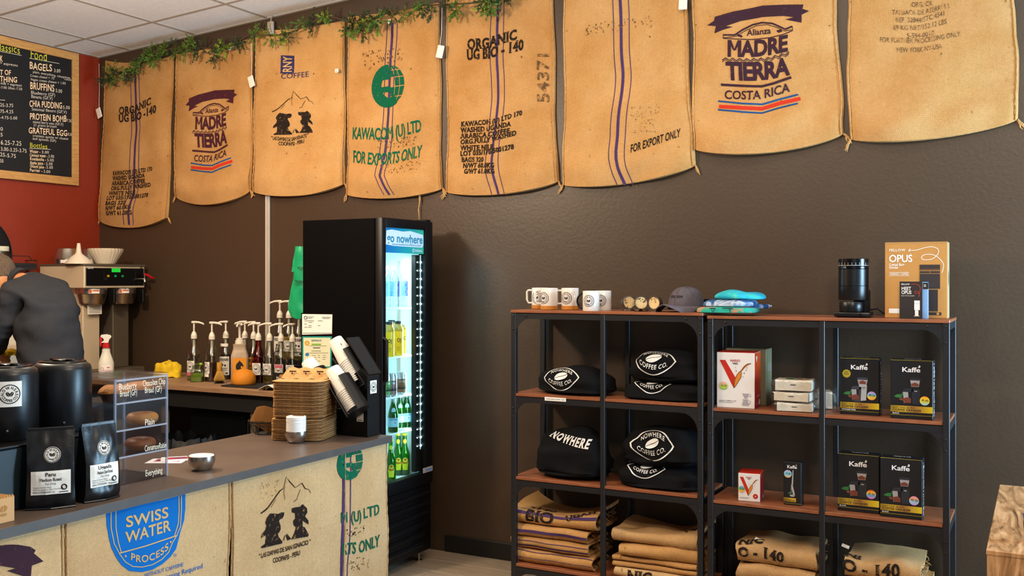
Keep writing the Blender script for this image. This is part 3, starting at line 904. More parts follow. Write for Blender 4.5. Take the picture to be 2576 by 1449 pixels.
p = PY(1054, 484, WY - 0.02); t = mk('hanging_twine', MB().tube([(0, 0, 0), (0.004, 0, -0.05), (-0.003, 0, -0.1), (0.002, 0, -0.16)], [0.004, 0.003, 0.003, 0.002], 6).tube([(0.004, 0, 0), (0.01, 0, -0.03), (0.006, -0.002, -0.06)], 0.002, 5), 'cord')
t.location = p; tag(t, 'loose burlap twine hanging below the green globe sack above the fridge', 'twine')

# ------------------------------------------------------------------ garland
for nm, c in (('leaf_green', '#4c6a1e'), ('leaf_dark', '#2c3a18'), ('leaf_bright', '#7f9a24')): mat(nm, c, 0.7, var=0.25, vscale=30)
mat('vine_stem', '#4a3a24', 0.8)
gp = [(268, 190), (300, 186), (335, 176), (368, 150), (392, 134), (430, 122), (470, 112), (505, 120), (540, 122), (575, 118), (600, 104), (632, 84), (660, 88), (700, 88), (740, 78), (780, 60), (815, 42), (850, 46), (885, 58), (915, 56), (950, 44), (985, 28), (1020, 24), (1060, 14), (1100, 12), (1140, 10), (1180, 8), (1225, 2), (1260, -8), (1300, -20)]
gpts = [PY(x, y, WY - 0.10) for x, y in dens(gp, 90)]
g = thing('vine_garland', 'green artificial vine garland draped over the tops of the sacks', 'garland', gpts[0])
mk('vine_stem', MB().tube([p - gpts[0] for p in gpts], 0.004, 6), 'vine_stem', g)
def sprig(seed):
    rnd = random.Random(seed); m = MB()
    for b in range(9):
        az = rnd.uniform(0, 2 * PI); el = rnd.uniform(-0.9, 0.9)
        d = Vector((math.cos(az) * math.cos(el), math.sin(az) * math.cos(el) * 0.5 - 0.2, math.sin(el) - 0.15)).normalized()
        L = rnd.uniform(0.04, 0.085)
        m.tube([(0, 0, 0), d * L * 0.5, d * L + Vector((0, 0, -0.008))], [0.0016, 0.0012, 0.0006], 4)
        for k in range(7):
            q = d * L * (0.3 + 0.11 * k)
            for sg in (-1, 1):
                u, v = frame_from(d)
                e = (u * sg * rnd.uniform(0.5, 1) + v * rnd.uniform(-.6, .6) + d * 0.7).normalized()
                l = rnd.uniform(0.012, 0.02); w = e.cross(Vector((rnd.uniform(-1, 1), 1, rnd.uniform(-1, 1)))).normalized() * l * 0.26
                m.add([q, q + e * l * 0.5 + w, q + e * l, q + e * l * 0.5 - w], [(0, 1, 2, 3)])
    m.recalc = False
    return m
protos = []
rg = random.Random(5)
for k in range(62):
    i = min(len(gpts) - 1, int(rg.uniform(0, len(gpts))))
    mt = rg.choice(['leaf_green', 'leaf_green', 'leaf_dark', 'leaf_dark', 'leaf_bright'])
    if k < 12: o = mk('leaf_sprig', sprig(k), mt, g); protos.append(o)
    else:
        o = protos[k % 12].copy(); COL.objects.link(o)
    p = gpts[i] - gpts[0]
    o.location = p + Vector((rg.uniform(-0.02, 0.02), rg.uniform(-0.03, 0.02), rg.uniform(-0.05, 0.02)))
    o.rotation_euler = (rg.uniform(-0.5, 0.5), rg.uniform(-0.8, 0.8), rg.uniform(-0.4, 0.4))
    sc_ = rg.uniform(0.7, 1.25); o.scale = (sc_, sc_ * 0.75, sc_)
# ------------------------------------------------------------------ shelf units
YF, YB = 4.439, 4.795
ZS = (1.379, 0.958, 0.537, 0.098)
def shelf_unit(x0, x1, dz, label):
    W = x1 - x0; D = YB - YF
    t = thing('shelf_unit', label, 'shelf', (x0, YF, 0), 0, 'black metal shelf units against the brown wall')
    p = 0.026; top = ZS[0] + dz
    for y in (0, D - p):
        for x, nm in ((0, 'post'), (W / 2 - 0.0115, 'middle_post'), (W - p, 'post')):
            wd = p if nm == 'post' else 0.023
            yy = y if nm == 'post' else (y + 0.001 if y == 0 else y - 0.002)
            mk(nm, MB().box(x, x + wd, yy, yy + (p if nm == 'post' else 0.023), 0, top, 0.0015, 1), 'black_metal', t)
    for k, z in enumerate(ZS):
        z += dz
        mk('board', MB().box(-0.001 if k == 0 else p * 0.3, W + 0.001 if k == 0 else W - p * 0.3, -0.004 if k == 0 else 0.0, D, z, z + 0.014, 0.002, 1) if k == 0 else MB().box(0.004, W - 0.004, 0.027, D - 0.027, z, z + 0.014, 0.0015, 1).box(p + 0.001, W / 2 - 0.0125, 0.002, 0.03, z, z + 0.014, 0.001, 1).box(W / 2 + 0.0125, W - p - 0.001, 0.002, 0.03, z, z + 0.014, 0.001, 1), 'shelf_wood', t)
        mk('front_rail', MB().box(p, W - p, 0.003, 0.012, z - 0.03, z).box(p, W - p, 0.003, 0.024, z - 0.003, z - 0.0005), 'black_metal', t)
        mk('back_rail', MB().box(p, W - p, D - 0.012, D - 0.003, z - 0.03, z), 'black_metal', t)
        for x in (0.003, W - 0.012):
            mk('side_rail', MB().box(x, x + 0.009, p, D - p, z - 0.03, z), 'black_metal', t)
        # quarter-round gusset plates in the corners
        R_ = 0.085
        arc = [(R_ - R_ * math.cos(a), -(R_ - R_ * math.sin(a))) for a in [PI / 2 * i / 8 for i in range(9)]]
        for sx, xx in ((1, p), (-1, W - p)):
            poly = [(0, 0)] + [(xa, ya) for xa, ya in [(R_ * (1 - math.sin(a)), -R_ * (1 - math.cos(a))) for a in [PI / 2 * i / 8 for i in range(9)]]]
            m = MB().prism(poly, 0.001, 0.004, lambda x, y, d: (xx + sx * x, d, z - 0.028 + y))
            if k: m.box(min(xx, xx + sx * R_), max(xx, xx + sx * R_), 0.0, 0.022, z - 0.031, z - 0.029)
            mk('corner_gusset', m, 'black_metal', t)
    b = MB()
    for x, sx in ((p / 2, 1), (W - p / 2, -1)):
        for k, z in enumerate(ZS):
            z += dz
            for dx, dzz in (((0, -0.015), (sx * 0.07, -0.015), (0, -0.082)) if k == 0 else ((0, -0.06), (0, -0.105))):
                c = (x + dx, 0.0, z + dzz)
                m = MB().lathe([(0.0048, 0), (0.0044, 0.002), (0.002, 0.0034), (0.0001, 0.0036)], 8).xf(Matrix.Translation(c) @ Matrix.Rotation(PI / 2, 4, 'X'))
                b.join(m)
    o = mk('bolt_heads', b, 'bolt_metal', t, 40); o['kind'] = 'stuff'
    return t
U2 = -0.012
shelf_unit(-2.373, -1.374, 0.0, 'black metal shelf unit with rust wood boards, holding mugs and black hoodies')
shelf_unit(-1.353, -0.334, U2, 'black metal shelf unit with rust wood boards, holding boxed grinders, right end')
def shx(px, Y): return PY(px, 700, Y).x
def ZT(k, unit=1): return ZS[k] + 0.014 + (U2 if unit == 2 else 0)
t = thing('price_strip', 'small white price strip stuck on the shelf edge under the folded hoodie', 'price label', PY(1397, 1004.5, YF + 0.0015))
mk('strip', MB().box(-0.058, 0.058, -0.0018, -0.0002, -0.009, 0.009), 'white_paper', t)
mk('lettering', Art().text('WHOLE BEAN COFFEE - 16.00', 0, -0.003, 0.0055, 'r', w=0.1, align='c').mesh(plane_fn((0, -0.0024, 0), (1, 0, 0), (0, 0, 1))), 'logo_black', t)

# ------------------------------------------------------------------ cartons
def carton(name, label, cat, px0, px1, Y, z, h, depth, mats, rz=0.0, group=None, bev=0.0025):
    """box whose front face spans two photo columns at depth Y"""
    xa, xb = shx(px0, Y), shx(px1, Y)
    W = xb - xa
    t = thing(name, label, cat, (xa, Y, z), rz, group)
    mk('carton_body', MB().box(0, W, 0, depth, 0, h, bev, 1), mats[0], t)
    if len(mats) > 1 and mats[1]:
        mk('side_panel', MB().box(W - 0.0005, W + 0.0006, 0.002, depth - 0.002, 0.002, h - 0.002), mats[1], t)
    if len(mats) > 2 and mats[2]:
        mk('top_panel', MB().box(0.001, W - 0.001, 0.001, depth - 0.001, h - 0.0005, h + 0.0006), mats[2], t)
    return t, W
def face(t, art, m, name, sx, sy, lift=0.001, off=(0, 0)):
    return mk(name, art.mesh(lambda x, y: Vector((off[0] + x * sx, -lift, off[1] + y * sy))), m, t)
def side(t, art, m, name, W, sy, sz, lift=0.0014):
    return mk(name, art.mesh(lambda x, y: Vector((W + lift, x * sy, y * sz))), m, t)
mat('box_black', '#17171a', 0.4, var=0.1, vscale=5)
mat('kaffe_white', '#e9e7ea', 0.5)
mat('pic_black', '#2a2c33', 0.3); mat('pic_grey', '#3b3d44', 0.35); mat('pic_glass', '#9b9498', 0.3); mat('pic_coffee', '#6b3322', 0.6)
mat('pic_steel', '#a6a4a6', 0.35); mat('pic_leaf', '#2f6b34', 0.5)
ramp_mat('gold_foil', [(0.0, '#8a6a1c'), (0.25, '#c8a52c'), (0.55, '#9a6a34'), (1.0, '#e6d31c')], 'X', 0.0, 0.18, 0.3)
mat('gold_line', '#c9b53a', 0.3, metal=0.4)
STK = {}
def sticker_mat(k, cols):
    return ramp_mat('price_sticker_' + k, cols, 'Z', -0.018, 0.018, 0.5)
sticker_mat('a', [(0.0, '#e98a3a'), (0.35, '#d9c73a'), (0.6, '#6fb6d0'), (1.0, '#c48ae0')])
sticker_mat('b', [(0.0, '#8fd0e8'), (0.4, '#d8d23a'), (0.7, '#f2d028'), (1.0, '#f08a2a')])
sticker_mat('c', [(0.0, '#d86ad0'), (0.35, '#5fb0e0'), (0.7, '#f0c030'), (1.0, '#e05030')])
sticker_mat('d', [(0.0, '#c48ad8'), (0.4, '#8fd0e8'), (0.7, '#e8a070'), (1.0, '#e888b0')])
sticker_mat('e', [(0.0, '#6fb03a'), (0.5, '#b8b850'), (1.0, '#e08a90')])
sticker_mat('f', [(0.0, '#d86070'), (0.3, '#e0b040'), (0.6, '#3fae70'), (1.0, '#8a70c8')])
sticker_mat('g', [(0.0, '#e8b030'), (0.4, '#7fc0d8'), (0.7, '#80c8e0'), (1.0, '#d080c0')])
def price(t, txt, k, x, z, r, lift=0.0024):
    p = mk('price_sticker', MB().lathe([(r, 0), (r, 0.0006)], 24).xf(Matrix.Rotation(PI / 2, 4, 'X')), 'price_sticker_' + k, t)
    p.location = (x, -lift + 0.0006, z); p['label'] = 'round rainbow sticker with handwritten price'
    mk('handwritten_price', Art().text(txt, 0, -r * 0.22, r * 0.55, 'r', w=r * 1.45, align='c', ang=-0.12, jit=0.08).mesh(plane_fn((0, -0.0010, 0), (1, 0, 0), (0, 0, 1))), 'logo_black', p)
def kaffe(px0, px1, z, h, Y, depth, kind, label, pk, sub):
    t, W = carton('grinder_box', label, 'box', px0, px1, Y, z, h, depth, ['box_black'], group='boxed coffee grinders on the shelves')
    H = h / W                                   # art in box widths
    mk('lettering', Art().text('Kaffe', 0.27, H - 0.30, 0.115, 'b', w=0.44, track=-0.02).line([(0.67, H - 0.135), (0.70, H - 0.15), (0.69, H - 0.175), (0.655, H - 0.178)], 0.026).mesh(lambda x, y: Vector((x * W, -0.0012, y * W))), 'kaffe_white', t)
    face(t, Art().text('Kaffe', 0.22, 0.0, 0.09, 'b'), 'kaffe_white', 'top_lettering', W, W, -depth * 0.5) if False else None
    mk('top_lettering', Art().text('Kaffe', 0.0, 0.0, 0.13, 'b', w=0.42, align='c').mesh(lambda x, y: Vector((W / 2 - x * W, depth * 0.62 - y * W * 0.5, h + 0.0012))), 'kaffe_white', t)
    g0, g1 = 0.17, 0.33
    mk('gold_band', Art().rect(0.005, g0, 0.995, g1).mesh(lambda x, y: Vector((x * W, -0.0008, y * W))), 'gold_foil', t)
    mk('gold_rule', Art().rect(0.005, 0.095, 0.995, 0.103).rect(0.005, H - 0.012, 0.995, H - 0.004).mesh(lambda x, y: Vector((x * W, -0.0008, y * W))), 'gold_line', t)
    mk('band_lettering', Art().text('ELECTRIC BURR', 0.05, 0.262, 0.047, 'r', w=0.52).text('COFFEE GRINDER', 0.05, 0.195, 0.052, 'b', w=0.68).mesh(lambda x, y: Vector((x * W, -0.0013, y * W))), 'logo_black', t)
    mk('colour_lettering', Art().text(sub, 0.05, 0.123, 0.03, 'b', w=0.36 if len(sub) > 6 else 0.16).mesh(lambda x, y: Vector((x * W, -0.0012, y * W))), 'kaffe_white', t)
    o = (0.30, 0.40)                            # picture of the grinder
    def P(pts): return [(o[0] + x, o[1] + y) for x, y in pts]
    def put(nm, polys, m, l):
        for q in polys:
            mk(nm, Art().poly(P(q)).mesh(lambda x, y: Vector((x * W, -l, y * W))), m, t)
    ss = kind == 'steel'
    put('picture_leaf', [[(-0.22, 0.16), (-0.14, 0.21), (-0.05, 0.22), (0.0, 0.18), (-0.06, 0.13), (-0.15, 0.13)], [(-0.05, 0.2), (-0.01, 0.28), (0.02, 0.22), (0, 0.16)]], 'pic_leaf', 0.0008)
    put('picture_beans', [[(-0.10, 0.10), (-0.04, 0.14), (0.0, 0.12), (0.02, 0.06), (-0.06, 0.06)]], 'pic_coffee', 0.0009)
    put('picture_machine', [[(0.22, -0.02), (0.40, -0.02), (0.40, 0.36), (0.20, 0.36)], [(-0.01, 0.31), (0.04, 0.37), (0.20, 0.38), (0.24, 0.34), (0.22, 0.28), (0.0, 0.28)], [(0.15, 0.62), (0.20, 0.645), (0.38, 0.645), (0.42, 0.62), (0.41, 0.58), (0.16, 0.58)]] if not ss else [[(0.0, -0.04), (0.22, -0.05), (0.24, 0.36), (0.20, 0.36), (0.16, 0.02)], [(-0.01, 0.31), (0.04, 0.37), (0.20, 0.38), (0.24, 0.34), (0.22, 0.28), (0.0, 0.28)], [(0.13, 0.58), (0.18, 0.605), (0.38, 0.605), (0.42, 0.58), (0.41, 0.54), (0.14, 0.54)]], 'pic_black' if not ss else 'pic_grey', 0.0011)
    put('picture_glass', [[(0.17, 0.58), (0.40, 0.58), (0.37, 0.42), (0.20, 0.42)] if not ss else [(0.15, 0.54), (0.41, 0.54), (0.38, 0.42), (0.18, 0.42)], [(0.0, 0.28), (0.12, 0.28), (0.14, 0.02), (0.02, 0.0)]], 'pic_glass', 0.0013)
    put('picture_coffee', [[(0.19, 0.49), (0.28, 0.53), (0.37, 0.49), (0.36, 0.43), (0.21, 0.43)], [(0.01, 0.12), (0.10, 0.15), (0.19, 0.12), (0.19, 0.01), (0.03, 0.0)]], 'pic_coffee', 0.0015)
    if ss: put('picture_steel', [[(0.23, -0.02), (0.37, 0.0), (0.39, 0.34), (0.25, 0.34)], [(0.18, 0.42), (0.38, 0.42), (0.40, 0.35), (0.2, 0.35)]], 'pic_steel', 0.0016)
    mk('picture_badge', Art().text('Kaffe', o[0] + 0.27, o[1] + 0.30, 0.022, 'b').mesh(lambda x, y: Vector((x * W, -0.002, y * W))), 'kaffe_white' if not ss else 'pic_black', t)
    if ss:
        a = Art()
        a.poly([(0.17 + (0.115 if k % 2 else 0.10) * math.cos(PI * k / 12), H - 0.42 + (0.115 if k % 2 else 0.10) * math.sin(PI * k / 12)) for k in range(24)])
        mk('gold_seal', a.mesh(lambda x, y: Vector((x * W, -0.001, y * W))), 'gold_line', t)
        mk('seal_lettering', Art().text('100%', 0.17, H - 0.39, 0.03, 'b', align='c').rect(0.1, H - 0.425, 0.24, H - 0.415).rect(0.11, H - 0.445, 0.23, H - 0.435).mesh(lambda x, y: Vector((x * W, -0.0014, y * W))), 'pic_coffee', t)
    price(t, pk[0], pk[1], 0.81 * W, (0.53 if ss else 0.48) * W, 0.115 * W)
    a = Art()
    rr = random.Random(int(px0))
    y = 0.08
    while y < H - 0.1:
        hh = rr.choice([0.02, 0.03, 0.03, 0.08]); a.rect(0.2 * depth / W, y, (0.2 + rr.uniform(0.3, 0.6)) * depth / W, y + hh); y += hh + rr.choice([0.018, 0.03, 0.05])
    mk('side_text', a.mesh(lambda x, y: Vector((W + 0.0012, x * W, y * W))), 'pic_glass', t)
    return t
kaffe(2113, 2212, ZT(1, 2), 0.246, 4.50, 0.085, 'steel', 'black coffee grinder box with round gold seal on the middle shelf', ('49.99', 'a'), 'STAINLESS STEEL')
kaffe(2240, 2347, ZT(1, 2), 0.248, 4.47, 0.085, 'black', 'black coffee grinder box at right end of the upper shelf, beside the gold-seal box', ('49.99', 'b'), 'BLACK')
kaffe(2107, 2212, ZT(2, 2), 0.250, 4.50, 0.085, 'black', 'black coffee grinder box on the lower shelf, left of the touching pair', ('49.99', 'c'), 'BLACK')
kaffe(2214, 2320, ZT(2, 2), 0.252, 4.47, 0.085, 'black', 'black coffee grinder box on the lower shelf, right of the touching pair', ('99.99', 'd'), 'BLACK')
# milk frother box
t, W = carton('frother_box', 'slim black milk frother box between the small red and white box and the post', 'box', 1971, 2016, 4.50, ZT(2, 2), 0.193, 0.05, ['box_black'])
H = 0.193 / W
f2 = lambda l: (lambda x, y: Vector((x * W, -l, y * W)))
mk('lettering', Art().text('Kaffe', 0.2, H - 0.36, 0.17, 'b', w=0.55).line([(0.70, H - 0.14), (0.74, H - 0.16), (0.70, H - 0.19)], 0.03).mesh(f2(0.001)), 'kaffe_white', t)
mk('gold_band', Art().rect(0.01, 0.20, 0.70, 0.42).mesh(f2(0.0008)), 'gold_foil', t)
mk('gold_rule', Art().rect(0.01, 0.10, 0.99, 0.115).mesh(f2(0.0008)), 'gold_line', t)
mk('band_lettering', Art().text('MILK FROTHER', 0.03, 0.23, 0.075, 'b', w=0.62).text('HANDHELD', 0.03, 0.33, 0.04, 'r', w=0.3).mesh(f2(0.0013)), 'logo_black', t)
mk('picture_wand', Art().line([(0.54, H - 0.45), (0.50, 1.2), (0.46, 1.12)], [0.05, 0.08, 0.09]).line([(0.47, 1.12), (0.60, 0.58)], 0.11).line([(0.44, 1.1), (0.42, 0.7)], 0.02).ell(0.49, 0.55, 0.14, 0.06, 14).mesh(f2(0.001)), 'pic_steel', t)
mk('picture_leaf', Art().poly([(0.24, 0.66), (0.34, 0.76), (0.46, 0.74), (0.44, 0.64), (0.34, 0.62)]).mesh(f2(0.0009)), 'pic_leaf', t)
price(t, '19.99', 'g', 0.25 * W, (H - 0.68) * W, 0.22 * W)
# pour-over boxes
mat('hario_white', '#d8cfc8', 0.5); mat('hario_red', '#b3210f', 0.45)
ramp_mat('hario_side', [(0.0, '#a01540'), (0.5, '#b82c10'), (1.0, '#c8430c')], 'Z', 0.0, 0.2, 0.45)
mat('hario_magenta', '#a8163e', 0.5); mat('coffee_amber', '#c97a2a', 0.4); mat('coffee_dark', '#4a1c14', 0.4); mat('hario_black', '#1a1420', 0.5)
def hario(label, px0, px1, Y, z, h, depth, rz, pk, small, title):
    t, W = carton('dripper_box', label, 'box', px0, px1, Y, z, h, depth, ['hario_white', 'hario_side', 'hario_red'], rz)
    H = h / W; k = H / 1.5 if not small else H / 1.5
    F = lambda l: (lambda x, y: Vector((x * W, -l, y * W)))
    top = H * 0.86; bot = H * 0.36 if not small else H * 0.2
    mk('red_stroke', Art().poly([(0.08, top), (0.23, top), (0.50, bot + 0.19 * H), (0.455, bot)]).mesh(F(0.0008)), 'hario_red', t)
    mk('brand_lettering', Art().text('HARIO', 0.49, H * 0.835, 0.058, 'b', w=0.27, align='c').mesh(F(0.001)), 'hario_magenta', t)
    mk('model_lettering', Art().text('V60', 0.49, H * 0.785, 0.055, 'b', w=0.14, align='c').text(title, 0.06, H * 0.115, 0.034, 'r', w=0.46).rect(0.06, H * 0.095, 0.44, H * 0.10).mesh(F(0.001)), 'hario_black', t)
    def Q(p): return [(x, bot + (top - bot) * y) for x, y in p]
    mk('picture_splash', Art().poly(Q([(0.455, 0.0), (0.47, 0.3), (0.53, 0.48), (0.60, 0.6), (0.66, 0.64), (0.66, 0.5), (0.64, 0.38), (0.56, 0.2), (0.5, 0.06)])).poly(Q([(0.62, 0.6), (0.70, 0.74), (0.78, 0.84), (0.86, 0.9), (0.86, 0.86), (0.76, 0.76), (0.68, 0.64)])).mesh(F(0.001)), 'coffee_amber', t)
    a = Art().line(Q([(0.455, 0.02), (0.49, 0.32), (0.56, 0.52), (0.66, 0.65)]), 0.012).line(Q([(0.46, 0.0), (0.56, 0.2), (0.65, 0.42), (0.66, 0.6)]), 0.012).line(Q([(0.66, 0.64), (0.74, 0.8), (0.82, 0.88), (0.91, 0.9)]), 0.02)
    for x, y, r in ((0.52, 0.62, .012), (0.5, 0.74, .008), (0.73, 0.55, .012), (0.78, 0.66, .01), (0.80, 0.74, .01), (0.7, 0.42, .008)): a.ell(x, bot + (top - bot) * y, r, r * 1.5, 8)
    mk('splash_outline', a.mesh(F(0.0013)), 'coffee_dark', t)
    if small:
        mk('picture_dripper', Art().ell(0.79, H * 0.20, 0.115, 0.115, 20).mesh(F(0.001)), 'hario_red', t)
        mk('picture_hole', Art().ell(0.79, H * 0.20, 0.028, 0.028, 12).mesh(F(0.0013)), 'hario_white', t)
    else:
        mk('picture_server', Art().poly([(0.68, 0.40), (0.86, 0.40), (0.80, 0.27), (0.74, 0.27)]).line([(0.84, 0.38), (0.90, 0.38), (0.90, 0.33), (0.83, 0.32)], 0.014).poly([(0.69, 0.25), (0.84, 0.25), (0.82, 0.22), (0.86, 0.12), (0.83, 0.08), (0.69, 0.08), (0.67, 0.12), (0.71, 0.2)]).line([(0.84, 0.23), (0.90, 0.2), (0.88, 0.13), (0.84, 0.12)], 0.014).mesh(F(0.001)), 'pic_glass', t)
    r = 0.105 if not small else 0.15
    price(t, pk[0], pk[1], (0.19 if not small else 0.165) * W, (0.395 if not small else 0.42) * H * W if not small else 0.42 * H * W, r * W)
    mk('side_mark', Art().poly([(0.15, H * 0.93), (0.4, H * 0.93), (0.27, H * 0.80)]).rect(0.6, 0.06, 0.85, 0.2).rect(0.2, 0.1, 0.5, 0.11).rect(0.2, 0.15, 0.45, 0.16).rect(0.3, 0.3, 0.75, 0.32).mesh(lambda x, y: Vector((W + 0.0015, x * depth, y * W))), 'hario_white', t)
    return t
hario('tall white and red pour-over set box on the upper shelf', 1803, 1897, 4.47, ZT(1, 2), 0.254, 0.145, 0.06, ('42.99', 'e'), False, 'CERAMIC DRIPPER 02 SET')
hario('small white and red dripper box on the lower shelf beside the slim frother box', 1857, 1911, 4.48, ZT(2, 2), 0.128, 0.115, 0.10, ('30.00', 'f'), True, 'COFFEE DRIPPER')
mat('box_olive', '#6d6a4e', 0.6)
t, W = carton('brown_carton', 'dull olive carton standing behind the tall pour-over set box', 'box', 1826, 1927, 4.625, ZT(1, 2), 0.262, 0.12, ['box_olive'], 0.02)
mk('side_text', Art().rect(0.02, 0.16, 0.10, 0.163).rect(0.02, 0.17, 0.09, 0.173).rect(0.02, 0.18, 0.10, 0.183).rect(0.02, 0.19, 0.08, 0.193).mesh(lambda x, y: Vector((W + 0.001, x, y))), 'pic_glass', t)
mk('top_flap', MB().box(0.002, W - 0.002, 0.06, 0.061, 0.2622, 0.2632), 'box_black', t)
# filter packs in clear wrap
mat('filter_paper', '#d9ccb6', 0.85, var=0.06, vscale=30); clear('wrap', '#fafcff', 0.3, 0.2)
fx = shx(2000, 4.50)
def filter_pack(x, y, z, w, d, h, rz, label, seed, printed=False):
    t = thing('filter_pack', label, 'filter pack', (x, y, z), rz, 'wrapped packs of paper coffee filters')
    rn = random.Random(seed)
    m = MB().slab(14, 10, lambda u, v: Vector(((u - .5) * w, (v - .5) * d, h - 0.003 * abs(noise.noise(Vector((u * 3, v * 3, seed)))))), lambda u, v: Vector(((u - .5) * w, (v - .5) * d, 0.004)))
    mk('filter_stack', m, 'filter_paper', t)
    def wr(u, v):
        a = 2 * PI * u; k = (v - 0.5) * 2
        sx = w / 2 + 0.006; ex = sx + 0.018 * max(0, abs(k) - 0.0)
        r = (1 - 0.75 * max(0, (abs(k) - 0.8) / 0.2) ** 1.5)
        X = k * (sx + 0.022)
        yy = math.copysign(abs(math.cos(a)) ** 0.4, math.cos(a)) * (d / 2 + 0.005) * r
        zz = h / 2 + 0.001 + math.copysign(abs(math.sin(a)) ** 0.4, math.sin(a)) * (h / 2 + 0.0035) * r
        nz = noise.noise(Vector((X * 60, yy * 60, zz * 60 + seed))) * 0.006
        return Vector((X, yy + nz, max(0.0005, zz + nz)))
    mm = MB().grid(40, 26, wr); mm.recalc = False
    mk('clear_wrap', mm, 'wrap', t, 30)
    mk('seam_mark', Art().rect(-0.012, h * 0.55, 0.012, h * 0.62).mesh(lambda x, y: Vector((x, -d / 2 - 0.001, y))), 'logo_black', t)
    if printed:
        mk('green_label', Art().poly([(-0.03, -0.02), (0.005, -0.03), (0.01, 0.01), (-0.03, 0.015)]).mesh(lambda x, y: Vector((x - 0.01, y, h + 0.0015))), mat('label_green', '#1f8a2c', 0.4), t)
        mk('amber_label', Art().ell(0.03, -0.01, 0.03, 0.015, 14, 0.3).mesh(lambda x, y: Vector((x, y, h + 0.0015))), 'coffee_amber', t)
zt = ZT(1, 2)
filter_pack(fx, 4.515, zt, 0.15, 0.11, 0.040, 0.10, 'lowest of the three wrapped filter packs stacked on the upper shelf', 1)
filter_pack(fx - 0.006, 4.515, zt + 0.0445, 0.152, 0.11, 0.042, -0.06, 'middle of the three wrapped filter packs stacked on the upper shelf', 2)
filter_pack(fx - 0.004, 4.52, zt + 0.091, 0.155, 0.115, 0.05, 0.06, 'topmost wrapped filter pack with green and amber label', 3, True)
filter_pack(fx + 0.05, 4.66, zt, 0.15, 0.11, 0.08, 0.3, 'wrapped filter pack lying behind the stack of three packs', 4)

# ------------------------------------------------------------------ top of the shelves
mat('mug_glaze', '#e2d9cf', 0.16, coat=0.3); mat('cork', '#b87428', 0.85, var=0.18, vscale=120); mat('mug_black', '#121012', 0.15)
def mug(px, Y, r, h, cork, hand, label, hmat='mug_glaze', rz=0.0, la=-0.35):
    z = ZT(0); p = (shx(px, Y), Y, z)
    t = thing('coffee_mug', label, 'mug', p, rz, 'white logo mugs on the shelf top')
    b = 0.02 if cork else 0.0
    mk('cup', MB().lathe([(r * 0.97, b), (r, b + 0.004), (r, h - 0.003), (r - 0.0015, h), (r - 0.004, h - 0.002), (r - 0.005, b + 0.008), (0.001, b + 0.006)], 40), 'mug_glaze', t, 40)
    if cork: mk('cork_base', MB().lathe([(r - 0.003, 0), (r + 0.0006, 0.003), (r + 0.0006, b + 0.001), (r - 0.004, b + 0.002)], 40), 'cork', t, 40)
    c = (h + b) / 2
    if cork: pts = [(-r + 0.003, 0, h * 0.88), (-r - 0.02, 0, h * 0.88), (-r - 0.028, 0, h * 0.82), (-r - 0.028, 0, b + 0.028), (-r - 0.02, 0, b + 0.012), (-r + 0.003, 0, b + 0.012)]
    else: pts = [(-r + 0.004 - 0.030 * math.sin(PI * k / 9), 0, h * 0.5 + (h * 0.38) * math.cos(PI * k / 9)) for k in range(10)]
    mk('handle', MB().tube([Vector(q) for q in pts], 0.0055, 10).xf(rotz(hand)), hmat, t, 50)
    R_ = h * 0.29 if not cork else h * 0.27
    zc = h * 0.54 if cork else h * 0.5
    mk('logo', LOGO.mesh(lambda x, y: Vector(((r + 0.0006) * math.sin(la + x * R_ / r), -(r + 0.0006) * math.cos(la + x * R_ / r), zc + y * R_)), 0.25), 'logo_navy', t)
AZ = 0.0
mug(1359, 4.640, 0.0445, 0.111, True, 0.15, 'white cork-based mug at the far left, half hidden behind the front mug', la=0.0)
mug(1382, 4.530, 0.0445, 0.111, True, 0.55, 'white cork-based mug standing front left on the shelf top', la=-0.30)
mug(1434, 4.570, 0.0445, 0.111, True, 0.55, 'white cork-based mug alone, third from the left', la=-0.05)
mug(1487, 4.490, 0.0415, 0.098, False, 0.35, 'white mug with black handle on the shelf top', 'mug_black', la=0.09)
mug(1517, 4.600, 0.0415, 0.098, False, 0.35, 'plain white mug behind the black-handled mug', la=0.09)
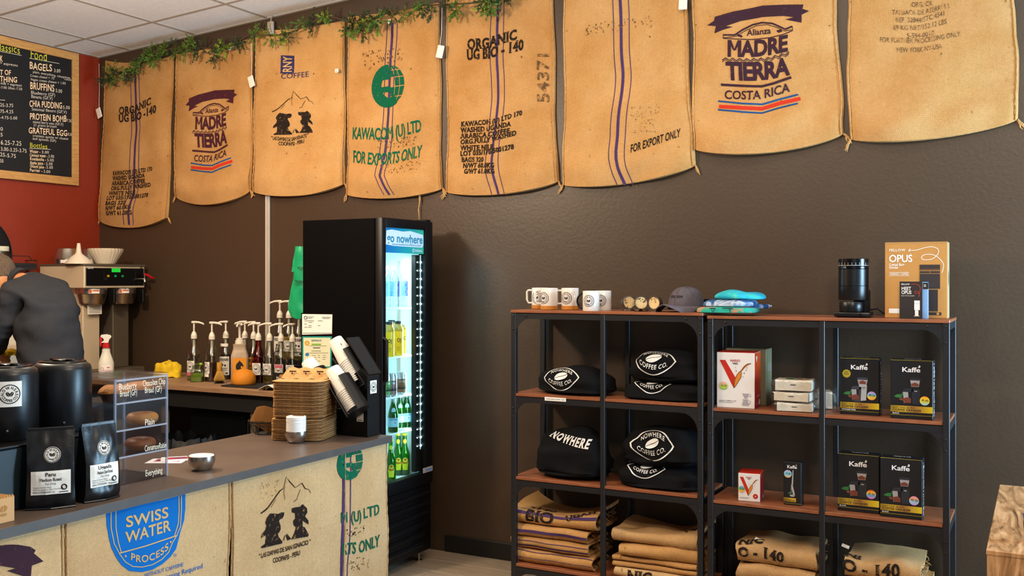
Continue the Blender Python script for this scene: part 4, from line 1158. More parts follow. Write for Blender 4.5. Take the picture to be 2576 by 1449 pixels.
# candle tins leaning on their lids
mat('wax', '#e3c48c', 0.6, var=0.12, vscale=40); mat('star_anise', '#4a2a14', 0.8)
for i, (px, Y, yaw, lab) in enumerate([(1581, 4.56, 0.35, 'open candle tin with cream wax, leftmost of three'), (1612, 4.525, 0.2, 'open candle tin with coffee beans in wax, middle of three'), (1648, 4.545, -0.45, 'open candle tin turned sideways beside the grey cap')]):
    r = 0.031; L = 0.036
    t = thing('candle_tin', lab, 'candle', (shx(px, Y), Y, ZT(0)), yaw + 0.35, 'open candle tins on the shelf top')
    lid_z = 0.010
    mk('tin_lid', MB().lathe([(0.0001, 0), (0.0315, 0), (0.0325, 0.002), (0.0325, lid_z - 0.001), (0.031, lid_z), (0.0001, lid_z)], 32), 'tin', t, 40).location = (0, -0.002, 0)
    M_ = Matrix.Translation((0, L * 0.55, lid_z + r + 0.0005)) @ Matrix.Rotation(PI / 2 - 0.0, 4, 'X')
    mk('tin_cup', MB().lathe([(0.0001, 0), (r, 0), (r, L - 0.004), (r + 0.001, L - 0.002), (r, L), (r - 0.0015, L), (r - 0.0015, L - 0.004), (0.0001, L - 0.005)], 36).xf(M_), 'tin', t, 40)
    wx = mk('wax', MB().lathe([(r - 0.002, L - 0.0052), (r - 0.003, L - 0.003), (0.0001, L - 0.0026)], 32).xf(M_), 'wax', t, 40)
    rn = random.Random(i)
    m = MB()
    for k in range(16 if i == 1 else 9):
        a = rn.uniform(0.2, 2.4) if i != 0 else rn.uniform(1.9, 4.6); q = rn.uniform(0.3, 0.85) * r
        e = MB().lathe([(0.0001, -0.0018), (0.0016, -0.0008), (0.002, 0), (0.0014, 0.001), (0.0001, 0.0016)], 7, sx=rn.uniform(0.8, 1.9))
        m.join(e.xf(M_ @ Matrix.Translation((q * math.cos(a), q * math.sin(a), L - 0.0022)) @ rotz(rn.uniform(0, 3))))
    o = mk('spice_bits', m, 'star_anise', t, 60); o['kind'] = 'stuff'
t = thing('dried_pod', 'dried brown leaf scrap lying in front of the candle tins', 'dried leaf', (shx(1617, 4.48), 4.475, ZT(0)))
mk('leaf_scrap', MB().sheet(14, 5, lambda u, v: Vector(((u - .5) * 0.085 * (1 - 0.0 * v), (v - .5) * 0.03 * math.sin(PI * min(1, max(0.02, u)))**0.5, 0.004 + 0.012 * math.exp(-((u - .5) / .12) ** 2) + 0.003 * math.sin(u * 19 + v * 4))), lambda u, v: Vector((0, 0, 1)), 0.0015), 'star_anise', t)
# cap
mat('cap_cloth', '#5d565c', 0.95, var=0.12, vscale=60, bump=0.2, bscale=300, spec=0.15); mat('cap_thread', '#18141c', 0.8)
cx = shx(1726, 4.60)
t = thing('baseball_cap', 'washed grey baseball cap with dark stitched words, brim toward the camera', 'cap', (cx, 4.60, ZT(0)), -0.32)
ca, cb, ch = 0.082, 0.095, 0.105
def dome(a, e, k=1.0):
    # a: azimuth, e: elevation 0..pi/2
    r = math.cos(e) ** 0.75
    return Vector((ca * k * r * math.sin(a), -cb * k * r * math.cos(a), 0.012 + ch * k * math.sin(e) ** 0.9))
m = MB().grid(48, 14, lambda u, v: dome(2 * PI * u, PI / 2 * v) + Vector((0, 0, 0.004 * noise.noise(Vector((math.cos(2 * PI * u) * 2, math.sin(2 * PI * u) * 2, v * 3))))))
mk('crown', m, 'cap_cloth', t, 60)
for k in range(6):
    mk('panel_seam', MB().tube([dome(PI / 6 + k * PI / 3 - PI / 6, PI / 2 * j / 10, 1.012) for j in range(11)], 0.0011, 5), 'cap_cloth', t)
mk('crown_button', MB().lathe([(0.007, 0), (0.006, 0.003), (0.0001, 0.004)], 12, (0, 0, 0.012 + ch)), 'cap_cloth', t, 50)
def brim(u, v):
    a = (u - 0.5) * 2.5; R0 = 0.9 + 0.1
    p0 = dome(a, 0.0, 0.99); q = p0 + Vector((0.02 * math.sin(a), -0.085 * v * max(0.12, math.cos(a * 0.62)) ** 0.8, 0.004 - 0.020 * v * abs(math.sin(a)) - 0.012 * v * v + 0.022 * v * math.cos(a)))
    return q + Vector((0, 0, 0.012 - 0.022 * abs(math.sin(a)) ** 2 * v))
def brim2(u, v):
    p = brim(u, v); p.z = max(0.0045, p.z); return p
mk('brim', MB().sheet(28, 10, brim2, lambda u, v: Vector((0, 0, 1)), 0.004), 'cap_cloth', t, 50)
mk('stitched_words', Art().text('here, now', 0, 0, 0.019, 'b', w=0.088, align='c', shear=0.15).mesh(lambda x, y: dome(x / 0.088, 0.50 + y / 0.10, 1.02)), 'cap_thread', t)
# tie-dye shirts
def pillow_pt(a, b, c, p, th, ph):
    ct, st_ = math.cos(th), math.sin(th); cp, sp = math.cos(ph), math.sin(ph)
    g = lambda x: math.copysign(abs(x) ** (2 / p), x)
    return Vector((a * g(cp) * g(ct), b * g(cp) * g(st_), c * g(sp)))
def pillow(a, b, c, p, seed, amp, nu=44, nv=22, freq=9.0, fold=0.0):
    """soft folded cloth: a rounded block with creases, resting on z = 0"""
    def fn(u, v):
        q = pillow_pt(a, b, c, p, 2 * PI * u, PI * (v - 0.5))
        n = noise.noise(Vector((q.x * freq + seed * 7, q.y * freq, q.z * freq * 2.2)))
        cr = noise.noise(Vector((q.x * freq * 0.5 + seed, q.z * freq * 5, q.y * freq * 0.6 + seed)))
        d = q.normalized() * (amp * n + fold * cr)
        q = q + d
        if q.z < 0: q.z = max(-c, q.z) * 0.3
        return q + Vector((0, 0, c * 0.3))
    m = MB().grid(nu, nv, fn); return m
def tiedye(name, cols, scale, seed):
    m, nt, b = nodes(name)
    tc = N(nt, 'ShaderNodeTexCoord'); mp = N(nt, 'ShaderNodeMapping'); mp.inputs['Location'].default_value = (seed, seed * 2, 0)
    nt.links.new(tc.outputs['Object'], mp.inputs[0])
    n = N(nt, 'ShaderNodeTexNoise', Scale=scale, Detail=2.5, Distortion=0.8); nt.links.new(mp.outputs[0], n.inputs['Vector'])
    cr = N(nt, 'ShaderNodeValToRGB'); e = cr.color_ramp.elements
    e[0].position = cols[0][0]; e[0].color = lin(cols[0][1]); e[1].position = cols[-1][0]; e[1].color = lin(cols[-1][1])
    for p_, c_ in cols[1:-1]: k = e.new(p_); k.color = lin(c_)
    nt.links.new(n.outputs[0], cr.inputs[0]); nt.links.new(cr.outputs[0], b.inputs['Base Color']); b.inputs['Roughness'].default_value = 0.9
tiedye('dye_rainbow', [(0.30, '#e2672e'), (0.42, '#1f9a86'), (0.55, '#1fa08c'), (0.66, '#c8383a'), (0.75, '#3a64a8')], 9, 1.3)
tiedye('dye_blue', [(0.32, '#17406e'), (0.45, '#2a5c94'), (0.55, '#b9c4d4'), (0.62, '#7d9cc0'), (0.75, '#204878')], 14, 4.1)
tiedye('dye_aqua', [(0.30, '#148aa8'), (0.45, '#1aa6c4'), (0.56, '#35b8b0'), (0.64, '#7cc460'), (0.76, '#2a90c0')], 8, 7.7)
sx_ = shx(1836, 4.55)
t = thing('folded_shirt', 'lowest folded tie-dye shirt, teal and orange with black print', 'shirt', (shx(1832, 4.54), 4.545, ZT(0)), 0.02, 'folded tie-dye shirts in a pile')
mk('folded_cloth', pillow(0.133, 0.105, 0.022, 5, 1, 0.007, freq=14), 'dye_rainbow', t, 60)
mk('printed_letters', Art().text('U', -0.05, 0.006, 0.014, 'b').text('T', 0.03, 0.005, 0.014, 'b').rect(-0.06, 0.020, -0.03, 0.024).rect(0.0, 0.021, 0.05, 0.025).mesh(lambda x, y: Vector((x, -0.1115, y))), 'logo_black', t)
t = thing('folded_shirt', 'middle folded tie-dye shirt, navy blue and white', 'shirt', (shx(1840, 4.56), 4.56, ZT(0) + 0.0265), -0.05, 'folded tie-dye shirts in a pile')
mk('folded_cloth', pillow(0.120, 0.10, 0.029, 3.4, 2, 0.012, freq=13), 'dye_blue', t, 60)
mk('sleeve_roll', MB().tube([(0.07, -0.02, 0.006), (0.11, 0.0, 0.004), (0.15, 0.05, 0.003), (0.172, 0.06, 0.004)], [0.012, 0.012, 0.011, 0.004], 10), 'dye_blue', t, 60)
t = thing('folded_shirt', 'topmost folded tie-dye shirt, bright aqua and lime', 'shirt', (shx(1862, 4.58), 4.575, ZT(0) + 0.058), 0.1, 'folded tie-dye shirts in a pile')
mk('folded_cloth', pillow(0.120, 0.105, 0.034, 2.4, 3, 0.016, freq=12), 'dye_aqua', t, 60)
mk('collar_label', MB().box(-0.05, -0.022, -0.02, -0.017, 0.034, 0.046, 0.001, 1), 'white_paper', t)
# small black stand behind the cap
t = thing('card_stand', 'small black card stand showing behind the grey cap', 'stand', (shx(1779, 4.66), 4.66, ZT(0)))
mk('stand_plate', MB().box(-0.016, 0.016, -0.004, 0.004, 0.0, 0.06, 0.002, 1), 'black_plastic', t); mk('stand_foot', MB().box(-0.02, 0.02, -0.02, 0.02, 0.0, 0.004, 0.001, 1), 'black_plastic', t)
# grinder
mat('grinder_black', '#0d0f12', 0.32)
gz = ZT(0, 2); gY = 4.56
t = thing('coffee_grinder', 'matte black electric coffee grinder standing beside the tan grinder carton', 'grinder', (shx(2148, gY), gY, gz), 0.06)
mk('base', MB().box(-0.075, 0.073, -0.075, 0.10, 0.004, 0.023, 0.004, 2), 'grinder_black', t, 40)
mk('rubber_feet', MB().box(-0.065, 0.063, -0.06, 0.09, 0.0, 0.005), 'black_matte', t)
mk('column', MB().box(0.0, 0.064, -0.01, 0.064, 0.022, 0.12, 0.006, 2), 'grinder_black', t, 40)
mk('catch_cup', MB().lathe([(0.001, 0.023), (0.050, 0.024), (0.052, 0.027), (0.052, 0.066), (0.050, 0.069), (0.001, 0.069)], 40, (-0.008, -0.012, 0)), 'grinder_black', t, 40)
mk('body', MB().lathe([(0.001, 0.074), (0.061, 0.075), (0.063, 0.078), (0.0635, 0.135), (0.0635, 0.137), (0.062, 0.138), (0.001, 0.138)], 48, (-0.002, 0.002, 0)).lathe([(0.061, 0.138), (0.0632, 0.139), (0.0632, 0.210), (0.061, 0.212)], 48, (-0.002, 0.002, 0)), 'grinder_black', t, 40)
mk('adjust_ring', MB().lathe([(0.0618, 0.212), (0.0638, 0.213), (0.0638, 0.221), (0.0618, 0.222)], 48, (-0.002, 0.002, 0)), 'black_gloss', t, 40)
mk('hopper_lid', MB().lathe([(0.0618, 0.223), (0.0636, 0.224), (0.0636, 0.255), (0.060, 0.257), (0.001, 0.257)], 48, (-0.002, 0.002, 0)), 'black_gloss', t, 40)
a = Art()
for k in range(-30, 31):
    a.rect(k * 0.0032 - 0.0005, 0.225, k * 0.0032 + 0.0005, 0.2285 if k % 5 else 0.235)
for k in range(-6, 7): a.rect(k * 0.016 - 0.0009, 0.236, k * 0.016 + 0.0009, 0.2385)
o = mk('dial_marks', a.mesh(lambda x, y: Vector((-0.002 + 0.0642 * math.sin(x / 0.064), 0.002 - 0.0642 * math.cos(x / 0.064), y))), 'white_print', t); o['kind'] = 'stuff'
mk('pointer_tab', MB().box(-0.038, -0.028, -0.0575, -0.052, 0.213, 0.222, 0.001, 1), 'tin', t)
mk('power_knob', MB().lathe([(0.009, 0), (0.009, 0.004), (0.0075, 0.005), (0.001, 0.005)], 20).xf(Matrix.Translation((0.036, -0.0745, 0.0135)) @ Matrix.Rotation(PI / 2, 4, 'X')), 'black_gloss', t, 40)
mk('power_cord', MB().tube([(0.06, 0.09, 0.03), (0.09, 0.12, 0.035), (0.11, 0.14, 0.015), (0.15, 0.15, 0.004), (0.20, 0.16, 0.004)], 0.0035, 8), 'black_plastic', t, 50)
# tan grinder carton
mat('kraft_tan', '#b8813f', 0.65, var=0.04, vscale=30); mat('kraft_side', '#a58f66', 0.65); mat('kraft_print', '#e8e2d8', 0.6); mat('kraft_dark', '#2e2322', 0.6)
t, W = carton('grinder_carton', 'tall tan carton with white lettering and a dark grinder drawing', 'box', 2226, 2384, 4.53, gz, 0.325, 0.118, ['kraft_tan', 'kraft_side'], 0.03)
F = lambda l: (lambda x, y: Vector((x * W, -l, y * W)))
H = 0.325 / W
a = Art().text('FELLOW', 0.07, H - 0.155, 0.04, 'b', w=0.26, track=0.08).text('OPUS', 0.065, H - 0.34, 0.12, 'b', w=0.38, track=-0.03).text('Conical Burr', 0.068, H - 0.405, 0.042, 'b', w=0.25).text('Grinder', 0.068, H - 0.455, 0.042, 'b', w=0.15)
a.line([(0.07, H - 0.52), (0.39, H - 0.52), (0.39, H - 0.575), (0.07, H - 0.575)], 0.007, True).text('ESPRESSO + COFFEE', 0.085, H - 0.56, 0.024, 'b', w=0.29)
a.rect(0.065, 0.085, 0.235, 0.165)
sq = dens([(0.38, H - 0.14), (0.50, H - 0.14), (0.62, H - 0.105), (0.74, H - 0.085), (0.84, H - 0.12), (0.85, H - 0.20), (0.76, H - 0.29), (0.63, H - 0.305), (0.585, H - 0.265), (0.65, H - 0.215), (0.78, H - 0.225), (0.88, H - 0.30), (0.935, H - 0.40), (0.91, H - 0.53)], 90)
a.line(sq, 0.010).line([(0.41, H - 0.115), (0.38, H - 0.14), (0.405, H - 0.165)], 0.010)
mk('lettering', a.mesh(F(0.001)), 'kraft_print', t)
a = Art().rect(0.56, H - 0.46, 0.88, H - 0.39)
for k in range(12): a.rect(0.56 + k * 0.0275, H - 0.49, 0.56 + k * 0.0275 + 0.016, H - 0.459)
a.rect(0.56, H - 0.535, 0.715, H - 0.50).rect(0.725, H - 0.535, 0.88, H - 0.50).rect(0.56, H - 0.80, 0.88, H - 0.545).rect(0.60, 0.125, 0.845, H - 0.815).rect(0.68, 0.06, 0.90, 0.11)
mk('grinder_drawing', a.mesh(F(0.001)), 'kraft_dark', t)
mk('drawing_knob', Art().ell(0.845, 0.085, 0.022, 0.022, 16).mesh(F(0.0014)), 'kraft_tan', t)
mk('side_slot', Art().poly([(0.06, 0.17 - 0.035), (0.075, 0.15), (0.078, 0.17), (0.075, 0.19), (0.06, 0.205), (0.045, 0.19), (0.042, 0.17), (0.045, 0.15)]).mesh(lambda x, y: Vector((W + 0.001, x, y))), 'logo_navy', t)
mk('side_text', Art().rect(0.056, 0.03, 0.060, 0.125).rect(0.056, 0.215, 0.060, 0.29).mesh(lambda x, y: Vector((W + 0.001, x, y))), 'kraft_print', t)
mk('lid_fold', MB().box(0.001, W - 0.001, -0.0012, 0.0, 0.319, 0.3205), 'kraft_side', t)
# booklets
mat('booklet_dark', '#2b2321', 0.45); mat('booklet_red', '#c03a2a', 0.5); mat('booklet_blue', '#8fb2dc', 0.25)
t, W = carton('blue_booklet', 'pale blue folded leaflet behind the dark booklet at the tan carton', 'booklet', 2320, 2336, 4.500, gz, 0.155, 0.003, ['booklet_blue'], 0.0)
mk('header_print', Art().rect(0.1, 0.125, 0.95, 0.152).mesh(lambda x, y: Vector((x * W, -0.0008, y))), 'booklet_dark', t)
mk('header_lines', Art().rect(0.25, 0.141, 0.6, 0.144).rect(0.25, 0.135, 0.6, 0.138).mesh(lambda x, y: Vector((x * W, -0.0014, y))), 'kraft_print', t)
t, W = carton('guide_booklet', 'dark brown MEET OPUS booklet propped against the tan carton', 'booklet', 2263, 2321, 4.485, gz, 0.157, 0.004, ['booklet_dark'], 0.0, bev=0.0008)
H = 0.157 / W
F = lambda l: (lambda x, y: Vector((x * W, -l, y * W)))
a = Art().text('FELLOW', 0.07, H - 0.16, 0.065, 'b', w=0.37, track=0.05).text('MEET', 0.08, H - 0.40, 0.15, 'b', w=0.42).text('OPUS', 0.08, H - 0.58, 0.15, 'b', w=0.44).text('A get to know you guide', 0.07, H - 0.68, 0.045, 'r', w=0.58)
a.rect(0.63, 0.12, 0.86, 0.145).rect(0.67, 0.14, 0.82, 0.40).rect(0.64, 0.41, 0.88, 0.70).rect(0.64, 0.71, 0.88, 0.85)
mk('lettering', a.mesh(F(0.001)), 'kraft_print', t)
mk('red_squiggle', Art().line(dens([(0.51, H - 0.13), (0.66, H - 0.12), (0.82, H - 0.17), (0.90, H - 0.32), (0.86, H - 0.50), (0.76, H - 0.56), (0.66, H - 0.50), (0.72, H - 0.43), (0.83, H - 0.50), (0.86, H - 0.60), (0.82, H - 0.72)], 60), 0.018).mesh(F(0.001)), 'booklet_red', t)
# ------------------------------------------------------------------ hoodies on the shelves
EYE = Art()
def lens(k, n=20):
    up = [(-k + 2 * k * i / n, (0.66 * (k ** 0.9)) * math.sin(PI * i / n) ** 0.8) for i in range(n + 1)]
    return up + [(x, -y) for x, y in up[-2:0:-1]]
o1, o2 = lens(1.0), lens(0.925)
EYE.add(o1 + o2, [(i, (i + 1) % len(o1), len(o1) + (i + 1) % len(o1), len(o1) + i) for i in range(len(o1))])
def eyetext(a, t, path, h, font='s', shear=0.0): a.ptext(t, path, h, font)
EYE.ptext('NOWHERE', [(-0.56, 0.20), (-0.3, 0.33), (0, 0.38), (0.3, 0.33), (0.56, 0.20)], 0.15, 'b', track=0.12)
EYE.ptext('COFFEE CO.', [(-0.62, -0.22), (-0.3, -0.37), (0, -0.42), (0.3, -0.37), (0.62, -0.22)], 0.19, 'b', track=0.10)
bean(EYE, 0.0, 0.09, 0.20, 0.33, -1.15, 0.07)
def hoodie(px0, px1, Y, k, zoff, h, depth, label, seed, marks, p=3.0, rz=0.0):
    xa, xb = shx(px0, Y), shx(px1, Y); a = (xb - xa) / 2; b = depth / 2; c = h / 1.3
    t = thing('folded_hoodie', label, 'hoodie', ((xa + xb) / 2, Y + b, ZT(k) + zoff), rz, 'folded black hoodies on the shelves')
    mk('folded_cloth', pillow(a, b, c, p, seed, 0.020, 64, 34, 7.0, 0.014), 'black_cloth', t, 60)
    def on(x, s_):
        kx = max(0.0, 1 - abs(x / a) ** p) ** (1 / p)
        L = 0; prev = None
        for i in range(61):
            ph = -PI / 2 * 0.4 + (PI / 2 * 1.9) * i / 60
            q = pillow_pt(a, b, c, p, 0, ph)
            g = lambda v: math.copysign(abs(v) ** (2 / p), v)
            y = -b * kx * g(math.cos(ph)); z = c * kx * g(math.sin(ph))
            if z < 0: z *= 0.3
            cur = Vector((x, y, z + c * 0.3))
            if prev is not None:
                d = (cur - prev).length
                if L + d >= s_: return prev.lerp(cur, (s_ - L) / max(d, 1e-6))
                L += d
            prev = cur
        return prev
    for art, (mx, ms, sc, rot) in marks:
        cr, sr = math.cos(rot), math.sin(rot)
        def fn(x, y):
            X = mx + (x * cr - y * sr) * sc; S_ = ms + (x * sr + y * cr) * sc
            q = on(X, max(0.0, S_)); qn = Vector((q.x * 0.3, q.y, q.z - c * 0.3)).normalized()
            w = q - Vector((0, 0, c * 0.3))
            n = noise.noise(Vector((w.x * 7 + seed * 7, w.y * 7, w.z * 15.4))) * 0.020
            cr_ = noise.noise(Vector((w.x * 3.5 + seed, w.z * 35, w.y * 4.2 + seed))) * 0.014
            return q + w.normalized() * (n + cr_) + qn * 0.003 + Vector((0, -0.002, 0.002))
        mk('printed_logo', art.mesh(fn, 0.12), 'white_print', t)
    return t
hoodie(1330, 1524, 4.46, 1, 0, 0.135, 0.26, 'black hoodie folded flat, alone on the upper left shelf', 1, [(EYE, (-0.035, 0.085, 0.098, 0.08))], 2.3)
hoodie(1560, 1768, 4.46, 1, 0, 0.085, 0.27, 'lower black hoodie of the pair on the upper shelf, logo half covered', 2, [(EYE, (-0.055, 0.100, 0.098, 0.0))], 4.0)
hoodie(1563, 1760, 4.465, 1, 0.082, 0.150, 0.26, 'upper black hoodie of the pair on the upper shelf, logo facing front', 3, [(EYE, (-0.03, 0.105, 0.106, 0.0))], 2.5)
NOW = Art().ptext('NOWHERE', [(-1, 0.0), (0, 0.06), (1, -0.02)], 0.42, 's', track=0.1)
hoodie(1333, 1508, 4.46, 2, 0, 0.255, 0.24, 'black hoodie bundle with big white word across it', 4, [(NOW, (0.012, 0.170, 0.112, -0.25))], 2.7)
hoodie(1550, 1752, 4.46, 2, 0, 0.105, 0.26, 'lower black hoodie of the pair on the lower shelf, logo half covered', 5, [(EYE, (-0.06, 0.115, 0.100, 0.0))], 4.0)
hoodie(1553, 1748, 4.465, 2, 0.100, 0.185, 0.25, 'upper black hoodie of the pair on the lower shelf, whole logo in front', 6, [(EYE, (-0.02, 0.10, 0.112, 0.02))], 3.0)

# ------------------------------------------------------------------ folded sacks on the bottom boards
def folded_sack(px0, px1, Y, z, h, depth, label, seed, layers=2, cloth='burlap', unit=1, saddle=0.0, marks=(), stripes=(), rz=0.0, th=0.011, tilt=0.0, wav=0.010, frays=0):
    xa, xb = shx(px0, Y), shx(px1, Y); W = xb - xa
    t = thing('folded_sack', label, 'sack', ((xa + xb) / 2, Y, z), rz, 'folded burlap sacks on the bottom shelves')
    r = (h - th) / (2 * (layers - 1)) if layers > 1 else 0.01
    path = []
    for i in range(layers):
        zz = th / 2 + i * 2 * r
        ys = [depth - r - (depth - 2 * r) * k / 7 for k in range(8)]
        if i % 2: ys = ys[::-1]
        path += [(y, zz) for y in ys]
        if i < layers - 1:
            cy = r if i % 2 == 0 else depth - r
            sg = -1 if i % 2 == 0 else 1
            path += [(cy + sg * r * math.sin(PI * k / 6), zz + r - r * math.cos(PI * k / 6)) for k in range(1, 6)]
    n = len(path); nor = []
    for i in range(n):
        a_ = path[max(0, i - 1)]; b_ = path[min(n - 1, i + 1)]
        dx, dz_ = b_[0] - a_[0], b_[1] - a_[1]; l = math.hypot(dx, dz_) or 1
        nor.append((dz_ / l, -dx / l))
    outer = [(path[i][0] - nor[i][0] * th / 2 * -1, path[i][1] - nor[i][1] * th / 2 * -1) for i in range(n)]
    inner = [(path[i][0] - nor[i][0] * th / 2, path[i][1] - nor[i][1] * th / 2) for i in range(n)]
    loop = outer + inner[::-1]
    def defm(x, y, zz):
        u = x / W
        f = max(0.0, zz) / h
        dz_ = wav * noise.noise(Vector((u * 2.6 + seed, y * 5, seed))) * f + saddle * f * (4 * u * u - 0.35) * (0.4 + y / depth) + tilt * u * f
        dy = 0.014 * noise.noise(Vector((u * 3 + seed * 2, zz * 14, 1.7)))
        dx = 0.012 * noise.noise(Vector((y * 8, zz * 20 + seed, 4.4))) * (2 * abs(u)) ** 3
        return Vector((x + dx, y + dy, max(0.0005 if zz < th else 0, zz + dz_)))
    nx = 26; m = MB(); L = len(loop)
    for i in range(nx + 1):
        x = (i / nx - 0.5) * W
        m.v += [tuple(defm(x, y, zz)) for y, zz in loop]
    for i in range(nx):
        for k in range(L):
            k2 = (k + 1) % L
            m.f.append((i * L + k, i * L + k2, (i + 1) * L + k2, (i + 1) * L + k))
    half = len(loop) // 2
    for base in (0, nx * L):
        for k in range(half - 1): m.f.append((base + k, base + k + 1, base + L - 2 - k, base + L - 1 - k))
    mk('folded_cloth', m, cloth, t, 60, lambda co: (co.x, co.y + co.z))
    # printing on the outside of the front fold and the top
    top_ = [(y, zz) for y, zz in zip([p_[0] for p_ in outer], [p_[1] for p_ in outer])]
    # outer skin seen from the front: from the lowest front fold up and over the top layer
    skin = [(r - (h / 2) * math.sin(a_), h / 2 - (h / 2) * math.cos(a_)) for a_ in [PI * k / 20 for k in range(21)]]
    skin = [(min(y, 10), zz) for y, zz in skin] + [(r + (depth - 2 * r) * k / 8, h) for k in range(1, 9)]
    def onskin(x, s_):
        L_ = 0
        for k in range(len(skin) - 1):
            d = math.dist(skin[k], skin[k + 1])
            if L_ + d >= s_:
                f = (s_ - L_) / d; y = skin[k][0] + (skin[k + 1][0] - skin[k][0]) * f; zz = skin[k][1] + (skin[k + 1][1] - skin[k][1]) * f
                nv = Vector((0, -(skin[k + 1][1] - skin[k][1]), (skin[k + 1][0] - skin[k][0]))).normalized() if True else None
                return defm(x, y, zz) + Vector((0, -abs(skin[k + 1][1] - skin[k][1]) / d, abs(skin[k + 1][0] - skin[k][0]) / d)) * 0.0035
            L_ += d
        return defm(x, skin[-1][0], skin[-1][1]) + Vector((0, 0, 0.0035))
    if layers == 2:
        for s_, w_ in stripes:
            mk('woven_stripe', Art().line([(-W / 2 + W * k / 26, s_) for k in range(27)], w_).mesh(onskin, 0.03), 'purple_thread', t)
    for art, (mx, ms, sc, rot) in marks:
        c_, q_ = math.cos(rot), math.sin(rot)
        mk('printed_mark', art.mesh(lambda x, y: onskin(mx + (x * c_ - y * q_) * sc, max(0, ms + (x * q_ + y * c_) * sc)), 0.25), 'ink_black', t)
    if frays:
        rn = random.Random(seed); f = MB()
        for k in range(frays):
            p0 = Vector((W / 2 - 0.01, rn.uniform(0.03, depth * 0.8), rn.uniform(0.3, 1.0) * h))
            q = [p0]
            for j in range(3): q.append(q[-1] + Vector((rn.uniform(0.002, 0.014), rn.uniform(-0.012, 0.004), rn.uniform(-0.01, 0.008))))
            f.tube(q, [0.002, 0.0018, 0.0014, 0.0006], 4)
        o = mk('frayed_threads', f, 'cord', t); o['kind'] = 'stuff'
    return t
def word(t, font='s'): return Art().text(t, 0, 0, 1.0, font)
zb = ZT(3); z2 = ZT(3, 2)
YS = 4.468
c1 = 'first stack of folded sacks'
folded_sack(1296, 1490, YS, zb - 0.0, 0.068, 0.30, 'bottom sack of the left folded pile with thin purple lines', 11, stripes=((0.05, 0.003), (0.085, 0.003)), frays=10)
folded_sack(1285, 1480, YS + 0.01, zb + 0.070, 0.062, 0.30, 'second sack from the bottom in the left pile, thin purple lines', 12, stripes=((0.06, 0.003), (0.035, 0.010)), wav=0.012, frays=10)
folded_sack(1296, 1478, YS + 0.005, zb + 0.135, 0.058, 0.29, 'third sack up in the left pile with one wide purple stripe', 13, stripes=((0.045, 0.013),), wav=0.010, frays=8)
folded_sack(1292, 1500, YS + 0.01, zb + 0.197, 0.066, 0.31, 'top sack of the left pile, sagging middle, black letters and purple stripe', 14, stripes=((0.075, 0.013), (0.10, 0.002)), saddle=0.055, wav=0.012, marks=((word('BIO'), (-0.155, 0.035, 0.06, 0.0)), (word('-140'), (-0.155, 0.13, 0.045, 0.0)), (word('UGAN'), (0.07, 0.06, 0.034, 0.4))), frays=22)
folded_sack(1546, 1750, YS, zb, 0.050, 0.29, 'bottom sack of the second pile, NIC letters on its front', 21, marks=((word('NIC'), (-0.13, 0.012, 0.045, 0.0)),), cloth='burlap_pale', frays=6)
folded_sack(1540, 1752, YS + 0.01, zb + 0.052, 0.052, 0.28, 'second sack from the bottom in the second pile, folded double', 22, layers=4, th=0.009, frays=10)
folded_sack(1556, 1756, YS, zb + 0.107, 0.060, 0.29, 'third sack up in the second pile with open loop folds', 23, layers=2, th=0.013, wav=0.016, tilt=0.02, frays=10)
folded_sack(1542, 1756, YS + 0.005, zb + 0.170, 0.062, 0.30, 'top sack of the second pile with rolled front edge', 24, layers=2, th=0.013, wav=0.022, saddle=0.02, cloth='burlap_dull', tilt=0.02, marks=((word('140'), (0.12, 0.15, 0.04, 0.5)),), frays=12)
folded_sack(1850, 2050, YS, z2, 0.075, 0.28, 'bottom sack of the third pile under the dripper box shelf', 31, layers=4, th=0.010, cloth='burlap', unit=2, frays=10)
folded_sack(1852, 2045, YS, z2 + 0.078, 0.080, 0.28, 'middle sack of the third pile under the dripper box shelf', 32, layers=2, th=0.016, cloth='burlap_dull', unit=2, wav=0.02, frays=10)
folded_sack(1851, 2052, YS + 0.005, z2 + 0.161, 0.090, 0.30, 'top sack of the third pile, NIC and 140 letters', 33, layers=2, th=0.016, cloth='burlap_dull', unit=2, wav=0.018, marks=((word('NIC'), (-0.165, 0.115, 0.040, 0.0)), (word('O - 140'), (-0.168, 0.055, 0.042, 0.0))), frays=16)
folded_sack(2128, 2330, YS, z2, 0.075, 0.28, 'bottom sack of the right pile, purple marks at its corner', 41, layers=2, th=0.014, cloth='burlap_pale', unit=2, frays=14)
folded_sack(2130, 2335, YS, z2 + 0.078, 0.080, 0.28, 'middle sack of the right pile', 42, layers=2, th=0.016, cloth='burlap', unit=2, wav=0.02, frays=10)
bpy.context.scene.objects['folded_sack.012']['label'] = 'middle sack of the right pile below the touching grinder boxes'
folded_sack(2127, 2318, YS + 0.005, z2 + 0.161, 0.085, 0.30, 'top sack of the right pile, dark back fold, 140 letters', 43, layers=2, th=0.016, cloth='burlap_dull', unit=2, wav=0.018, marks=((word('NI'), (-0.155, 0.115, 0.040, 0.0)), (word('O - 140'), (-0.16, 0.05, 0.046, 0.0))), frays=16)
folded_sack(2318, 2372, YS + 0.02, z2, 0.12, 0.26, 'pale frayed sack roll squeezed at the right end of the bottom shelf', 44, layers=4, th=0.014, cloth='burlap_pale', unit=2, frays=20)
mat('tag_paper', '#d8d4cc', 0.7)
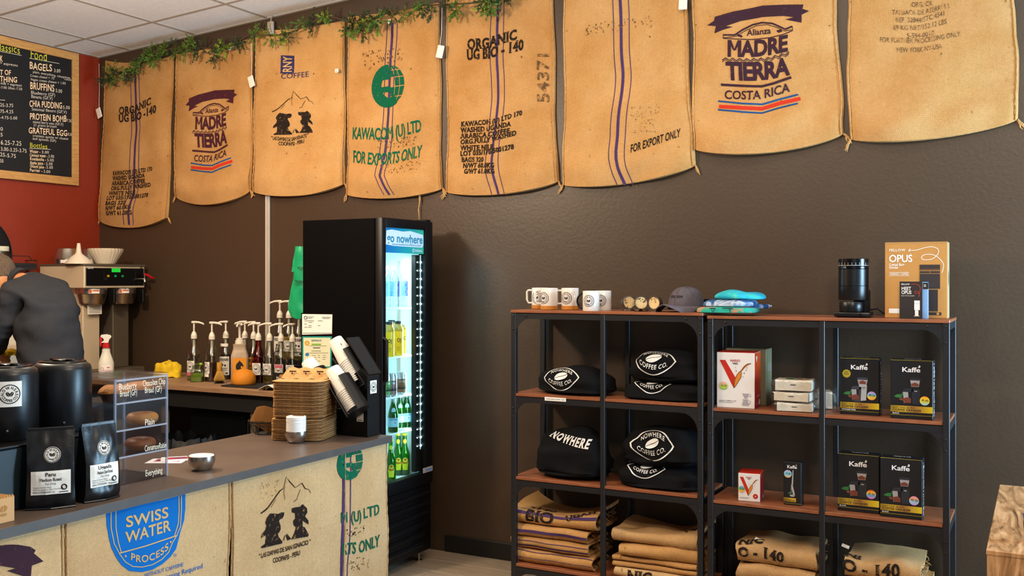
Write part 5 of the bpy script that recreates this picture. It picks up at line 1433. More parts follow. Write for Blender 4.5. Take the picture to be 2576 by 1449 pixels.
for (px, py, Y, lab) in [(1908, 1340, 4.52, 'small white paper tag on the third folded pile'), (2127, 1374, 4.50, 'small white paper scrap beside the right folded pile')]:
    p = PY(px, py, Y); o = mk('paper_tag', MB().box(-0.016, 0.016, -0.001, 0.001, -0.007, 0.007).xf(Matrix.Rotation(0.3, 4, 'Y') @ Matrix.Rotation(-0.6, 4, 'X')), 'tag_paper'); o.location = (p.x, p.y, z2 + 0.262 if px < 2000 else p.z); tag(o, lab, 'paper tag')

# ------------------------------------------------------------------ walnut display block at the right edge
t = thing('display_table', 'glossy walnut display block at the lower right edge', 'table', (-0.145, 3.24, 0))
mk('table_top', MB().box(0, 1.1, 0, 1.06, 0.735, 0.75, 0.002, 1), 'walnut', t)
mk('front_panel', MB().box(0.002, 1.098, 0.002, 0.02, 0, 0.735), 'walnut', t)
mk('side_panel', MB().box(0.002, 0.02, 0.022, 1.058, 0, 0.735), 'walnut', t)
mk('back_panel', MB().box(0.022, 1.098, 1.038, 1.056, 0, 0.735), 'walnut', t)
mat('foil_blue', '#5a78b8', 0.2, metal=0.5)
p = PZ(2575, 1362, 0.75)
t = thing('foil_pouch', 'dark pouch with shiny blue crimped top at the right edge of the display block', 'pouch', (p.x + 0.045, p.y, 0.75), 0.3)
mk('pouch_body', MB().slab(10, 10, lambda u, v: Vector(((u - .5) * (0.07 + 0.02 * v), -0.022 * math.sin(PI * v) - 0.002, 0.075 * v)), lambda u, v: Vector(((u - .5) * (0.07 + 0.02 * v), 0.022 * math.sin(PI * v) + 0.002, 0.075 * v))), 'black_gloss', t, 50)
mk('crimped_top', MB().slab(12, 2, lambda u, v: Vector(((u - .5) * 0.095, -0.003 - 0.001 * math.sin(u * 40), 0.074 + 0.014 * v)), lambda u, v: Vector(((u - .5) * 0.095, 0.003 - 0.001 * math.sin(u * 40), 0.074 + 0.014 * v))), 'foil_blue', t, 50)

# ------------------------------------------------------------------ glass door fridge
mat('fridge_black', '#060505', 0.6, spec=0.06, bump=0.03, bscale=300)
mat('fridge_frame', '#08080a', 0.4, spec=0.3)
mat('liner_white', '#d7e6e8', 0.4)
mat('shelf_white', '#e8f2f2', 0.4)
mat('led_emit', '#ffffff', 0.5, emit='#d8f6ff', estr=9.0)
mat('led_bar', '#c9dde2', 0.3, emit='#bfeaf5', estr=0.35)
clear('fridge_glass', '#f2fbfb', 0.12, 0.02)
FX0, FX1, FXD = -3.49, -3.02, -2.97
FY0, FY1 = 4.164, 4.640
t = fridge = thing('glass_door_fridge', 'tall narrow black drinks fridge with lit glass door', 'fridge', (FX0, FY0, 0))
def fb(x0, x1, y0, y1, z0, z1, bev=0.0, seg=2): return MB().box(x0 - FX0, x1 - FX0, y0 - FY0, y1 - FY0, z0, z1, bev, seg)
mk('side_panel', fb(FX0, FX1, FY0, FY0 + 0.022, 0.06, 1.862, 0.003, 1), 'fridge_black', t)
mk('side_panel', fb(FX0, FX1, FY1 - 0.022, FY1, 0.06, 1.862, 0.003, 1), 'fridge_black', t)
mk('back_panel', fb(FX0, FX0 + 0.03, FY0 + 0.022, FY1 - 0.022, 0.06, 1.86), 'fridge_black', t)
mk('top_panel', fb(FX0 + 0.03, FX1, FY0 + 0.022, FY1 - 0.022, 1.815, 1.862), 'fridge_black', t)
mk('machine_housing', fb(FX0 + 0.03, FX1, FY0 + 0.022, FY1 - 0.022, 0.07, 0.455), 'fridge_black', t)
LX0, LX1, LY0, LY1, LZ0, LZ1 = FX0 + 0.03, FX1, FY0 + 0.022, FY1 - 0.022, 0.455, 1.815
mk('liner', fb(LX0, LX0 + 0.008, LY0, LY1, LZ0, LZ1).join(fb(LX0 + 0.008, LX1, LY0, LY0 + 0.006, LZ0, LZ1)).join(fb(LX0 + 0.008, LX1, LY1 - 0.006, LY1, LZ0, LZ1)).join(fb(LX0 + 0.008, LX1, LY0 + 0.006, LY1 - 0.006, LZ0, LZ0 + 0.01)).join(fb(LX0 + 0.008, LX1, LY0 + 0.006, LY1 - 0.006, LZ1 - 0.008, LZ1)), 'liner_white', t)
d = mk('door_frame', fb(FX1 + 0.003, FXD, FY0, FY0 + 0.034, 0.425, 1.866, 0.006, 2).join(fb(FX1 + 0.003, FXD, FY1 - 0.075, FY1, 0.425, 1.866, 0.006, 2)).join(fb(FX1 + 0.003, FXD, FY0 + 0.03, FY1 - 0.07, 0.425, 0.493, 0.005, 2)).join(fb(FX1 + 0.003, FXD, FY0 + 0.03, FY1 - 0.07, 1.816, 1.866, 0.005, 2)), 'fridge_frame', t, 40)
mk('door_glass', fb(FXD - 0.020, FXD - 0.015, FY0 + 0.03, FY1 - 0.07, 0.49, 1.69), 'fridge_glass', t)
hp = mk('header_sign', fb(FXD - 0.026, FXD - 0.012, FY0 + 0.03, FY1 - 0.07, 1.686, 1.818), ramp_mat('header_blue', [(0.0, '#1258a0'), (0.4, '#1478ac'), (0.7, '#16949c'), (1.0, '#2fa88e')], 'Y', 0.0, 0.42, 0.35, 0.25, 9.0), t)
def sgn(art, m, nm, l, parent): return mk(nm, art.mesh(lambda x, y: Vector((FXD - 0.012 + l - FX0, x, y))), m, parent)
mat('sign_white', '#c8d8e8', 0.4); mat('sign_teal', '#1a7f9c', 0.4)
a = Art().text('go nowhere', 0.055, 1.742, 0.043, 'b', w=0.335)
sgn(Art().poly([(0.045, 1.728), (0.05, 1.80), (0.10, 1.807), (0.20, 1.800), (0.27, 1.806), (0.395, 1.790), (0.397, 1.736), (0.385, 1.720), (0.12, 1.722)]), 'sign_white', 'word_outline', 0.0008, hp)
sgn(a, 'sign_teal', 'word_lettering', 0.0016, hp)
sgn(Art().text('www.nowherecoffeeco.com', 0.10, 1.726, 0.012, 'r', w=0.275), 'sign_teal', 'web_lettering', 0.0016, hp)
sgn(Art().text('imbera', 0.315, 1.696, 0.016, 'b', w=0.07).ring(0.30, 1.703, 0.006, 0.010, 14), 'sign_white', 'maker_lettering', 0.0008, hp)
# LED strip inside the door's right stile
mk('led_column', fb(FXD - 0.06, FXD - 0.03, FY1 - 0.125, FY1 - 0.072, 0.50, 1.68, 0.003, 1), 'fridge_frame', t)
lb = mk('led_strip', fb(FXD - 0.031, FXD - 0.026, FY1 - 0.086, FY1 - 0.079, 0.62, 1.68), 'led_bar', t)
for k in range(23):
    z = 0.64 + k * 0.0455
    e = mk('led', MB().lathe([(0.0058, -0.002), (0.0058, 0.002)], 10).xf(Matrix.Translation((FXD - 0.0255 - FX0, FY1 - 0.0825 - FY0, z)) @ Matrix.Rotation(PI / 2, 4, 'Y')), 'led_emit', lb)
    e2 = mk('led', MB().lathe([(0.0030, -0.002), (0.0030, 0.002)], 8).xf(Matrix.Translation((FXD - 0.0295 - FX0, FY1 - 0.112 - FY0, z)) @ Matrix.Rotation(PI / 2, 4, 'Y')), 'led_emit', lb)  # smaller glowing dots imitate the LEDs' dim reflection on the black column
SHZ = (1.394, 1.135, 0.922, 0.728)
for z in SHZ:
    m = MB()
    for k in range(22):
        y = LY0 + 0.012 + k * (LY1 - LY0 - 0.024) / 21
        m.tube([(LX0 + 0.012 - FX0, y - FY0, z - 0.003), (FX1 - 0.035 - FX0, y - FY0, z - 0.003)], 0.0017, 5)
    m.join(fb(FX1 - 0.035, FX1 - 0.030, LY0 + 0.008, LY1 - 0.04, z - 0.009, z - 0.001)).join(fb(LX0 + 0.009, LX0 + 0.014, LY0 + 0.008, LY1 - 0.008, z - 0.008, z - 0.001))
    sh = mk('wire_shelf', m, 'shelf_white', t)
mk('shelf_rail', fb(FX1 - 0.16, FX1 - 0.145, LY1 - 0.012, LY1 - 0.006, 0.5, 1.65), 'grid_metal', t)
mk('handle', MB().tube([(FXD - FX0 - 0.004, 0.012, 1.25), (FXD - FX0 + 0.018, 0.012, 1.235), (FXD - FX0 + 0.018, 0.012, 1.03), (FXD - FX0 - 0.004, 0.012, 1.015)], 0.009, 8), 'black_plastic', t, 50)
mk('hinge_cap', fb(FX1 - 0.03, FXD - 0.01, FY1 - 0.05, FY1 - 0.005, 1.866, 1.876, 0.003, 1), 'fridge_frame', t)
bd = mk('maker_badge', fb(FXD - 0.001, FXD + 0.002, FY1 - 0.10, FY1 - 0.005, 0.492, 0.520, 0.001, 1), 'grid_metal', t)
mk('badge_lettering', Art().text('imbera', 0, 0, 0.016, 'b', w=0.06).mesh(lambda x, y: Vector((FXD + 0.0026 - FX0, FY1 - 0.075 - FY0 + x, 0.499 + y))), mat('badge_blue', '#3f7fd0', 0.4), bd)
# louvred kick grille
gr = mk('grille_frame', fb(FX1, FXD - 0.012, FY0, FY1, 0.06, 0.42, 0.006, 2), 'fridge_frame', t)
for k in range(6):
    z = 0.375 - k * 0.053
    m = MB().slab(10, 6, lambda u, v: Vector((FXD - 0.013 + 0.016 * math.sin(PI * v) ** 0.7 - FX0, 0.015 + u * (0.44 - 0.03 * k * 0.5), z - 0.02 + 0.035 * v)), lambda u, v: Vector((FXD - 0.014 - FX0, 0.015 + u * (0.44 - 0.015 * k), z - 0.02 + 0.035 * v)))
    mk('louvre', m, 'fridge_frame', t, 60)
for x in (FX0 + 0.05, FXD - 0.06):
    for y in (FY0 + 0.04, FY1 - 0.05):
        mk('foot', MB().lathe([(0.022, 0), (0.022, 0.006), (0.007, 0.01), (0.007, 0.065)], 16, (x - FX0, y - FY0, 0)), 'steel', t, 40)
def look(d):
    z = -Vector(d).normalized(); y = Vector((0, 0, 1)); x = y.cross(z).normalized()
    return Matrix((x, y, z)).transposed().to_euler()
l = bpy.data.lights.new('fridge_led_light', 'AREA'); l.shape = 'RECTANGLE'; l.size = 0.02; l.size_y = 1.1; l.energy = 6.0; l.color = (0.66, 0.95, 1.0)
lo = bpy.data.objects.new('fridge_led_light', l); lo.location = (FXD - 0.065 - FX0, FY1 - 0.10 - FY0, 1.15)
lo.rotation_euler = look((-0.8, -0.6, 0)); lo.parent = t; COL.objects.link(lo)
l2 = bpy.data.lights.new('fridge_top_light', 'AREA'); l2.shape = 'RECTANGLE'; l2.size = 0.3; l2.size_y = 0.06; l2.energy = 3.0; l2.color = (0.75, 0.97, 1.0)
lo2 = bpy.data.objects.new('fridge_top_light', l2); lo2.location = (FX1 - 0.06 - FX0, 0.22, 1.68); lo2.rotation_euler = (0, 0, PI / 2); lo2.parent = t; COL.objects.link(lo2)
mk('caution_label', fb(LX0 + 0.0085, LX0 + 0.0095, FY0 + 0.05, FY0 + 0.20, 1.555, 1.645), mat('caution_lime', '#c3d42c', 0.5), t)
mk('caution_print', Art().line([(0.075, 1.585), (0.095, 1.625), (0.115, 1.585)], 0.003, True).rect(0.13, 1.615, 0.185, 1.62).rect(0.13, 1.625, 0.185, 1.63).rect(0.13, 1.605, 0.18, 1.61).rect(0.13, 1.585, 0.185, 1.597).rect(0.15, 1.57, 0.185, 1.58).mesh(lambda x, y: Vector((LX0 + 0.0102 - FX0, x, y))), 'logo_black', t)

# ------------------------------------------------------------------ drinks in the fridge
clear('clear_glass', '#e2e6de', 0.35, 0.06); clear('clear_pet', '#eef9fc', 0.25, 0.06); clear('green_glass', '#58b93c', 0.2, 0.04); clear('pale_green_glass', '#7cc83a', 0.2, 0.04)
mat('water_blue', '#1230b8', 0.5); mat('juice_yellow', '#e8b80a', 0.35); mat('juice_amber', '#d89a10', 0.4); mat('pell_label', '#8fc8dc', 0.5); mat('ginger_label', '#d6de22', 0.5); mat('ginger_red', '#c83020', 0.5); mat('ginger_green', '#1f6a34', 0.5)
mat('green_fill', '#0f7a28', 0.3); mat('lime_fill', '#3f9a14', 0.3); mat('can_silver', '#b8bcc0', 0.3, metal=0.8); mat('can_pink', '#8a5a6a', 0.35); mat('can_bronze', '#7a5a38', 0.35); mat('can_green', '#5a8a4a', 0.35); mat('cap_white', '#d8eaf0', 0.35); mat('cap_dark', '#1a1c20', 0.4); mat('cap_steel', '#a8b0b4', 0.3, metal=0.8); mat('red_star', '#c82a2a', 0.5); mat('pell_navy', '#1a3a7a', 0.5)
def wrap(t, art, m, nm, r, a0, z0, parent=None):
    return mk(nm, art.mesh(lambda x, y: Vector((r * math.cos(a0 + x / r), r * math.sin(a0 + x / r), z0 + y)), 0.012), m, parent or t)
def band(t, m, nm, r, z0, z1, a0=0.0, a1=2 * PI): return mk(nm, MB().lathe([(r, z0), (r, z1)], 28, cap=False, a0=a0, a1=a1), m, t, 60)
FA = -0.85                                       # direction of the camera seen from the fridge
def drink(px, zsh, X, name, label, cat, group): 
    p = PX(px, 900, X); return thing(name, label, cat, (X, p.y, zsh), 0, group)
for i, (px, X, lab) in enumerate([(990, -3.09, 'clear water bottle nearest the door on the top fridge shelf'), (1019, -3.15, 'clear water bottle with blue upright word on the top fridge shelf'), (972, -3.14, 'clear water bottle half hidden behind the left door frame'), (1034, -3.30, 'clear water bottle at the back right of the top fridge shelf')]):
    t = drink(px, SHZ[0], X, 'water_bottle', lab, 'bottle', 'water bottles on the top fridge shelf')
    mk('bottle', MB().lathe([(0.001, 0), (0.034, 0), (0.037, 0.006), (0.037, 0.05), (0.035, 0.055), (0.037, 0.06), (0.037, 0.145), (0.033, 0.17), (0.022, 0.19), (0.013, 0.20), (0.0125, 0.212)], 28), 'clear_pet', t, 50)
    mk('bottle_cap', MB().lathe([(0.0145, 0.207), (0.0145, 0.225), (0.001, 0.226)], 20), 'cap_white', t, 40)
    mk('label', MB().lathe([(0.0376, 0.062), (0.0376, 0.142)], 28, cap=False), clear('film_label', '#e6f5fa', 0.2, 0.2), t, 50)
    wrap(t, Art().join(Art().text('human', 0, 0, 0.020, 'b', w=0.082), lambda x, y: (y - 0.008, x)), 'water_blue', 'label_word', 0.0382, FA + (0.1 if i == 1 else 0.7), 0.062)
    wrap(t, Art().line(dens([(-0.012, 0.0), (0.0, 0.02), (-0.01, 0.04), (0.008, 0.06), (0, 0.075)], 16), 0.002).line(dens([(0.004, 0.0), (-0.006, 0.03), (0.01, 0.05)], 12), 0.0016), 'sign_teal', 'label_swirl', 0.0382, FA - 0.3, 0.064)
for i, (px, X, lab) in enumerate([(979, -3.08, 'yellow juice bottle at the left of the second fridge shelf'), (1002, -3.085, 'yellow juice bottle in the middle of the second fridge shelf'), (1019, -3.15, 'yellow juice bottle at the right of the second fridge shelf'), (985, -3.2, 'yellow juice bottle behind the front ones on the second shelf')]):
    t = drink(px, SHZ[1], X, 'juice_bottle', lab, 'bottle', 'yellow juice bottles')
    mk('bottle', MB().lathe([(0.001, 0), (0.026, 0), (0.028, 0.004), (0.028, 0.135), (0.026, 0.15), (0.018, 0.163), (0.0165, 0.175)], 24), 'juice_yellow' if i != 3 else 'juice_amber', t, 50)
    mk('neck_glass', MB().lathe([(0.0285, 0.132), (0.0265, 0.151), (0.0185, 0.164), (0.017, 0.172)], 24, cap=False), 'clear_glass', t, 50)
    mk('bottle_cap', MB().lathe([(0.0185, 0.172), (0.0185, 0.186), (0.001, 0.187)], 20), 'cap_dark', t, 40)
    wrap(t, Art().text('OJ', -0.011, 0.075, 0.019, 'b', w=0.024).rect(-0.012, 0.045, 0.01, 0.0462).rect(-0.012, 0.040, 0.008, 0.0412).rect(-0.012, 0.03, 0.006, 0.0312), 'logo_black', 'label_print', 0.0284, FA, 0.0)
for i, (px, X, m_, lab) in enumerate([(985, -3.08, 'can_pink', 'silver and pink drinks can on the third fridge shelf'), (1010, -3.085, 'can_bronze', 'silver and bronze drinks can on the third fridge shelf'), (973, -3.09, 'can_green', 'green drinks can half hidden at the door frame, third shelf')]):
    t = drink(px, SHZ[2], X, 'drinks_can', lab, 'can', 'drinks cans on the third fridge shelf')
    mk('can_body', MB().lathe([(0.001, 0.003), (0.024, 0.0), (0.029, 0.008), (0.029, 0.104), (0.0245, 0.117), (0.0245, 0.120), (0.023, 0.119), (0.001, 0.116)], 26), 'can_silver', t, 40)
    band(t, m_, 'label_band', 0.0294, 0.012, 0.085)
    rn = random.Random(i); a = Art()
    for k in range(9): a.poly([(-0.03 + k * 0.007, 0.03), (-0.026 + k * 0.007, rn.uniform(0.04, 0.06)), (-0.022 + k * 0.007, 0.03)])
    wrap(t, a, 'logo_black', 'label_trees', 0.0298, FA, 0.0); wrap(t, Art().text('NOMAD', -0.018, 0.066, 0.010, 'b', w=0.036), 'can_silver', 'label_word', 0.0298, FA, 0.0)
for i, (px, X, lab) in enumerate([(989, -3.075, 'green sparkling water bottle nearest the door, pale blue label'), (1006, -3.14, 'green sparkling water bottle in the middle of the fourth shelf'), (1023, -3.12, 'green sparkling water bottle at the right of the fourth shelf')]):
    t = drink(px, SHZ[3], X, 'sparkling_bottle', lab, 'bottle', 'green sparkling water bottles')
    pf = [(0.001, 0), (0.026, 0), (0.029, 0.006), (0.029, 0.085), (0.026, 0.105), (0.018, 0.135), (0.0125, 0.155), (0.012, 0.168)]
    mk('bottle', MB().lathe(pf, 26), 'green_glass', t, 50)
    mk('contents', MB().lathe([(max(0.001, r - 0.0035), z + 0.003) for r, z in pf[:-1]], 20), 'green_fill', t, 50)
    mk('bottle_cap', MB().lathe([(0.0135, 0.164), (0.0135, 0.177), (0.001, 0.178)], 18), 'cap_steel', t, 40)
    band(t, 'pell_label', 'label', 0.0294, 0.03, 0.078)
    wrap(t, Art().ell(0, 0.115, 0.012, 0.018, 16), 'pell_label', 'neck_label', 0.0245, FA, 0.0)
    wrap(t, Art().text('S.PELLEGRINO', -0.024, 0.066, 0.007, 'b', w=0.05), 'pell_navy', 'label_word', 0.0298, FA, 0.0)
    wrap(t, Art().poly([(0.006 * (1 if k % 2 else 0.45) * math.cos(PI * k / 5 + PI / 10), 0.053 + 0.006 * (1 if k % 2 else 0.45) * math.sin(PI * k / 5 + PI / 10)) for k in range(10)]), 'red_star', 'label_star', 0.0298, FA + 0.25, 0.0)
for i, (px, X, lab) in enumerate([(983, -3.07, 'green ginger drink bottle nearest the door on the bottom shelf'), (1001, -3.15, 'green ginger drink bottle in the middle of the bottom shelf'), (1018, -3.12, 'green ginger drink bottle at the right of the bottom shelf')]):
    t = drink(px, LZ0 + 0.01, X, 'ginger_bottle', lab, 'bottle', 'green ginger drink bottles')
    pf = [(0.001, 0), (0.026, 0), (0.0285, 0.006), (0.0285, 0.11), (0.026, 0.125), (0.016, 0.155), (0.0125, 0.175), (0.012, 0.222)]
    mk('bottle', MB().lathe(pf, 26), 'pale_green_glass', t, 50)
    mk('contents', MB().lathe([(max(0.001, r - 0.0035), z + 0.003) for r, z in pf[:-1]], 20), 'lime_fill', t, 50)
    mk('bottle_cap', MB().lathe([(0.0135, 0.218), (0.0145, 0.221), (0.0125, 0.229), (0.001, 0.230)], 18), 'ginger_label', t, 40)
    wrap(t, Art().ell(0, 0.186, 0.0105, 0.0125, 16), 'ginger_label', 'neck_label', 0.0142, FA, 0.0)
    wrap(t, Art().poly([(-0.014, 0.03), (0.014, 0.03), (0.016, 0.05), (0.019, 0.07), (0.014, 0.092), (0, 0.102), (-0.014, 0.092), (-0.019, 0.07), (-0.016, 0.05)]), 'ginger_label', 'label', 0.0290, FA, 0.0)
    wrap(t, Art().ring(0, 0.083, 0.0145, 0.0185, 20), 'ginger_green', 'label_ring', 0.0293, FA, 0.0)
    wrap(t, Art().text('REEDS', 0, 0.066, 0.010, 'b', w=0.03, align='c').ell(0, 0.088, 0.008, 0.005, 12), 'ginger_red', 'label_word', 0.0295, FA, 0.0)
# ------------------------------------------------------------------ service counter
CZ = 0.94
t = thing('laminate_worktop', 'grey stone-look laminate counter top of the service counter', 'counter top', (-2.75, 0.9, 0))
mk('slab', MB().box(0, 0.52, 0, 2.29, CZ - 0.026, CZ, 0.001, 1), 'laminate', t)
mk('edge_band', MB().box(0.5195, 0.521, 0.001, 2.289, CZ - 0.026, CZ - 0.0008).box(0.001, 0.52, 2.2895, 2.291, CZ - 0.026, CZ - 0.0008), 'laminate_edge', t)
t = thing('service_counter', 'service counter base hidden behind the burlap sacks', 'counter', (-2.72, 0.95, 0))
mk('front_panel', MB().box(0.44, 0.458, 0, 2.21, 0.0, CZ - 0.027), 'black_matte', t); mk('end_panel', MB().box(0.0, 0.44, 2.19, 2.21, 0.0, CZ - 0.027), 'black_matte', t); mk('back_panel', MB().box(0.0, 0.018, 0, 2.19, 0.0, CZ - 0.027), 'black_matte', t)
XC = -2.258
def csack(label, pa, pb, seed, cloth, amp=1.0, ov=0.0):
    ya, yb = PX(pa, 1300, XC).y, PX(pb, 1300, XC).y
    k = Sack.__new__(Sack)
    orig = {}
    px = None
    class _(Sack):
        pass
    s = Sack.__new__(Sack)
    s.wall = 'counter'; s.seed = seed; s.amp = amp; s.X = XC + ov
    s.pr = lambda x, y: (lambda p: (p.y, p.z))(PX(x, y, XC + 0.014))
    s.q = [(ya, CZ - 0.028), (yb, CZ - 0.028), (yb + 0.004, 0.06), (ya, 0.06)]
    s.sag = 0.0; s.tsag = 0.0
    s.D = lambda u, v: 0.004 + max(0.0, 4 * u * (1 - u)) ** 0.3 * (0.008 + amp * 0.006 * (noise.noise(Vector((u * 3.1 + seed, v * 4.0, seed))) + 0.7 * noise.noise(Vector((u * 2 + v * 6, v * 2 - u * 5, seed * 1.7)))))
    s.S = lambda u, v: s.pt(*s.xz(u, v), max(0.003, s.D(u, v)))
    s.B = lambda u, v: s.pt(*s.xz(u, v), 0.001)
    base = s.S(0.5, 1.0); s.base = base
    s.root = thing('counter_sack', label, 'sack', base, 0, 'burlap sacks covering the counter front')
    uvf = lambda co: (co.x + co.y, co.z)
    mk('cloth', MB().slab(34, 44, lambda u, v: s.S(u, v) - base, lambda u, v: s.B(u, v) - base), cloth, s.root, 60, uvf)
    for u in (0.01, 0.99):
        mk('side_seam', MB().tube([s.S(u, v / 50) - base + s.out(0.001) for v in range(51)], [0.0028 + 0.001 * math.sin(j * 2.6) for j in range(51)], 5), cloth, s.root, 60, uvf)
    return s
def c39(p, ox=0): return [(ox + x / 3.927, 1080 + y / 3.927) for x, y in p]
s = csack('leftmost counter sack with part of a purple banner print', -210, 154, 51, 'burlap_pale')
s.put(Art(-1).poly(c39([(-200, 1210), (0, 1145), (100, 1137), (180, 1140), (300, 1160), (355, 1195), (335, 1225), (435, 1305), (310, 1345), (300, 1449), (230, 1449), (60, 1395), (150, 1370), (0, 1345), (-200, 1400)])), 'ink_plum', maxlen=12)
s = csack('counter sack with the big blue SWISS WATER badge', 158, 576, 52, 'burlap_pale', 1.2)
bad = c39([(1060, 815), (1250, 775), (1450, 733), (1650, 690), (1835, 640), (1838, 780), (1825, 900), (1790, 1000), (1740, 1180), (1680, 1260), (1600, 1330), (1500, 1385), (1400, 1410), (1280, 1400), (1200, 1340), (1150, 1270), (1100, 1170), (1080, 1080), (1062, 950)])
s.put(Art(-1).poly(bad), 'ink_swiss', 'badge', 0.0012, 10)
a = Art(-1).ptext('SWISS', c39([(1235, 968), (1450, 920), (1670, 868)]), 26, 'b', track=0.02).ptext('WATER', c39([(1232, 1122), (1450, 1062), (1685, 1000)]), 27, 'b', track=0.02)
a.line(c39([(1180, 1222), (1450, 1145), (1745, 1050)]), 3.0)
a.ptext('PROCESS', c39([(1285, 1285), (1350, 1310), (1430, 1310), (1520, 1285), (1600, 1235), (1660, 1180)]), 17, 'b', track=0.06)
a.line(c39([(1150, 800), (1145, 980), (1165, 1120), (1195, 1220)]), 2.2).line(c39([(1105, 810), (1100, 980), (1125, 1130), (1180, 1235), (1235, 1310), (1310, 1355), (1400, 1360), (1500, 1335), (1590, 1285), (1660, 1215), (1700, 1120), (1745, 1050), (1785, 960), (1798, 800), (1795, 655)]), 2.2).line(c39([(1770, 660), (1775, 800), (1765, 930), (1720, 1060)]), 2.2)
a.ell(*c39([(1237, 1252)])[0], 2.2, 3, 8).ell(*c39([(1683, 1113)])[0], 2.2, 3, 8)
s.put(a, 'ink_tan', 'badge_lettering', 0.0022, 9)
a = Art(-1).ptext('WITHOUT CAFFEINE', c39([(1420, 1462), (1620, 1405), (1812, 1350)]), 9.5, 'r').ptext('No Processing Required', c39([(1420, 1535), (1740, 1449), (2012, 1370)]), 12, 'r').ring(*c39([(1727, 1243)])[0], 2.6, 3.6, 14)
s.put(a, 'ink_swiss', 'small_blue_text', 0.0018, 9)
s = csack('counter sack with mountains and two dark facing figures', 578, 864, 53, 'burlap_pale', 1.1, 0.0)
cc = lambda p: [(560 + x / 3.927, 1080 + y / 3.927) for x, y in p]
a = damas(lambda u, v: (560 + (370 + 500 * u) / 3.927, 1080 + (830 + 500 * v - 0.27 * 500 * u) / 3.927))
a.ptext('" LAS DAMAS DE SAN IGNACIO "', cc([(366, 1278), (600, 1215), (875, 1130)]), 11, 'b', track=-0.04).ptext('COOPAFSI - PERU', cc([(510, 1322), (640, 1290), (775, 1240)]), 11.5, 'b', track=-0.04)
s.put(a, 'ink_black')
s.put(smudge(R, 655, 1215, 700, 1255, 30, -0.2, 1.2), 'ink_faint', 'ink_smudge')
s = csack('narrow counter sack with cropped green globe, beside the fridge', 861, 968, 54, 'burlap_pale', 1.2, 0.003)
s.put(globe(880, 1163, 31, 44, 0.22), 'ink_green')
a = Art(-1).ptext('M (U) LTD', cc([(1172, 925), (1330, 905), (1545, 832)]), 25, 'b').ptext('RTS ONLY', cc([(1182, 1240), (1330, 1222), (1545, 1150)]), 28, 'b')
s.put(a, 'ink_green')
s.stripe([(867, 1148), (868, 1240), (864, 1340), (861, 1449), (860, 1500)], 6.5, (14,), 2.2)
s.put(smudge(R, 872, 1330, 915, 1350, 26, -0.2, 1.6), 'ink_black', 'ink_smudge'); s.put(smudge(R, 872, 1408, 925, 1440, 40, -0.2, 1.6), 'ink_faint', 'ink_smudge')

# ------------------------------------------------------------------ coffee dispensers and their stand
mat('server_black', '#0e1013', 0.36, bump=0.02, bscale=200); mat('stand_teal', '#0d1a20', 0.5)
t = thing('dispenser_stand', 'dark teal-black box under the coffee dispensers on the counter', 'stand', (-2.60, 1.38, CZ))
mk('stand_box', MB().box(0, 0.225, 0, 0.615, 0, 0.165, 0.004, 1), 'stand_teal', t); mk('stand_lip', MB().box(-0.001, 0.228, -0.001, 0.617, 0.1655, 0.1715, 0.002, 1), 'black_plastic', t)
def server(px, X, label, sticker, lug):
    p = PX(px, 1000, X)
    t = thing('coffee_dispenser', label, 'dispenser', (X, p.y, CZ + 0.1715), 0, 'black coffee dispensers on the stand')
    r, h = 0.079, 0.196
    mk('body', MB().lathe([(0.001, 0), (r - 0.004, 0), (r, 0.006), (r, h - 0.02), (r - 0.004, h - 0.008), (r - 0.014, h)], 48), 'server_black', t, 40)
    mk('lid', MB().lathe([(r - 0.014, h - 0.001), (r - 0.016, h + 0.004), (r - 0.024, h + 0.005), (r - 0.027, h + 0.001), (0.001, h + 0.001)], 48), 'black_gloss', t, 40)
    mk('lid_button', MB().box(-0.022, 0.022, -0.02, 0.02, h + 0.0015, h + 0.009, 0.004, 2), 'black_gloss', t, 40)
    mk('lever', MB().box(-0.05, 0.05, -0.006, 0.006, h + 0.004, h + 0.010, 0.002, 1), 'black_gloss', t, 40)
    mk('handle_lug', MB().tube([Vector((r * 0.99, 0, h - 0.012)), Vector((r + 0.006, 0, h - 0.03)), Vector((r + 0.006, 0, h - 0.12)), Vector((r * 0.99, 0, h - 0.14))], 0.007, 8).xf(rotz(lug)), 'server_black', t, 50)
    mk('rivet', MB().lathe([(0.004, 0), (0.003, 0.002), (0.0005, 0.0024)], 10).xf(rotz(FA + 0.25) @ Matrix.Translation((r, 0, 0.03)) @ Matrix.Rotation(PI / 2, 4, 'Y')), 'steel', t)
    if sticker:
        a0 = FA + 0.32; R_ = 0.026
        q = mk('logo_sticker', Art().rect(-0.030, -0.034, 0.030, 0.034).mesh(lambda x, y: Vector(((r + 0.0006) * math.cos(a0 + x / r), (r + 0.0006) * math.sin(a0 + x / r), 0.128 + y)), 0.012), 'label_white', t)
        mk('logo', LOGO.mesh(lambda x, y: Vector(((r + 0.0012) * math.cos(a0 + x * R_ / r), (r + 0.0012) * math.sin(a0 + x * R_ / r), 0.128 + y * R_)), 0.2), 'logo_black', q)
    return t
server(18, -2.50, 'black coffee dispenser with white logo sticker at the left edge', True, FA - 0.9)
server(157, -2.50, 'plain black coffee dispenser between the stickered one and the pastry case', False, FA - 1.35)
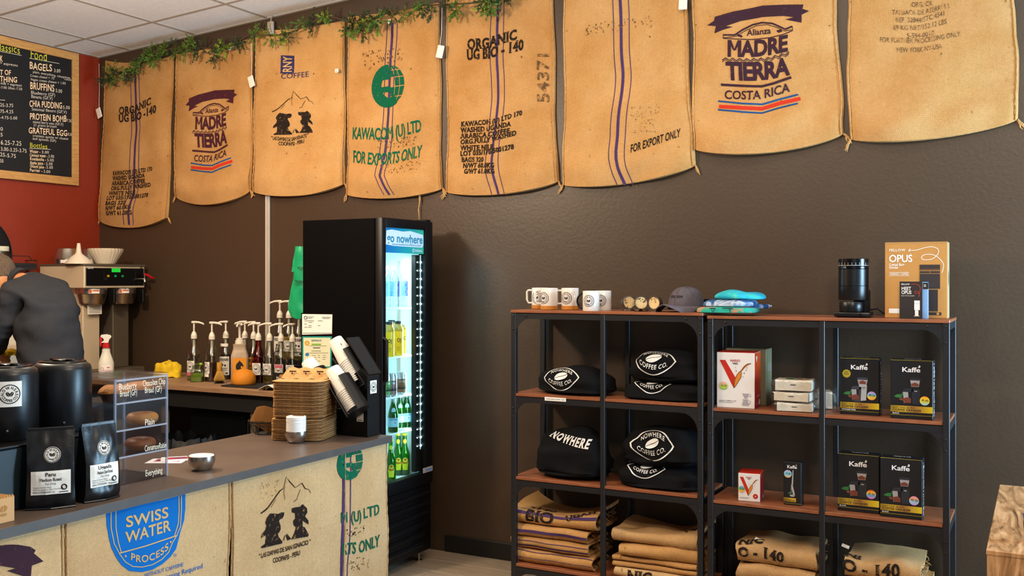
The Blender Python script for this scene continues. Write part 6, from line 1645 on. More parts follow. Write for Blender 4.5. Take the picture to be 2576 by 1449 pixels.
# coffee bags
mat('bag_black', '#121214', 0.33, bump=0.25, bscale=14)
def coffee_bag(px, py, yaw, label, title, sub, lw=0.118, lh=0.205):
    p = PZ(px, py, CZ)
    t = thing('coffee_bag', label, 'coffee bag', p, yaw, 'black coffee bags on the counter')
    w, d, h = lw, 0.062, lh
    def prof(v):
        return (d / 2) * (1 - 0.9 * max(0, (v - 0.45) / 0.55) ** 1.3) + 0.0015
    def wid(v): return w / 2 * (1.03 - 0.05 * math.sin(PI * v) - 0.03 * v)
    def fr(u, v):
        x = (u - 0.5) * 2; z = h * v
        y = -prof(v) * (1 - 0.25 * abs(x) ** 3) + 0.004 * noise.noise(Vector((x * 2.5, v * 5, px * 0.1))) * (1 - abs(x) ** 4) + (0.010 * max(0, 0.10 - v) * 10 if v < 0.10 else 0)
        return Vector((x * wid(v), y, z))
    def bk(u, v):
        q = fr(u, v); return Vector((q.x, prof(v) * (1 - 0.25 * abs((u - .5) * 2) ** 3), q.z))
    mk('pouch', MB().slab(20, 28, fr, bk), 'bag_black', t, 50)
    mk('top_seal', MB().box(-w / 2 * 0.95, w / 2 * 0.95, -0.002, 0.002, h - 0.002, h + 0.008, 0.001, 1), 'bag_black', t)
    mk('bottom_gusset', MB().tube([Vector((-w / 2 * 1.02, -0.02, 0.003)), Vector((0, -0.034, 0.003)), Vector((w / 2 * 1.02, -0.02, 0.003))], 0.003, 6), 'bag_black', t)
    def on(l): return lambda x, y: (lambda q: q + Vector((0, -l, 0)))(fr(0.5 + x / (2 * wid(min(1, max(0, y / h)))), min(1, max(0, y / h))))
    q = mk('round_logo', Art().ell(0.004, h * 0.70, 0.0205, 0.0205, 28).mesh(on(0.0016), 0.008), 'label_white', t)
    mk('logo', Art().join(LOGO, lambda x, y: (0.004 + x * 0.0195, h * 0.70 + y * 0.0195)).mesh(on(0.0024), 0.01), 'logo_black', q)
    lx0, lx1, y0, y1 = -w * 0.40, w * 0.41, h * 0.20, h * 0.50
    q = mk('paper_label', Art().rect(lx0, y0, lx1, y1).mesh(on(0.0016), 0.008), 'label_white', t)
    a = Art().text(title, 0, y1 - 0.014, 0.0095, 'b', align='c').text(sub, 0, y1 - 0.027, 0.0082, 'b', align='c', w=w * 0.45).text('For Drip', 0, y1 - 0.036, 0.005, 'r', align='c')
    for k, t_ in enumerate(('Organic Grown Beans', 'Almond, Caramel, Milk Chocolate', 'Light + Fully Roasted')): a.text(t_, lx0 + 0.005, y1 - 0.044 - k * 0.0055, 0.0034, 'r')
    a.text('Roasted in Allentown, PA', lx0 + 0.005, y0 + 0.004, 0.0034, 'r').ell(lx1 - 0.016, y0 + 0.017, 0.0078, 0.0078, 18).rect(lx1 - 0.028, y0 + 0.004, lx1 - 0.006, y0 + 0.006)
    mk('label_print', a.mesh(on(0.0024), 0.01), 'logo_black', q)
    bmk = Art(); bean(bmk, lx1 - 0.016, y0 + 0.017, 0.0035, 0.0052, 0.4, 0.1); mk('label_bean', bmk.mesh(on(0.003)), 'label_white', q)
# facing the camera: local -y turned toward it
coffee_bag(128, 1276, math.radians(52), 'black coffee bag labelled Peru Medium Roast at the front of the counter', 'Peru', 'Medium Roast')
coffee_bag(246, 1256, math.radians(84), 'black coffee bag labelled Uganda turned toward the pastry case', 'Uganda', 'Medium Dark Roast', 0.105, 0.205)
mat('kraft_light', '#c79a68', 0.8); mat('kraft_brown', '#a8763e', 0.85, var=0.12, vscale=40)
p = PZ(8, 1322, CZ)
t = thing('kraft_carton', 'small kraft box with torn zigzag edge at the lower left corner', 'box', (p.x - 0.055, p.y, CZ), 0.0)
mk('carton_body', MB().box(-0.05, 0.035, -0.06, 0.045, 0, 0.062, 0.001, 1), 'kraft_light', t)
m = MB()
for k in range(14): m.add([(0.035, -0.06 + k * 0.0075, 0.062), (0.035, -0.06 + (k + 1) * 0.0075, 0.062), (0.03, -0.06 + (k + 0.5) * 0.0075, 0.069)], [(0, 1, 2)])
m.box(-0.045, 0.028, -0.055, 0.04, 0.058, 0.0645)
mk('zigzag_edge', m, 'kraft_brown', t)
bl = Art(); bean(bl, 0.0, 0.0, 0.010, 0.008, 0.2, 0.15); bl.rect(-0.008, -0.018, 0.008, -0.012)
mk('bean_stamp', bl.mesh(lambda x, y: Vector((0.0358, 0.015 + x, 0.036 + y))), 'kraft_brown', t)

# ------------------------------------------------------------------ pastry case
clear('acrylic', '#f0f2f5', 0.10, 0.15); frosted('acrylic_edge', '#b4bac8', 0.5)
mat('bread_gold', '#b8722a', 0.7, var=0.25, vscale=50, bump=0.4, bscale=120); mat('paper_cup', '#4a2414', 0.8); mat('bagel_gold', '#c07a2a', 0.5, var=0.28, vscale=20); mat('bagel_brown', '#8a4a1c', 0.5, var=0.3, vscale=18); mat('chalk_ink', '#e9dfc8', 0.7)
KX0, KX1, KY0, KY1 = -2.58, -2.385, 2.012, 2.212
KH = 0.314
t = thing('pastry_case', 'clear acrylic pastry case with hand-lettered shelves on the counter', 'display case', (KX0, KY0, CZ))
W_, D_ = KX1 - KX0, KY1 - KY0
th = 0.003
KS = (0.003, 0.084, 0.163, 0.243)
mk('side_wall', MB().box(0, W_, 0, th, 0, KH), 'acrylic', t); mk('side_wall', MB().box(0, W_, D_ - th, D_, 0, KH), 'acrylic', t)
mk('back_wall', MB().box(0, th, th, D_ - th, 0, KH), 'acrylic', t); mk('front_wall', MB().box(W_ - th, W_, th, D_ - th, 0, KH), 'acrylic', t)
mk('case_top', MB().box(-0.002, W_ + 0.002, -0.002, D_ + 0.002, KH, KH + 0.006, 0.002, 1), 'acrylic', t)
for z in KS: mk('case_shelf', MB().box(th, W_ - th, th, D_ - th, z - 0.003, z), 'acrylic', t)
for x in (0.0, W_ - 0.006):
    for y in (0.0, D_ - 0.006): mk('corner_edge', MB().box(x, x + 0.006, y, y + 0.006, 0, KH), 'acrylic_edge', t)
for z in KS[1:] + (KH - 0.003,):
    mk('shelf_edge', MB().box(W_ - 0.001, W_ + 0.001, 0.004, D_ - 0.004, z - 0.004, z + 0.001), 'acrylic_edge', t)
a = Art().text('Blueberry', 0.012, 0.282, 0.018, 'r', w=0.066, jit=0.08).text('Bread (GF)', 0.016, 0.262, 0.018, 'r', w=0.064, jit=0.08)
a.text('Chocolate Chip', 0.100, 0.285, 0.018, 'r', w=0.088, jit=0.08).text('Bread (GF)', 0.108, 0.263, 0.018, 'r', w=0.066, jit=0.08)
a.text('Plain', 0.108, 0.166, 0.018, 'r', w=0.038, jit=0.08).text('CinnamonRaisin', 0.108, 0.088, 0.018, 'r', w=0.085, jit=0.08).text('Everything', 0.110, 0.012, 0.018, 'r', w=0.066, jit=0.08)
mk('hand_lettering', a.mesh(lambda x, y: Vector((W_ + 0.0012, x, y))), 'chalk_ink', t)
def loaf(px, py, X, label, seed):
    p = PX(px, py, X); 
    t = thing('mini_loaf', label, 'bread', (X, p.y, CZ + KS[3] + 0.0005), 0.2, 'mini loaves in the pastry case')
    mk('paper_cup', MB().lathe([(0.001, 0), (0.030, 0), (0.040, 0.026), (0.0385, 0.026)], 40, sx=1.0, sy=1.25, ripple=lambda a, z: 1 + 0.025 * math.sin(a * 20)), 'paper_cup', t, 30)
    mk('loaf', MB().grid(30, 10, lambda u, v: Vector((0.042 * math.cos(2 * PI * u) * math.cos(PI / 2 * v) ** 0.8, 0.0525 * math.sin(2 * PI * u) * math.cos(PI / 2 * v) ** 0.8, 0.024 + 0.022 * math.sin(PI / 2 * v) + 0.004 * noise.noise(Vector((math.cos(2 * PI * u) * 2, math.sin(2 * PI * u) * 2, v * 2 + seed)))))), 'bread_gold', t, 60)
loaf(288, 985, -2.455, 'mini loaf behind the blueberry lettering in the pastry case', 1)
loaf(346, 980, -2.475, 'mini loaf behind the chocolate chip lettering in the pastry case', 2)
def bagel(px, py, X, z, m_, label, rz, tilt):
    p = PX(px, py, X); t = thing('bagel', label, 'bagel', (X, p.y, z), rz, 'bagels in the pastry case')
    def fn(u, v):
        a, b = 2 * PI * u, 2 * PI * v
        r = 0.0185 * (1 + 0.05 * noise.noise(Vector((math.cos(a) * 2, math.sin(a) * 2, 3 + px))))
        R_ = 0.0275
        return Vector(((R_ + r * 1.02 * math.cos(b)) * math.cos(a), (R_ + r * 1.02 * math.cos(b)) * math.sin(a) * 1.08, 0.0172 + r * 0.92 * math.sin(b)))
    mk('ring', MB().grid(40, 20, fn), m_, t, 80)
bagel(358, 1055, -2.44, CZ + KS[2] + 0.0005, 'bagel_gold', 'plain golden bagel on the second shelf of the pastry case', 0.3, 0)
bagel(353, 1122, -2.45, CZ + KS[1] + 0.0005, 'bagel_brown', 'darker cinnamon bagel on the third shelf of the pastry case', 0.8, 0)

# ------------------------------------------------------------------ loose things on the counter
mat('card_white', '#e8e4e2', 0.5); mat('card_crimson', '#8a1630', 0.5); mat('card_violet', '#5a2a5a', 0.5)
for (px, py, rz, z, lab) in [(420, 1160, 0.5, 0.0, 'white flyer with crimson print lying behind the pastry case'), (452, 1155, 0.8, 0.0012, 'smaller flyer lying across the first one beside the metal bowl')]:
    p = PZ(px, py, CZ); t = thing('flyer', lab, 'flyer', (p.x, p.y, CZ + z), rz)
    mk('card', MB().box(-0.06, 0.06, -0.042, 0.042, 0.0002, 0.0010), 'card_white', t)
    mk('crimson_print', MB().box(-0.04, 0.045, -0.012, 0.030, 0.0010, 0.0014), 'card_crimson', t)
    mk('violet_print', MB().box(-0.02, 0.02, 0.0, 0.022, 0.0014, 0.0017), 'card_violet', t)
def bowl(px, py, r, h, label):
    p = PZ(px, py, CZ); t = thing('steel_bowl', label, 'bowl', p)
    mk('bowl', MB().lathe([(0.001, 0.0), (r * 0.62, 0.0), (r * 0.80, h * 0.16), (r * 0.97, h * 0.55), (r, h * 0.72), (r * 0.985, h), (r * 0.94, h), (r * 0.95, h * 0.7), (r * 0.75, h * 0.2), (0.001, h * 0.1)], 44), 'steel', t, 40)
    return t, p
t, p = bowl(507, 1182, 0.0425, 0.046, 'small steel bowl holding a white lid, beside the flyers')
mat('lid_white', '#e4e2e0', 0.35)
def lidmesh(r): return MB().lathe([(r * 0.96, 0.0), (r, 0.001), (r, 0.004), (r * 0.96, 0.0065), (r * 0.86, 0.0072), (r * 0.84, 0.0045), (0.001, 0.0045)], 40)
t2 = mk('cup_cover', lidmesh(0.0395), 'lid_white', None, 40); t2.location = (p.x, p.y, CZ + 0.041); tag(t2, 'white plastic cup lid lying in the steel bowl by the flyers', 'lid')
t, p = bowl(745, 1113, 0.0415, 0.044, 'small steel bowl holding a stack of white lids, by the brown boxes')
l0 = None
for k in range(13):
    if l0 is None: o = l0 = mk('cup_cover', lidmesh(0.0365), 'lid_white', None, 40)
    else: o = l0.copy(); COL.objects.link(o)
    o.location = (p.x + random.uniform(-.0006, .0006), p.y, CZ + 0.022 + 0.0058 * k)
    tag(o, 'white plastic cup lid in the upright stack in front of the brown boxes', 'lid', 'stack of white cup lids')
# pulp boxes
mat('pulp', '#b88c58', 0.95, var=0.16, vscale=60, bump=0.35, bscale=90); mat('pulp_b', '#9a7040', 0.95, var=0.18, vscale=60, bump=0.35, bscale=90)
def rsq(half, r, n=6):
    pts = []
    for cx_, cy_, a0 in ((half - r, half - r, 0), (-half + r, half - r, PI / 2), (-half + r, -half + r, PI), (half - r, -half + r, 1.5 * PI)):
        pts += [(cx_ + r * math.cos(a0 + PI / 2 * k / n), cy_ + r * math.sin(a0 + PI / 2 * k / n)) for k in range(n + 1)]
    return pts
def pulp_tray(seed):
    m = MB(); base = rsq(0.102, 0.035); n = len(base)
    rows = [(0.80, 0.0005), (0.94, 0.0012), (0.985, 0.0028), (1.0, 0.0034), (1.0, 0.0046), (0.97, 0.0050), (0.80, 0.0050)]
    vs = []
    for sc_, z in rows:
        for k, (x, y) in enumerate(base):
            a = math.atan2(y, x)
            e = 1 + (0.012 * noise.noise(Vector((math.cos(a) * 4, math.sin(a) * 4, seed)))) * (1 if sc_ > 0.9 else 0)
            dz = 0.0011 * noise.noise(Vector((math.cos(a) * 5, math.sin(a) * 5, seed + 9)))
            vs.append((x * sc_ * e, y * sc_ * e, z + dz))
    fs = [(j * n + k, j * n + (k + 1) % n, (j + 1) * n + (k + 1) % n, (j + 1) * n + k) for j in range(len(rows) - 1) for k in range(n)]
    fs += [tuple(reversed(range(n))), tuple((len(rows) - 1) * n + k for k in range(n))]
    return m.add(vs, fs)
tr = [mk('takeout_box', pulp_tray(k), 'pulp' if k % 2 else 'pulp_b', None, 50) for k in range(5)]
pc = Vector((-2.500, 2.995, CZ)); used = set(); k = 0
for lvl in range(45):
    i = lvl % 5
    if i in used: o = tr[i].copy(); COL.objects.link(o)
    else: o = tr[i]; used.add(i)
    up = lvl >= 17
    z = 0.0005 + lvl * 0.00475 + (0.004 if up else 0)
    o.location = (pc.x + random.uniform(-.0012, .0012) + (0.003 if up else 0), pc.y + random.uniform(-.0012, .0012), CZ + z)
    o.rotation_euler = (0.0, (0.03 if up else 0.0) * 0, 0.30 + random.uniform(-.012, .012) + (0.04 if up else 0))
    s_ = 1.0 if not up else 0.985; o.scale = (s_, s_, 1)
    tag(o, 'brown pulp takeout box in the lower half of the tall stack' if not up else 'brown pulp takeout box in the upper half of the tall stack', 'takeout box', 'stacked brown takeout boxes')
topz = CZ + 0.0005 + 45 * 0.00475 + 0.0045
t = thing('takeout_box', 'topmost brown takeout box with three slotted closing tabs raised', 'takeout box', (pc.x, pc.y, topz), 0.34, 'stacked brown takeout boxes')
mk('tray', pulp_tray(9), 'pulp', t, 50)
mk('raised_lid', MB().slab(20, 8, lambda u, v: Vector(((u - .5) * (0.185 - 0.03 * v), -0.005 + 0.085 * v, 0.005 + 0.036 * math.sin(PI / 2 * min(1, v * 1.2)) + 0.003 * math.cos(u * 19))), lambda u, v: Vector(((u - .5) * (0.185 - 0.03 * v), 0.004 + 0.085 * v, 0.0045))), 'pulp', t, 50)
mat('slot_dark', '#3a2614', 0.9)
for x in (-0.055, 0.0, 0.055):
    mk('tab_slot', MB().box(x - 0.013, x + 0.013, 0.018, 0.022, 0.030, 0.0345).box(x - 0.002, x + 0.002, 0.010, 0.014, 0.022, 0.029), 'slot_dark', t)
# wire basket with cup sleeves
p = PZ(673, 1090, CZ)
t = thing('wire_basket', 'black wire scroll basket holding cup sleeves at the counter edge', 'basket', (p.x, p.y, CZ))
def br(z): return 0.048 + 0.026 * (z / 0.052)
for z, r in ((0.002, 0.0018), (0.036, 0.0016), (0.052, 0.0024)):
    mk('wire_ring', MB().tube([(br(z) * math.cos(a), br(z) * math.sin(a), z) for a in [2 * PI * k / 40 for k in range(40)]], r, 6, closed=True), 'black_metal', t, 60)
for k in range(8):
    a = 2 * PI * k / 8
    mk('wire_rib', MB().tube([(br(z) * math.cos(a), br(z) * math.sin(a), z) for z in (0.001, 0.02, 0.037)], 0.0014, 5), 'black_metal', t)
for k in range(16):
    a0 = 2 * PI * k / 16
    pts = []
    for j in range(13):
        f = j / 12; ang = a0 + (0.20 * math.cos(f * 5.5)) * (1 - 0.5 * f); z = 0.044 + 0.0065 * math.sin(f * 5.5) * (1 - 0.5 * f)
        pts.append((br(z) * math.cos(ang), br(z) * math.sin(ang), z))
    mk('wire_scroll', MB().tube(pts, 0.0010, 4), 'black_metal', t)
mk('basket_floor', MB().lathe([(0.047, 0.0), (0.047, 0.0015)], 24), 'black_metal', t)
mat('sleeve_kraft', '#9a6a34', 0.85, var=0.1, vscale=50)
rn = random.Random(4)
for k in range(7):
    m = MB().slab(10, 4, lambda u, v: Vector(((u - .5) * (0.10 + 0.012 * v), -0.0022 - 0.0005 * math.sin(u * 60), 0.062 * v)), lambda u, v: Vector(((u - .5) * (0.10 + 0.012 * v), 0.0022, 0.062 * v)))
    o = mk('cup_sleeve', m, 'sleeve_kraft'); o.location = (p.x - 0.020 + 0.0065 * k, p.y - 0.018 + 0.0055 * k, CZ + 0.022 + 0.002 * k)
    o.rotation_euler = (-0.25, 0.62 - 0.05 * k, math.radians(52)); tag(o, 'brown corrugated cup sleeve standing in the wire basket', 'cup sleeve', 'cup sleeves in the wire basket')

# ------------------------------------------------------------------ cup organizer at the counter end
OY0, OY1 = 3.108, 3.186
def ox(px, py, Y=OY0): q = PY(px, py, Y); return (q.x, q.z)
B0 = Vector((ox(846, 1080)[0], OY0, CZ))
t = thing('cup_organizer', 'black cup organizer with slanted tubes at the counter end', 'cup organizer', B0)
xr = ox(924, 1000)[0] - B0.x
pr0 = [(0.0, 0.0), (xr, 0.0), (xr, ox(922, 948)[1] - CZ), (ox(935, 900)[0] - B0.x - 0.035, ox(868, 868)[1] - CZ), (ox(868, 868)[0] - B0.x + 0.02, ox(868, 868)[1] - CZ), (ox(893, 975)[0] - B0.x, ox(893, 975)[1] - CZ - 0.02), (ox(850, 1020)[0] - B0.x, ox(850, 1020)[1] - CZ)]
body = [(0.0, 0.0), (xr, 0.0), (xr, 0.232), (xr - 0.03, 0.262), (xr - 0.075, 0.235), (xr - 0.06, 0.16), (xr - 0.13, 0.10), (0.0, 0.10)]
mk('body', MB().prism(body, 0.0, OY1 - OY0, lambda x, y, d: (x, d, y)), 'black_plastic', t)
mk('base_plate', MB().box(-0.006, xr + 0.006, -0.004, OY1 - OY0 + 0.002, 0.0, 0.006, 0.001, 1), 'black_plastic', t)
ax = Vector((-0.615, 0, 0.788)).normalized(); sd = Vector((0.788, 0, 0.615))
cup0 = None
def cup_mesh():
    return MB().lathe([(0.001, 0.004), (0.0275, 0.0), (0.0285, 0.002), (0.0385, 0.102), (0.0402, 0.103), (0.0402, 0.106), (0.0385, 0.107), (0.0368, 0.102), (0.027, 0.006)], 36)
def tube_cups(px, py, Y, L, ncups, lab, tubelen):
    """slanted half-round tube whose mouth is at a photo point, with nested cups"""
    global cup0
    c = PY(px, py, Y)
    base = c - ax * L
    if tubelen:
        m = MB()
        r = 0.0445; n = 14
        def tf(rr): return lambda u, v: (c - ax * (L + 0.015) + ax * (tubelen * v)) - B0 + (sd * math.cos(-0.85 + 4.95 * u) + Vector((0, 1, 0)) * math.sin(-0.85 + 4.95 * u)) * rr
        m.slab(24, 6, tf(r + 0.004), tf(r))
        mk('tube', m, 'black_plastic', t, 40)
        mk('tube_end', MB().lathe([(0.001, 0), (r + 0.003, 0), (r + 0.003, 0.005), (0.001, 0.005)], 24).xf(Matrix.Translation(c - ax * (L + 0.018) - B0) @ ax.to_track_quat('Z', 'Y').to_matrix().to_4x4()), 'black_plastic', t, 40)
    for k in range(ncups):
        if cup0 is None: o = cup0 = mk('paper_cup', cup_mesh(), 'white_paper', None, 40)
        else: o = cup0.copy(); COL.objects.link(o)
        # narrow end outward, rims nest toward the base
        o.location = c - ax * (0.0085 * k)
        o.rotation_euler = (-ax).to_track_quat('Z', 'Y').to_euler()
        tag(o, lab, 'paper cup', 'white paper cups in the organizer')
tube_cups(843, 855, OY0 + 0.035, 0.215, 12, 'white paper cup nested in the tall upper tube of the organizer', 0.165)
tube_cups(836, 928, OY0 - 0.055, 0.185, 10, 'white paper cup nested in the lower front tube of the organizer', 0.15)
tube_cups(774, 908, 3.17, 0.14, 4, 'white paper cup in the lowest stack behind the takeout boxes', 0.10)
sl = PY(905, 895, OY0 + 0.06)
mk('lid_slot', MB().box(-0.006, 0.006, -0.035, 0.035, -0.085, 0.075).xf(Matrix.Translation(sl - B0) @ Matrix.Rotation(-0.66, 4, 'Y')).box(0, 0, 0, 0, 0, 0) if False else MB().box(-0.022, -0.016, -0.045, 0.035, -0.10, 0.075).box(0.016, 0.022, -0.045, 0.035, -0.10, 0.075).box(-0.022, 0.022, 0.03, 0.036, -0.10, 0.075).xf(Matrix.Translation(sl - B0) @ Matrix.Rotation(-0.66, 4, 'Y')), 'black_matte', t)
q = mk('logo_sticker', MB().box(xr, xr + 0.0008, 0.018, 0.060, 0.165, 0.215), 'label_white', t)
mk('logo', LOGO.mesh(lambda x, y: Vector((xr + 0.0014, 0.039 + x * 0.019, 0.190 + y * 0.019))), 'logo_black', q)
q = mk('paper_sticker', MB().box(xr - 0.05, xr - 0.018, -0.0008, 0.0, 0.058, 0.098), 'label_white', t)
mk('sticker_print', Art().rect(xr - 0.046, 0.088, xr - 0.022, 0.092).rect(xr - 0.046, 0.062, xr - 0.022, 0.064).mesh(lambda x, y: Vector((x, -0.0014, y))), 'logo_black', q)
# ------------------------------------------------------------------ chalkboard on the red wall
BX = WX + 0.03
mat('chalk_black', '#0c0b0a', 0.6, var=0.2, vscale=6); mat('chalk_white', '#d8c8b4', 0.8); mat('chalk_cream', '#e8c49a', 0.8); mat('chalk_yellow', '#c8c02a', 0.8)
bz0, bz1, by0, by1 = 2.192, 3.098, 3.35, 4.625
t = thing('menu_chalkboard', 'black menu chalkboard in an oak frame high on the red wall', 'chalkboard', (WX, by1, bz0))
def bb(y0, y1, z0, z1, x0, x1, bev=0.002): return MB().box(x0, x1, y0 - by1, y1 - by1, z0 - bz0, z1 - bz0, bev, 1)
mk('slate', bb(by0 + 0.03, by1 - 0.03, bz0 + 0.03, bz1 - 0.03, 0.002, 0.022, 0), 'chalk_black', t)
fw = 0.052
mk('frame_rail', bb(by0, by1, bz0, bz0 + fw, 0.001, 0.034), 'oak', t); mk('frame_rail', bb(by0, by1, bz1 - fw, bz1, 0.001, 0.034), 'oak', t)
mk('frame_stile', bb(by1 - fw, by1, bz0 + fw, bz1 - fw, 0.001, 0.034), 'oak', t); mk('frame_stile', bb(by0, by0 + fw, bz0 + fw, bz1 - fw, 0.001, 0.034), 'oak', t)
def chalk(lines, m, nm):
    random.seed(len(lines)); o = Vector((WX, by1, bz0))
    for tx, x0, y0, x1, y1, h, f in lines:
        P0 = (x0 / 3.45, 60 + y0 / 3.45); P1 = (x1 / 3.45, 60 + y1 / 3.45)
        a = Art(-1)
        if tx == '_': a.line([P0, P1], 1.1)
        else: a.ptext(tx, [P0, P1], h, f, track=0.04, jit=0.06)
        mk(nm if tx != '_' else 'chalk_line', a.mesh(lambda x, y: PX(x, y, WX + 0.0232) - o), m, t)
chalk([('Classics', -55, 222, 175, 262, 19, 'r'), ('Food', 262, 300, 410, 325, 23, 'r'), ('Bottles', 257, 1070, 412, 1085, 12, 'r')], 'chalk_yellow', 'yellow_heading')
chalk([('BAGELS', 255, 390, 452, 415, 17, 'b'), ('BRUFFINS', 260, 562, 472, 592, 17, 'b'), ('CHIA PUDDING', 255, 715, 540, 738, 15, 'b'), ('PROTEIN BOMB', 258, 830, 578, 852, 15.5, 'b'), ('GRATEFUL EGG', 248, 948, 585, 974, 14.5, 'b'), ('K', 0, 328, 22, 332, 15, 'b'), ('T OF', 0, 440, 95, 448, 12.5, 'b'), ('THING', 0, 502, 150, 512, 13.5, 'b'),
       ('Water -', 258, 1118, 350, 1124, 7.5, 'b'), ('Coconut water -', 258, 1150, 412, 1160, 7.5, 'b'), ('Kombucha -', 260, 1182, 400, 1192, 7.5, 'b'), ('Apple juice -', 260, 1216, 390, 1226, 7.5, 'b'), ('Orange juice -', 260, 1247, 396, 1257, 7.5, 'b'), ('Perrier -', 258, 1280, 368, 1290, 7.5, 'b')], 'chalk_cream', 'item_name')
chalk([('_', -60, 226, 187, 275, 0, 'r'), ('_', 255, 298, 515, 345, 0, 'r'), ('_', 255, 1080, 440, 1090, 0, 'r'), ('_', 0, 660, 45, 663, 0, 'r'), ('3.00', 467, 418, 525, 425, 8.5, 'r'), ('plain, everything, cinnamon', 285, 425, 610, 480, 6, 'r'), ('raisin', 557, 486, 620, 496, 5, 'r'), ('Cream cheese + .75', 262, 458, 472, 484, 6, 'r'), ('Vegan cream cheese + 1.00', 265, 490, 570, 528, 6, 'r'), ('5.00', 482, 592, 540, 600, 8.5, 'r'), ('Blueberry (GF)', 268, 608, 480, 632, 8, 'r'), ('Banana (GF,V)', 270, 642, 458, 662, 8, 'r'), ('5.00', 545, 738, 607, 742, 8, 'r'), ('Seasonal flavors (GF,V)', 275, 750, 580, 780, 7.5, 'r'), ('7.50', 580, 850, 626, 854, 7, 'r'), ('mixed berry oats (GF,V)', 285, 860, 550, 884, 6.5, 'r'), ('21 grams protein', 290, 887, 492, 902, 6, 'r'), ('8.50', 588, 970, 628, 974, 7, 'r'), ('crustless quiche w/ cheese', 283, 978, 593, 1008, 6, 'r'), ('and spinach (GF)', 283, 1004, 488, 1026, 6, 'r'),
       ('3.00', 360, 1124, 425, 1128, 7, 'r'), ('3.00', 418, 1160, 470, 1163, 7, 'r'), ('5.00', 408, 1192, 467, 1195, 7, 'r'), ('5.00', 398, 1226, 457, 1229, 7, 'r'), ('5.00', 402, 1257, 460, 1260, 7, 'r'), ('2.00', 376, 1290, 437, 1295, 7, 'r'),
       ('+ espresso', 0, 350, 155, 371, 6.5, 'r'), ('milk + espresso', 5, 525, 190, 546, 6.5, 'r'), ('-7.00 20oz.-7.50', 0, 560, 193, 576, 6, 'r'), ('25-3.75', 0, 718, 117, 724, 8.5, 'r'), ('75-4.25', 0, 772, 117, 778, 8.5, 'r'), ('-4.75-5.00', 0, 825, 150, 830, 7.5, 'r'), ('0', 2, 925, 26, 927, 9, 'r'), ('5', 2, 977, 26, 979, 9, 'r'), ('6.25-7.25', 5, 1045, 188, 1058, 11, 'r'), ('3.00-3.25-3.75', 5, 1100, 233, 1118, 9, 'r'), ('25-5.75', 0, 1150, 140, 1166, 9.5, 'r'), ('50', 0, 1204, 30, 1206, 9, 'r')], 'chalk_white', 'chalk_note')

# ------------------------------------------------------------------ things on the red wall
p = PX(-62, 640, WX + 0.02)
t = thing('round_wall_sign', 'black round disc on the red wall, cut by the left edge', 'wall sign', (WX + 0.001, p.y, p.z))
mk('disc', MB().lathe([(0.001, 0), (0.245, 0), (0.25, 0.004), (0.25, 0.016), (0.245, 0.02), (0.001, 0.02)], 56).xf(Matrix.Rotation(PI / 2, 4, 'Y')), 'black_matte', t, 40)
mk('rim', MB().tube([(0.021, 0.245 * math.cos(a), 0.245 * math.sin(a)) for a in [2 * PI * k / 56 for k in range(56)]], 0.004, 6, closed=True), 'black_matte', t, 60)
p = PX(48, 674, WX + 0.06)
t = thing('wall_rack', 'small black metal wall shelf with wire rail holding a jar', 'wall shelf', (WX, p.y, p.z))
mk('shelf_tray', MB().box(0.001, 0.12, -0.34, 0.085, -0.012, 0.012, 0.002, 1), 'black_metal', t)
mk('front_lip', MB().box(0.115, 0.12, -0.34, 0.085, 0.012, 0.03), 'black_metal', t)
mk('wire_rail', MB().tube([(0.118, -0.34, 0.075), (0.118, 0.03, 0.075), (0.118, 0.05, 0.05), (0.118, 0.085, 0.045)], 0.003, 6).tube([(0.118, 0.085, 0.0), (0.118, 0.085, 0.05), (0.005, 0.085, 0.05)], 0.003, 6), 'black_metal', t)
rz_ = p.z + 0.012; rp = p
mat('jar_fill', '#5a4632', 0.8, var=0.3, vscale=40)
p = PX(3, 650, WX + 0.07)
t = thing('glass_jar', 'lidded glass jar on the black wall shelf at the left edge', 'jar', (WX + 0.062, p.y, rz_ + 0.0005))
mk('glass', MB().lathe([(0.001, 0), (0.050, 0), (0.053, 0.005), (0.053, 0.075), (0.046, 0.09), (0.046, 0.10)], 32), 'clear_glass', t, 50)
mk('contents', MB().lathe([(0.001, 0.003), (0.048, 0.003), (0.049, 0.045), (0.001, 0.05)], 28), 'jar_fill', t, 50)
mk('jar_lid', MB().lathe([(0.049, 0.092), (0.050, 0.094), (0.050, 0.120), (0.047, 0.123), (0.001, 0.123)], 32, ripple=lambda a, z: 1 + 0.01 * math.sin(a * 30)), mat('lid_cream', '#c8bfa4', 0.5), t, 40)
mk('jar_label', Art().rect(-0.025, 0.045, 0.02, 0.066).mesh(lambda x, y: Vector((0.0535 * math.cos(FA + 0.3 + x / 0.053), 0.0535 * math.sin(FA + 0.3 + x / 0.053), y)), 0.01), 'label_white', t)

# ------------------------------------------------------------------ back counters
BZ = 0.93
t = thing('bench_top', 'brown wood-look work bench along the brown wall', 'bench', (-5.25, 4.2, 0))
mk('bench_slab', MB().box(0, 1.745, 0, 0.60, BZ - 0.03, BZ, 0.002, 1), 'bench_wood', t)
mk('bench_apron', MB().box(0.03, 1.72, 0.03, 0.05, BZ - 0.13, BZ - 0.03), 'black_matte', t)
for x in (0.05, 0.62, 1.32):
    mk('bench_leg', MB().box(x, x + 0.035, 0.04, 0.075, 0, BZ - 0.13, 0.002, 1), 'steel_dark', t)
mk('bench_shelf', MB().box(0.05, 1.7, 0.06, 0.56, 0.25, 0.27), 'black_matte', t)
t = thing('side_bench_top', 'dark work bench along the red wall under the coffee brewer', 'bench', (WX + 0.002, 2.0, 0))
mk('bench_slab', MB().box(0, 0.60, 0, 2.80, BZ - 0.03, BZ, 0.002, 1), 'black_plastic', t)
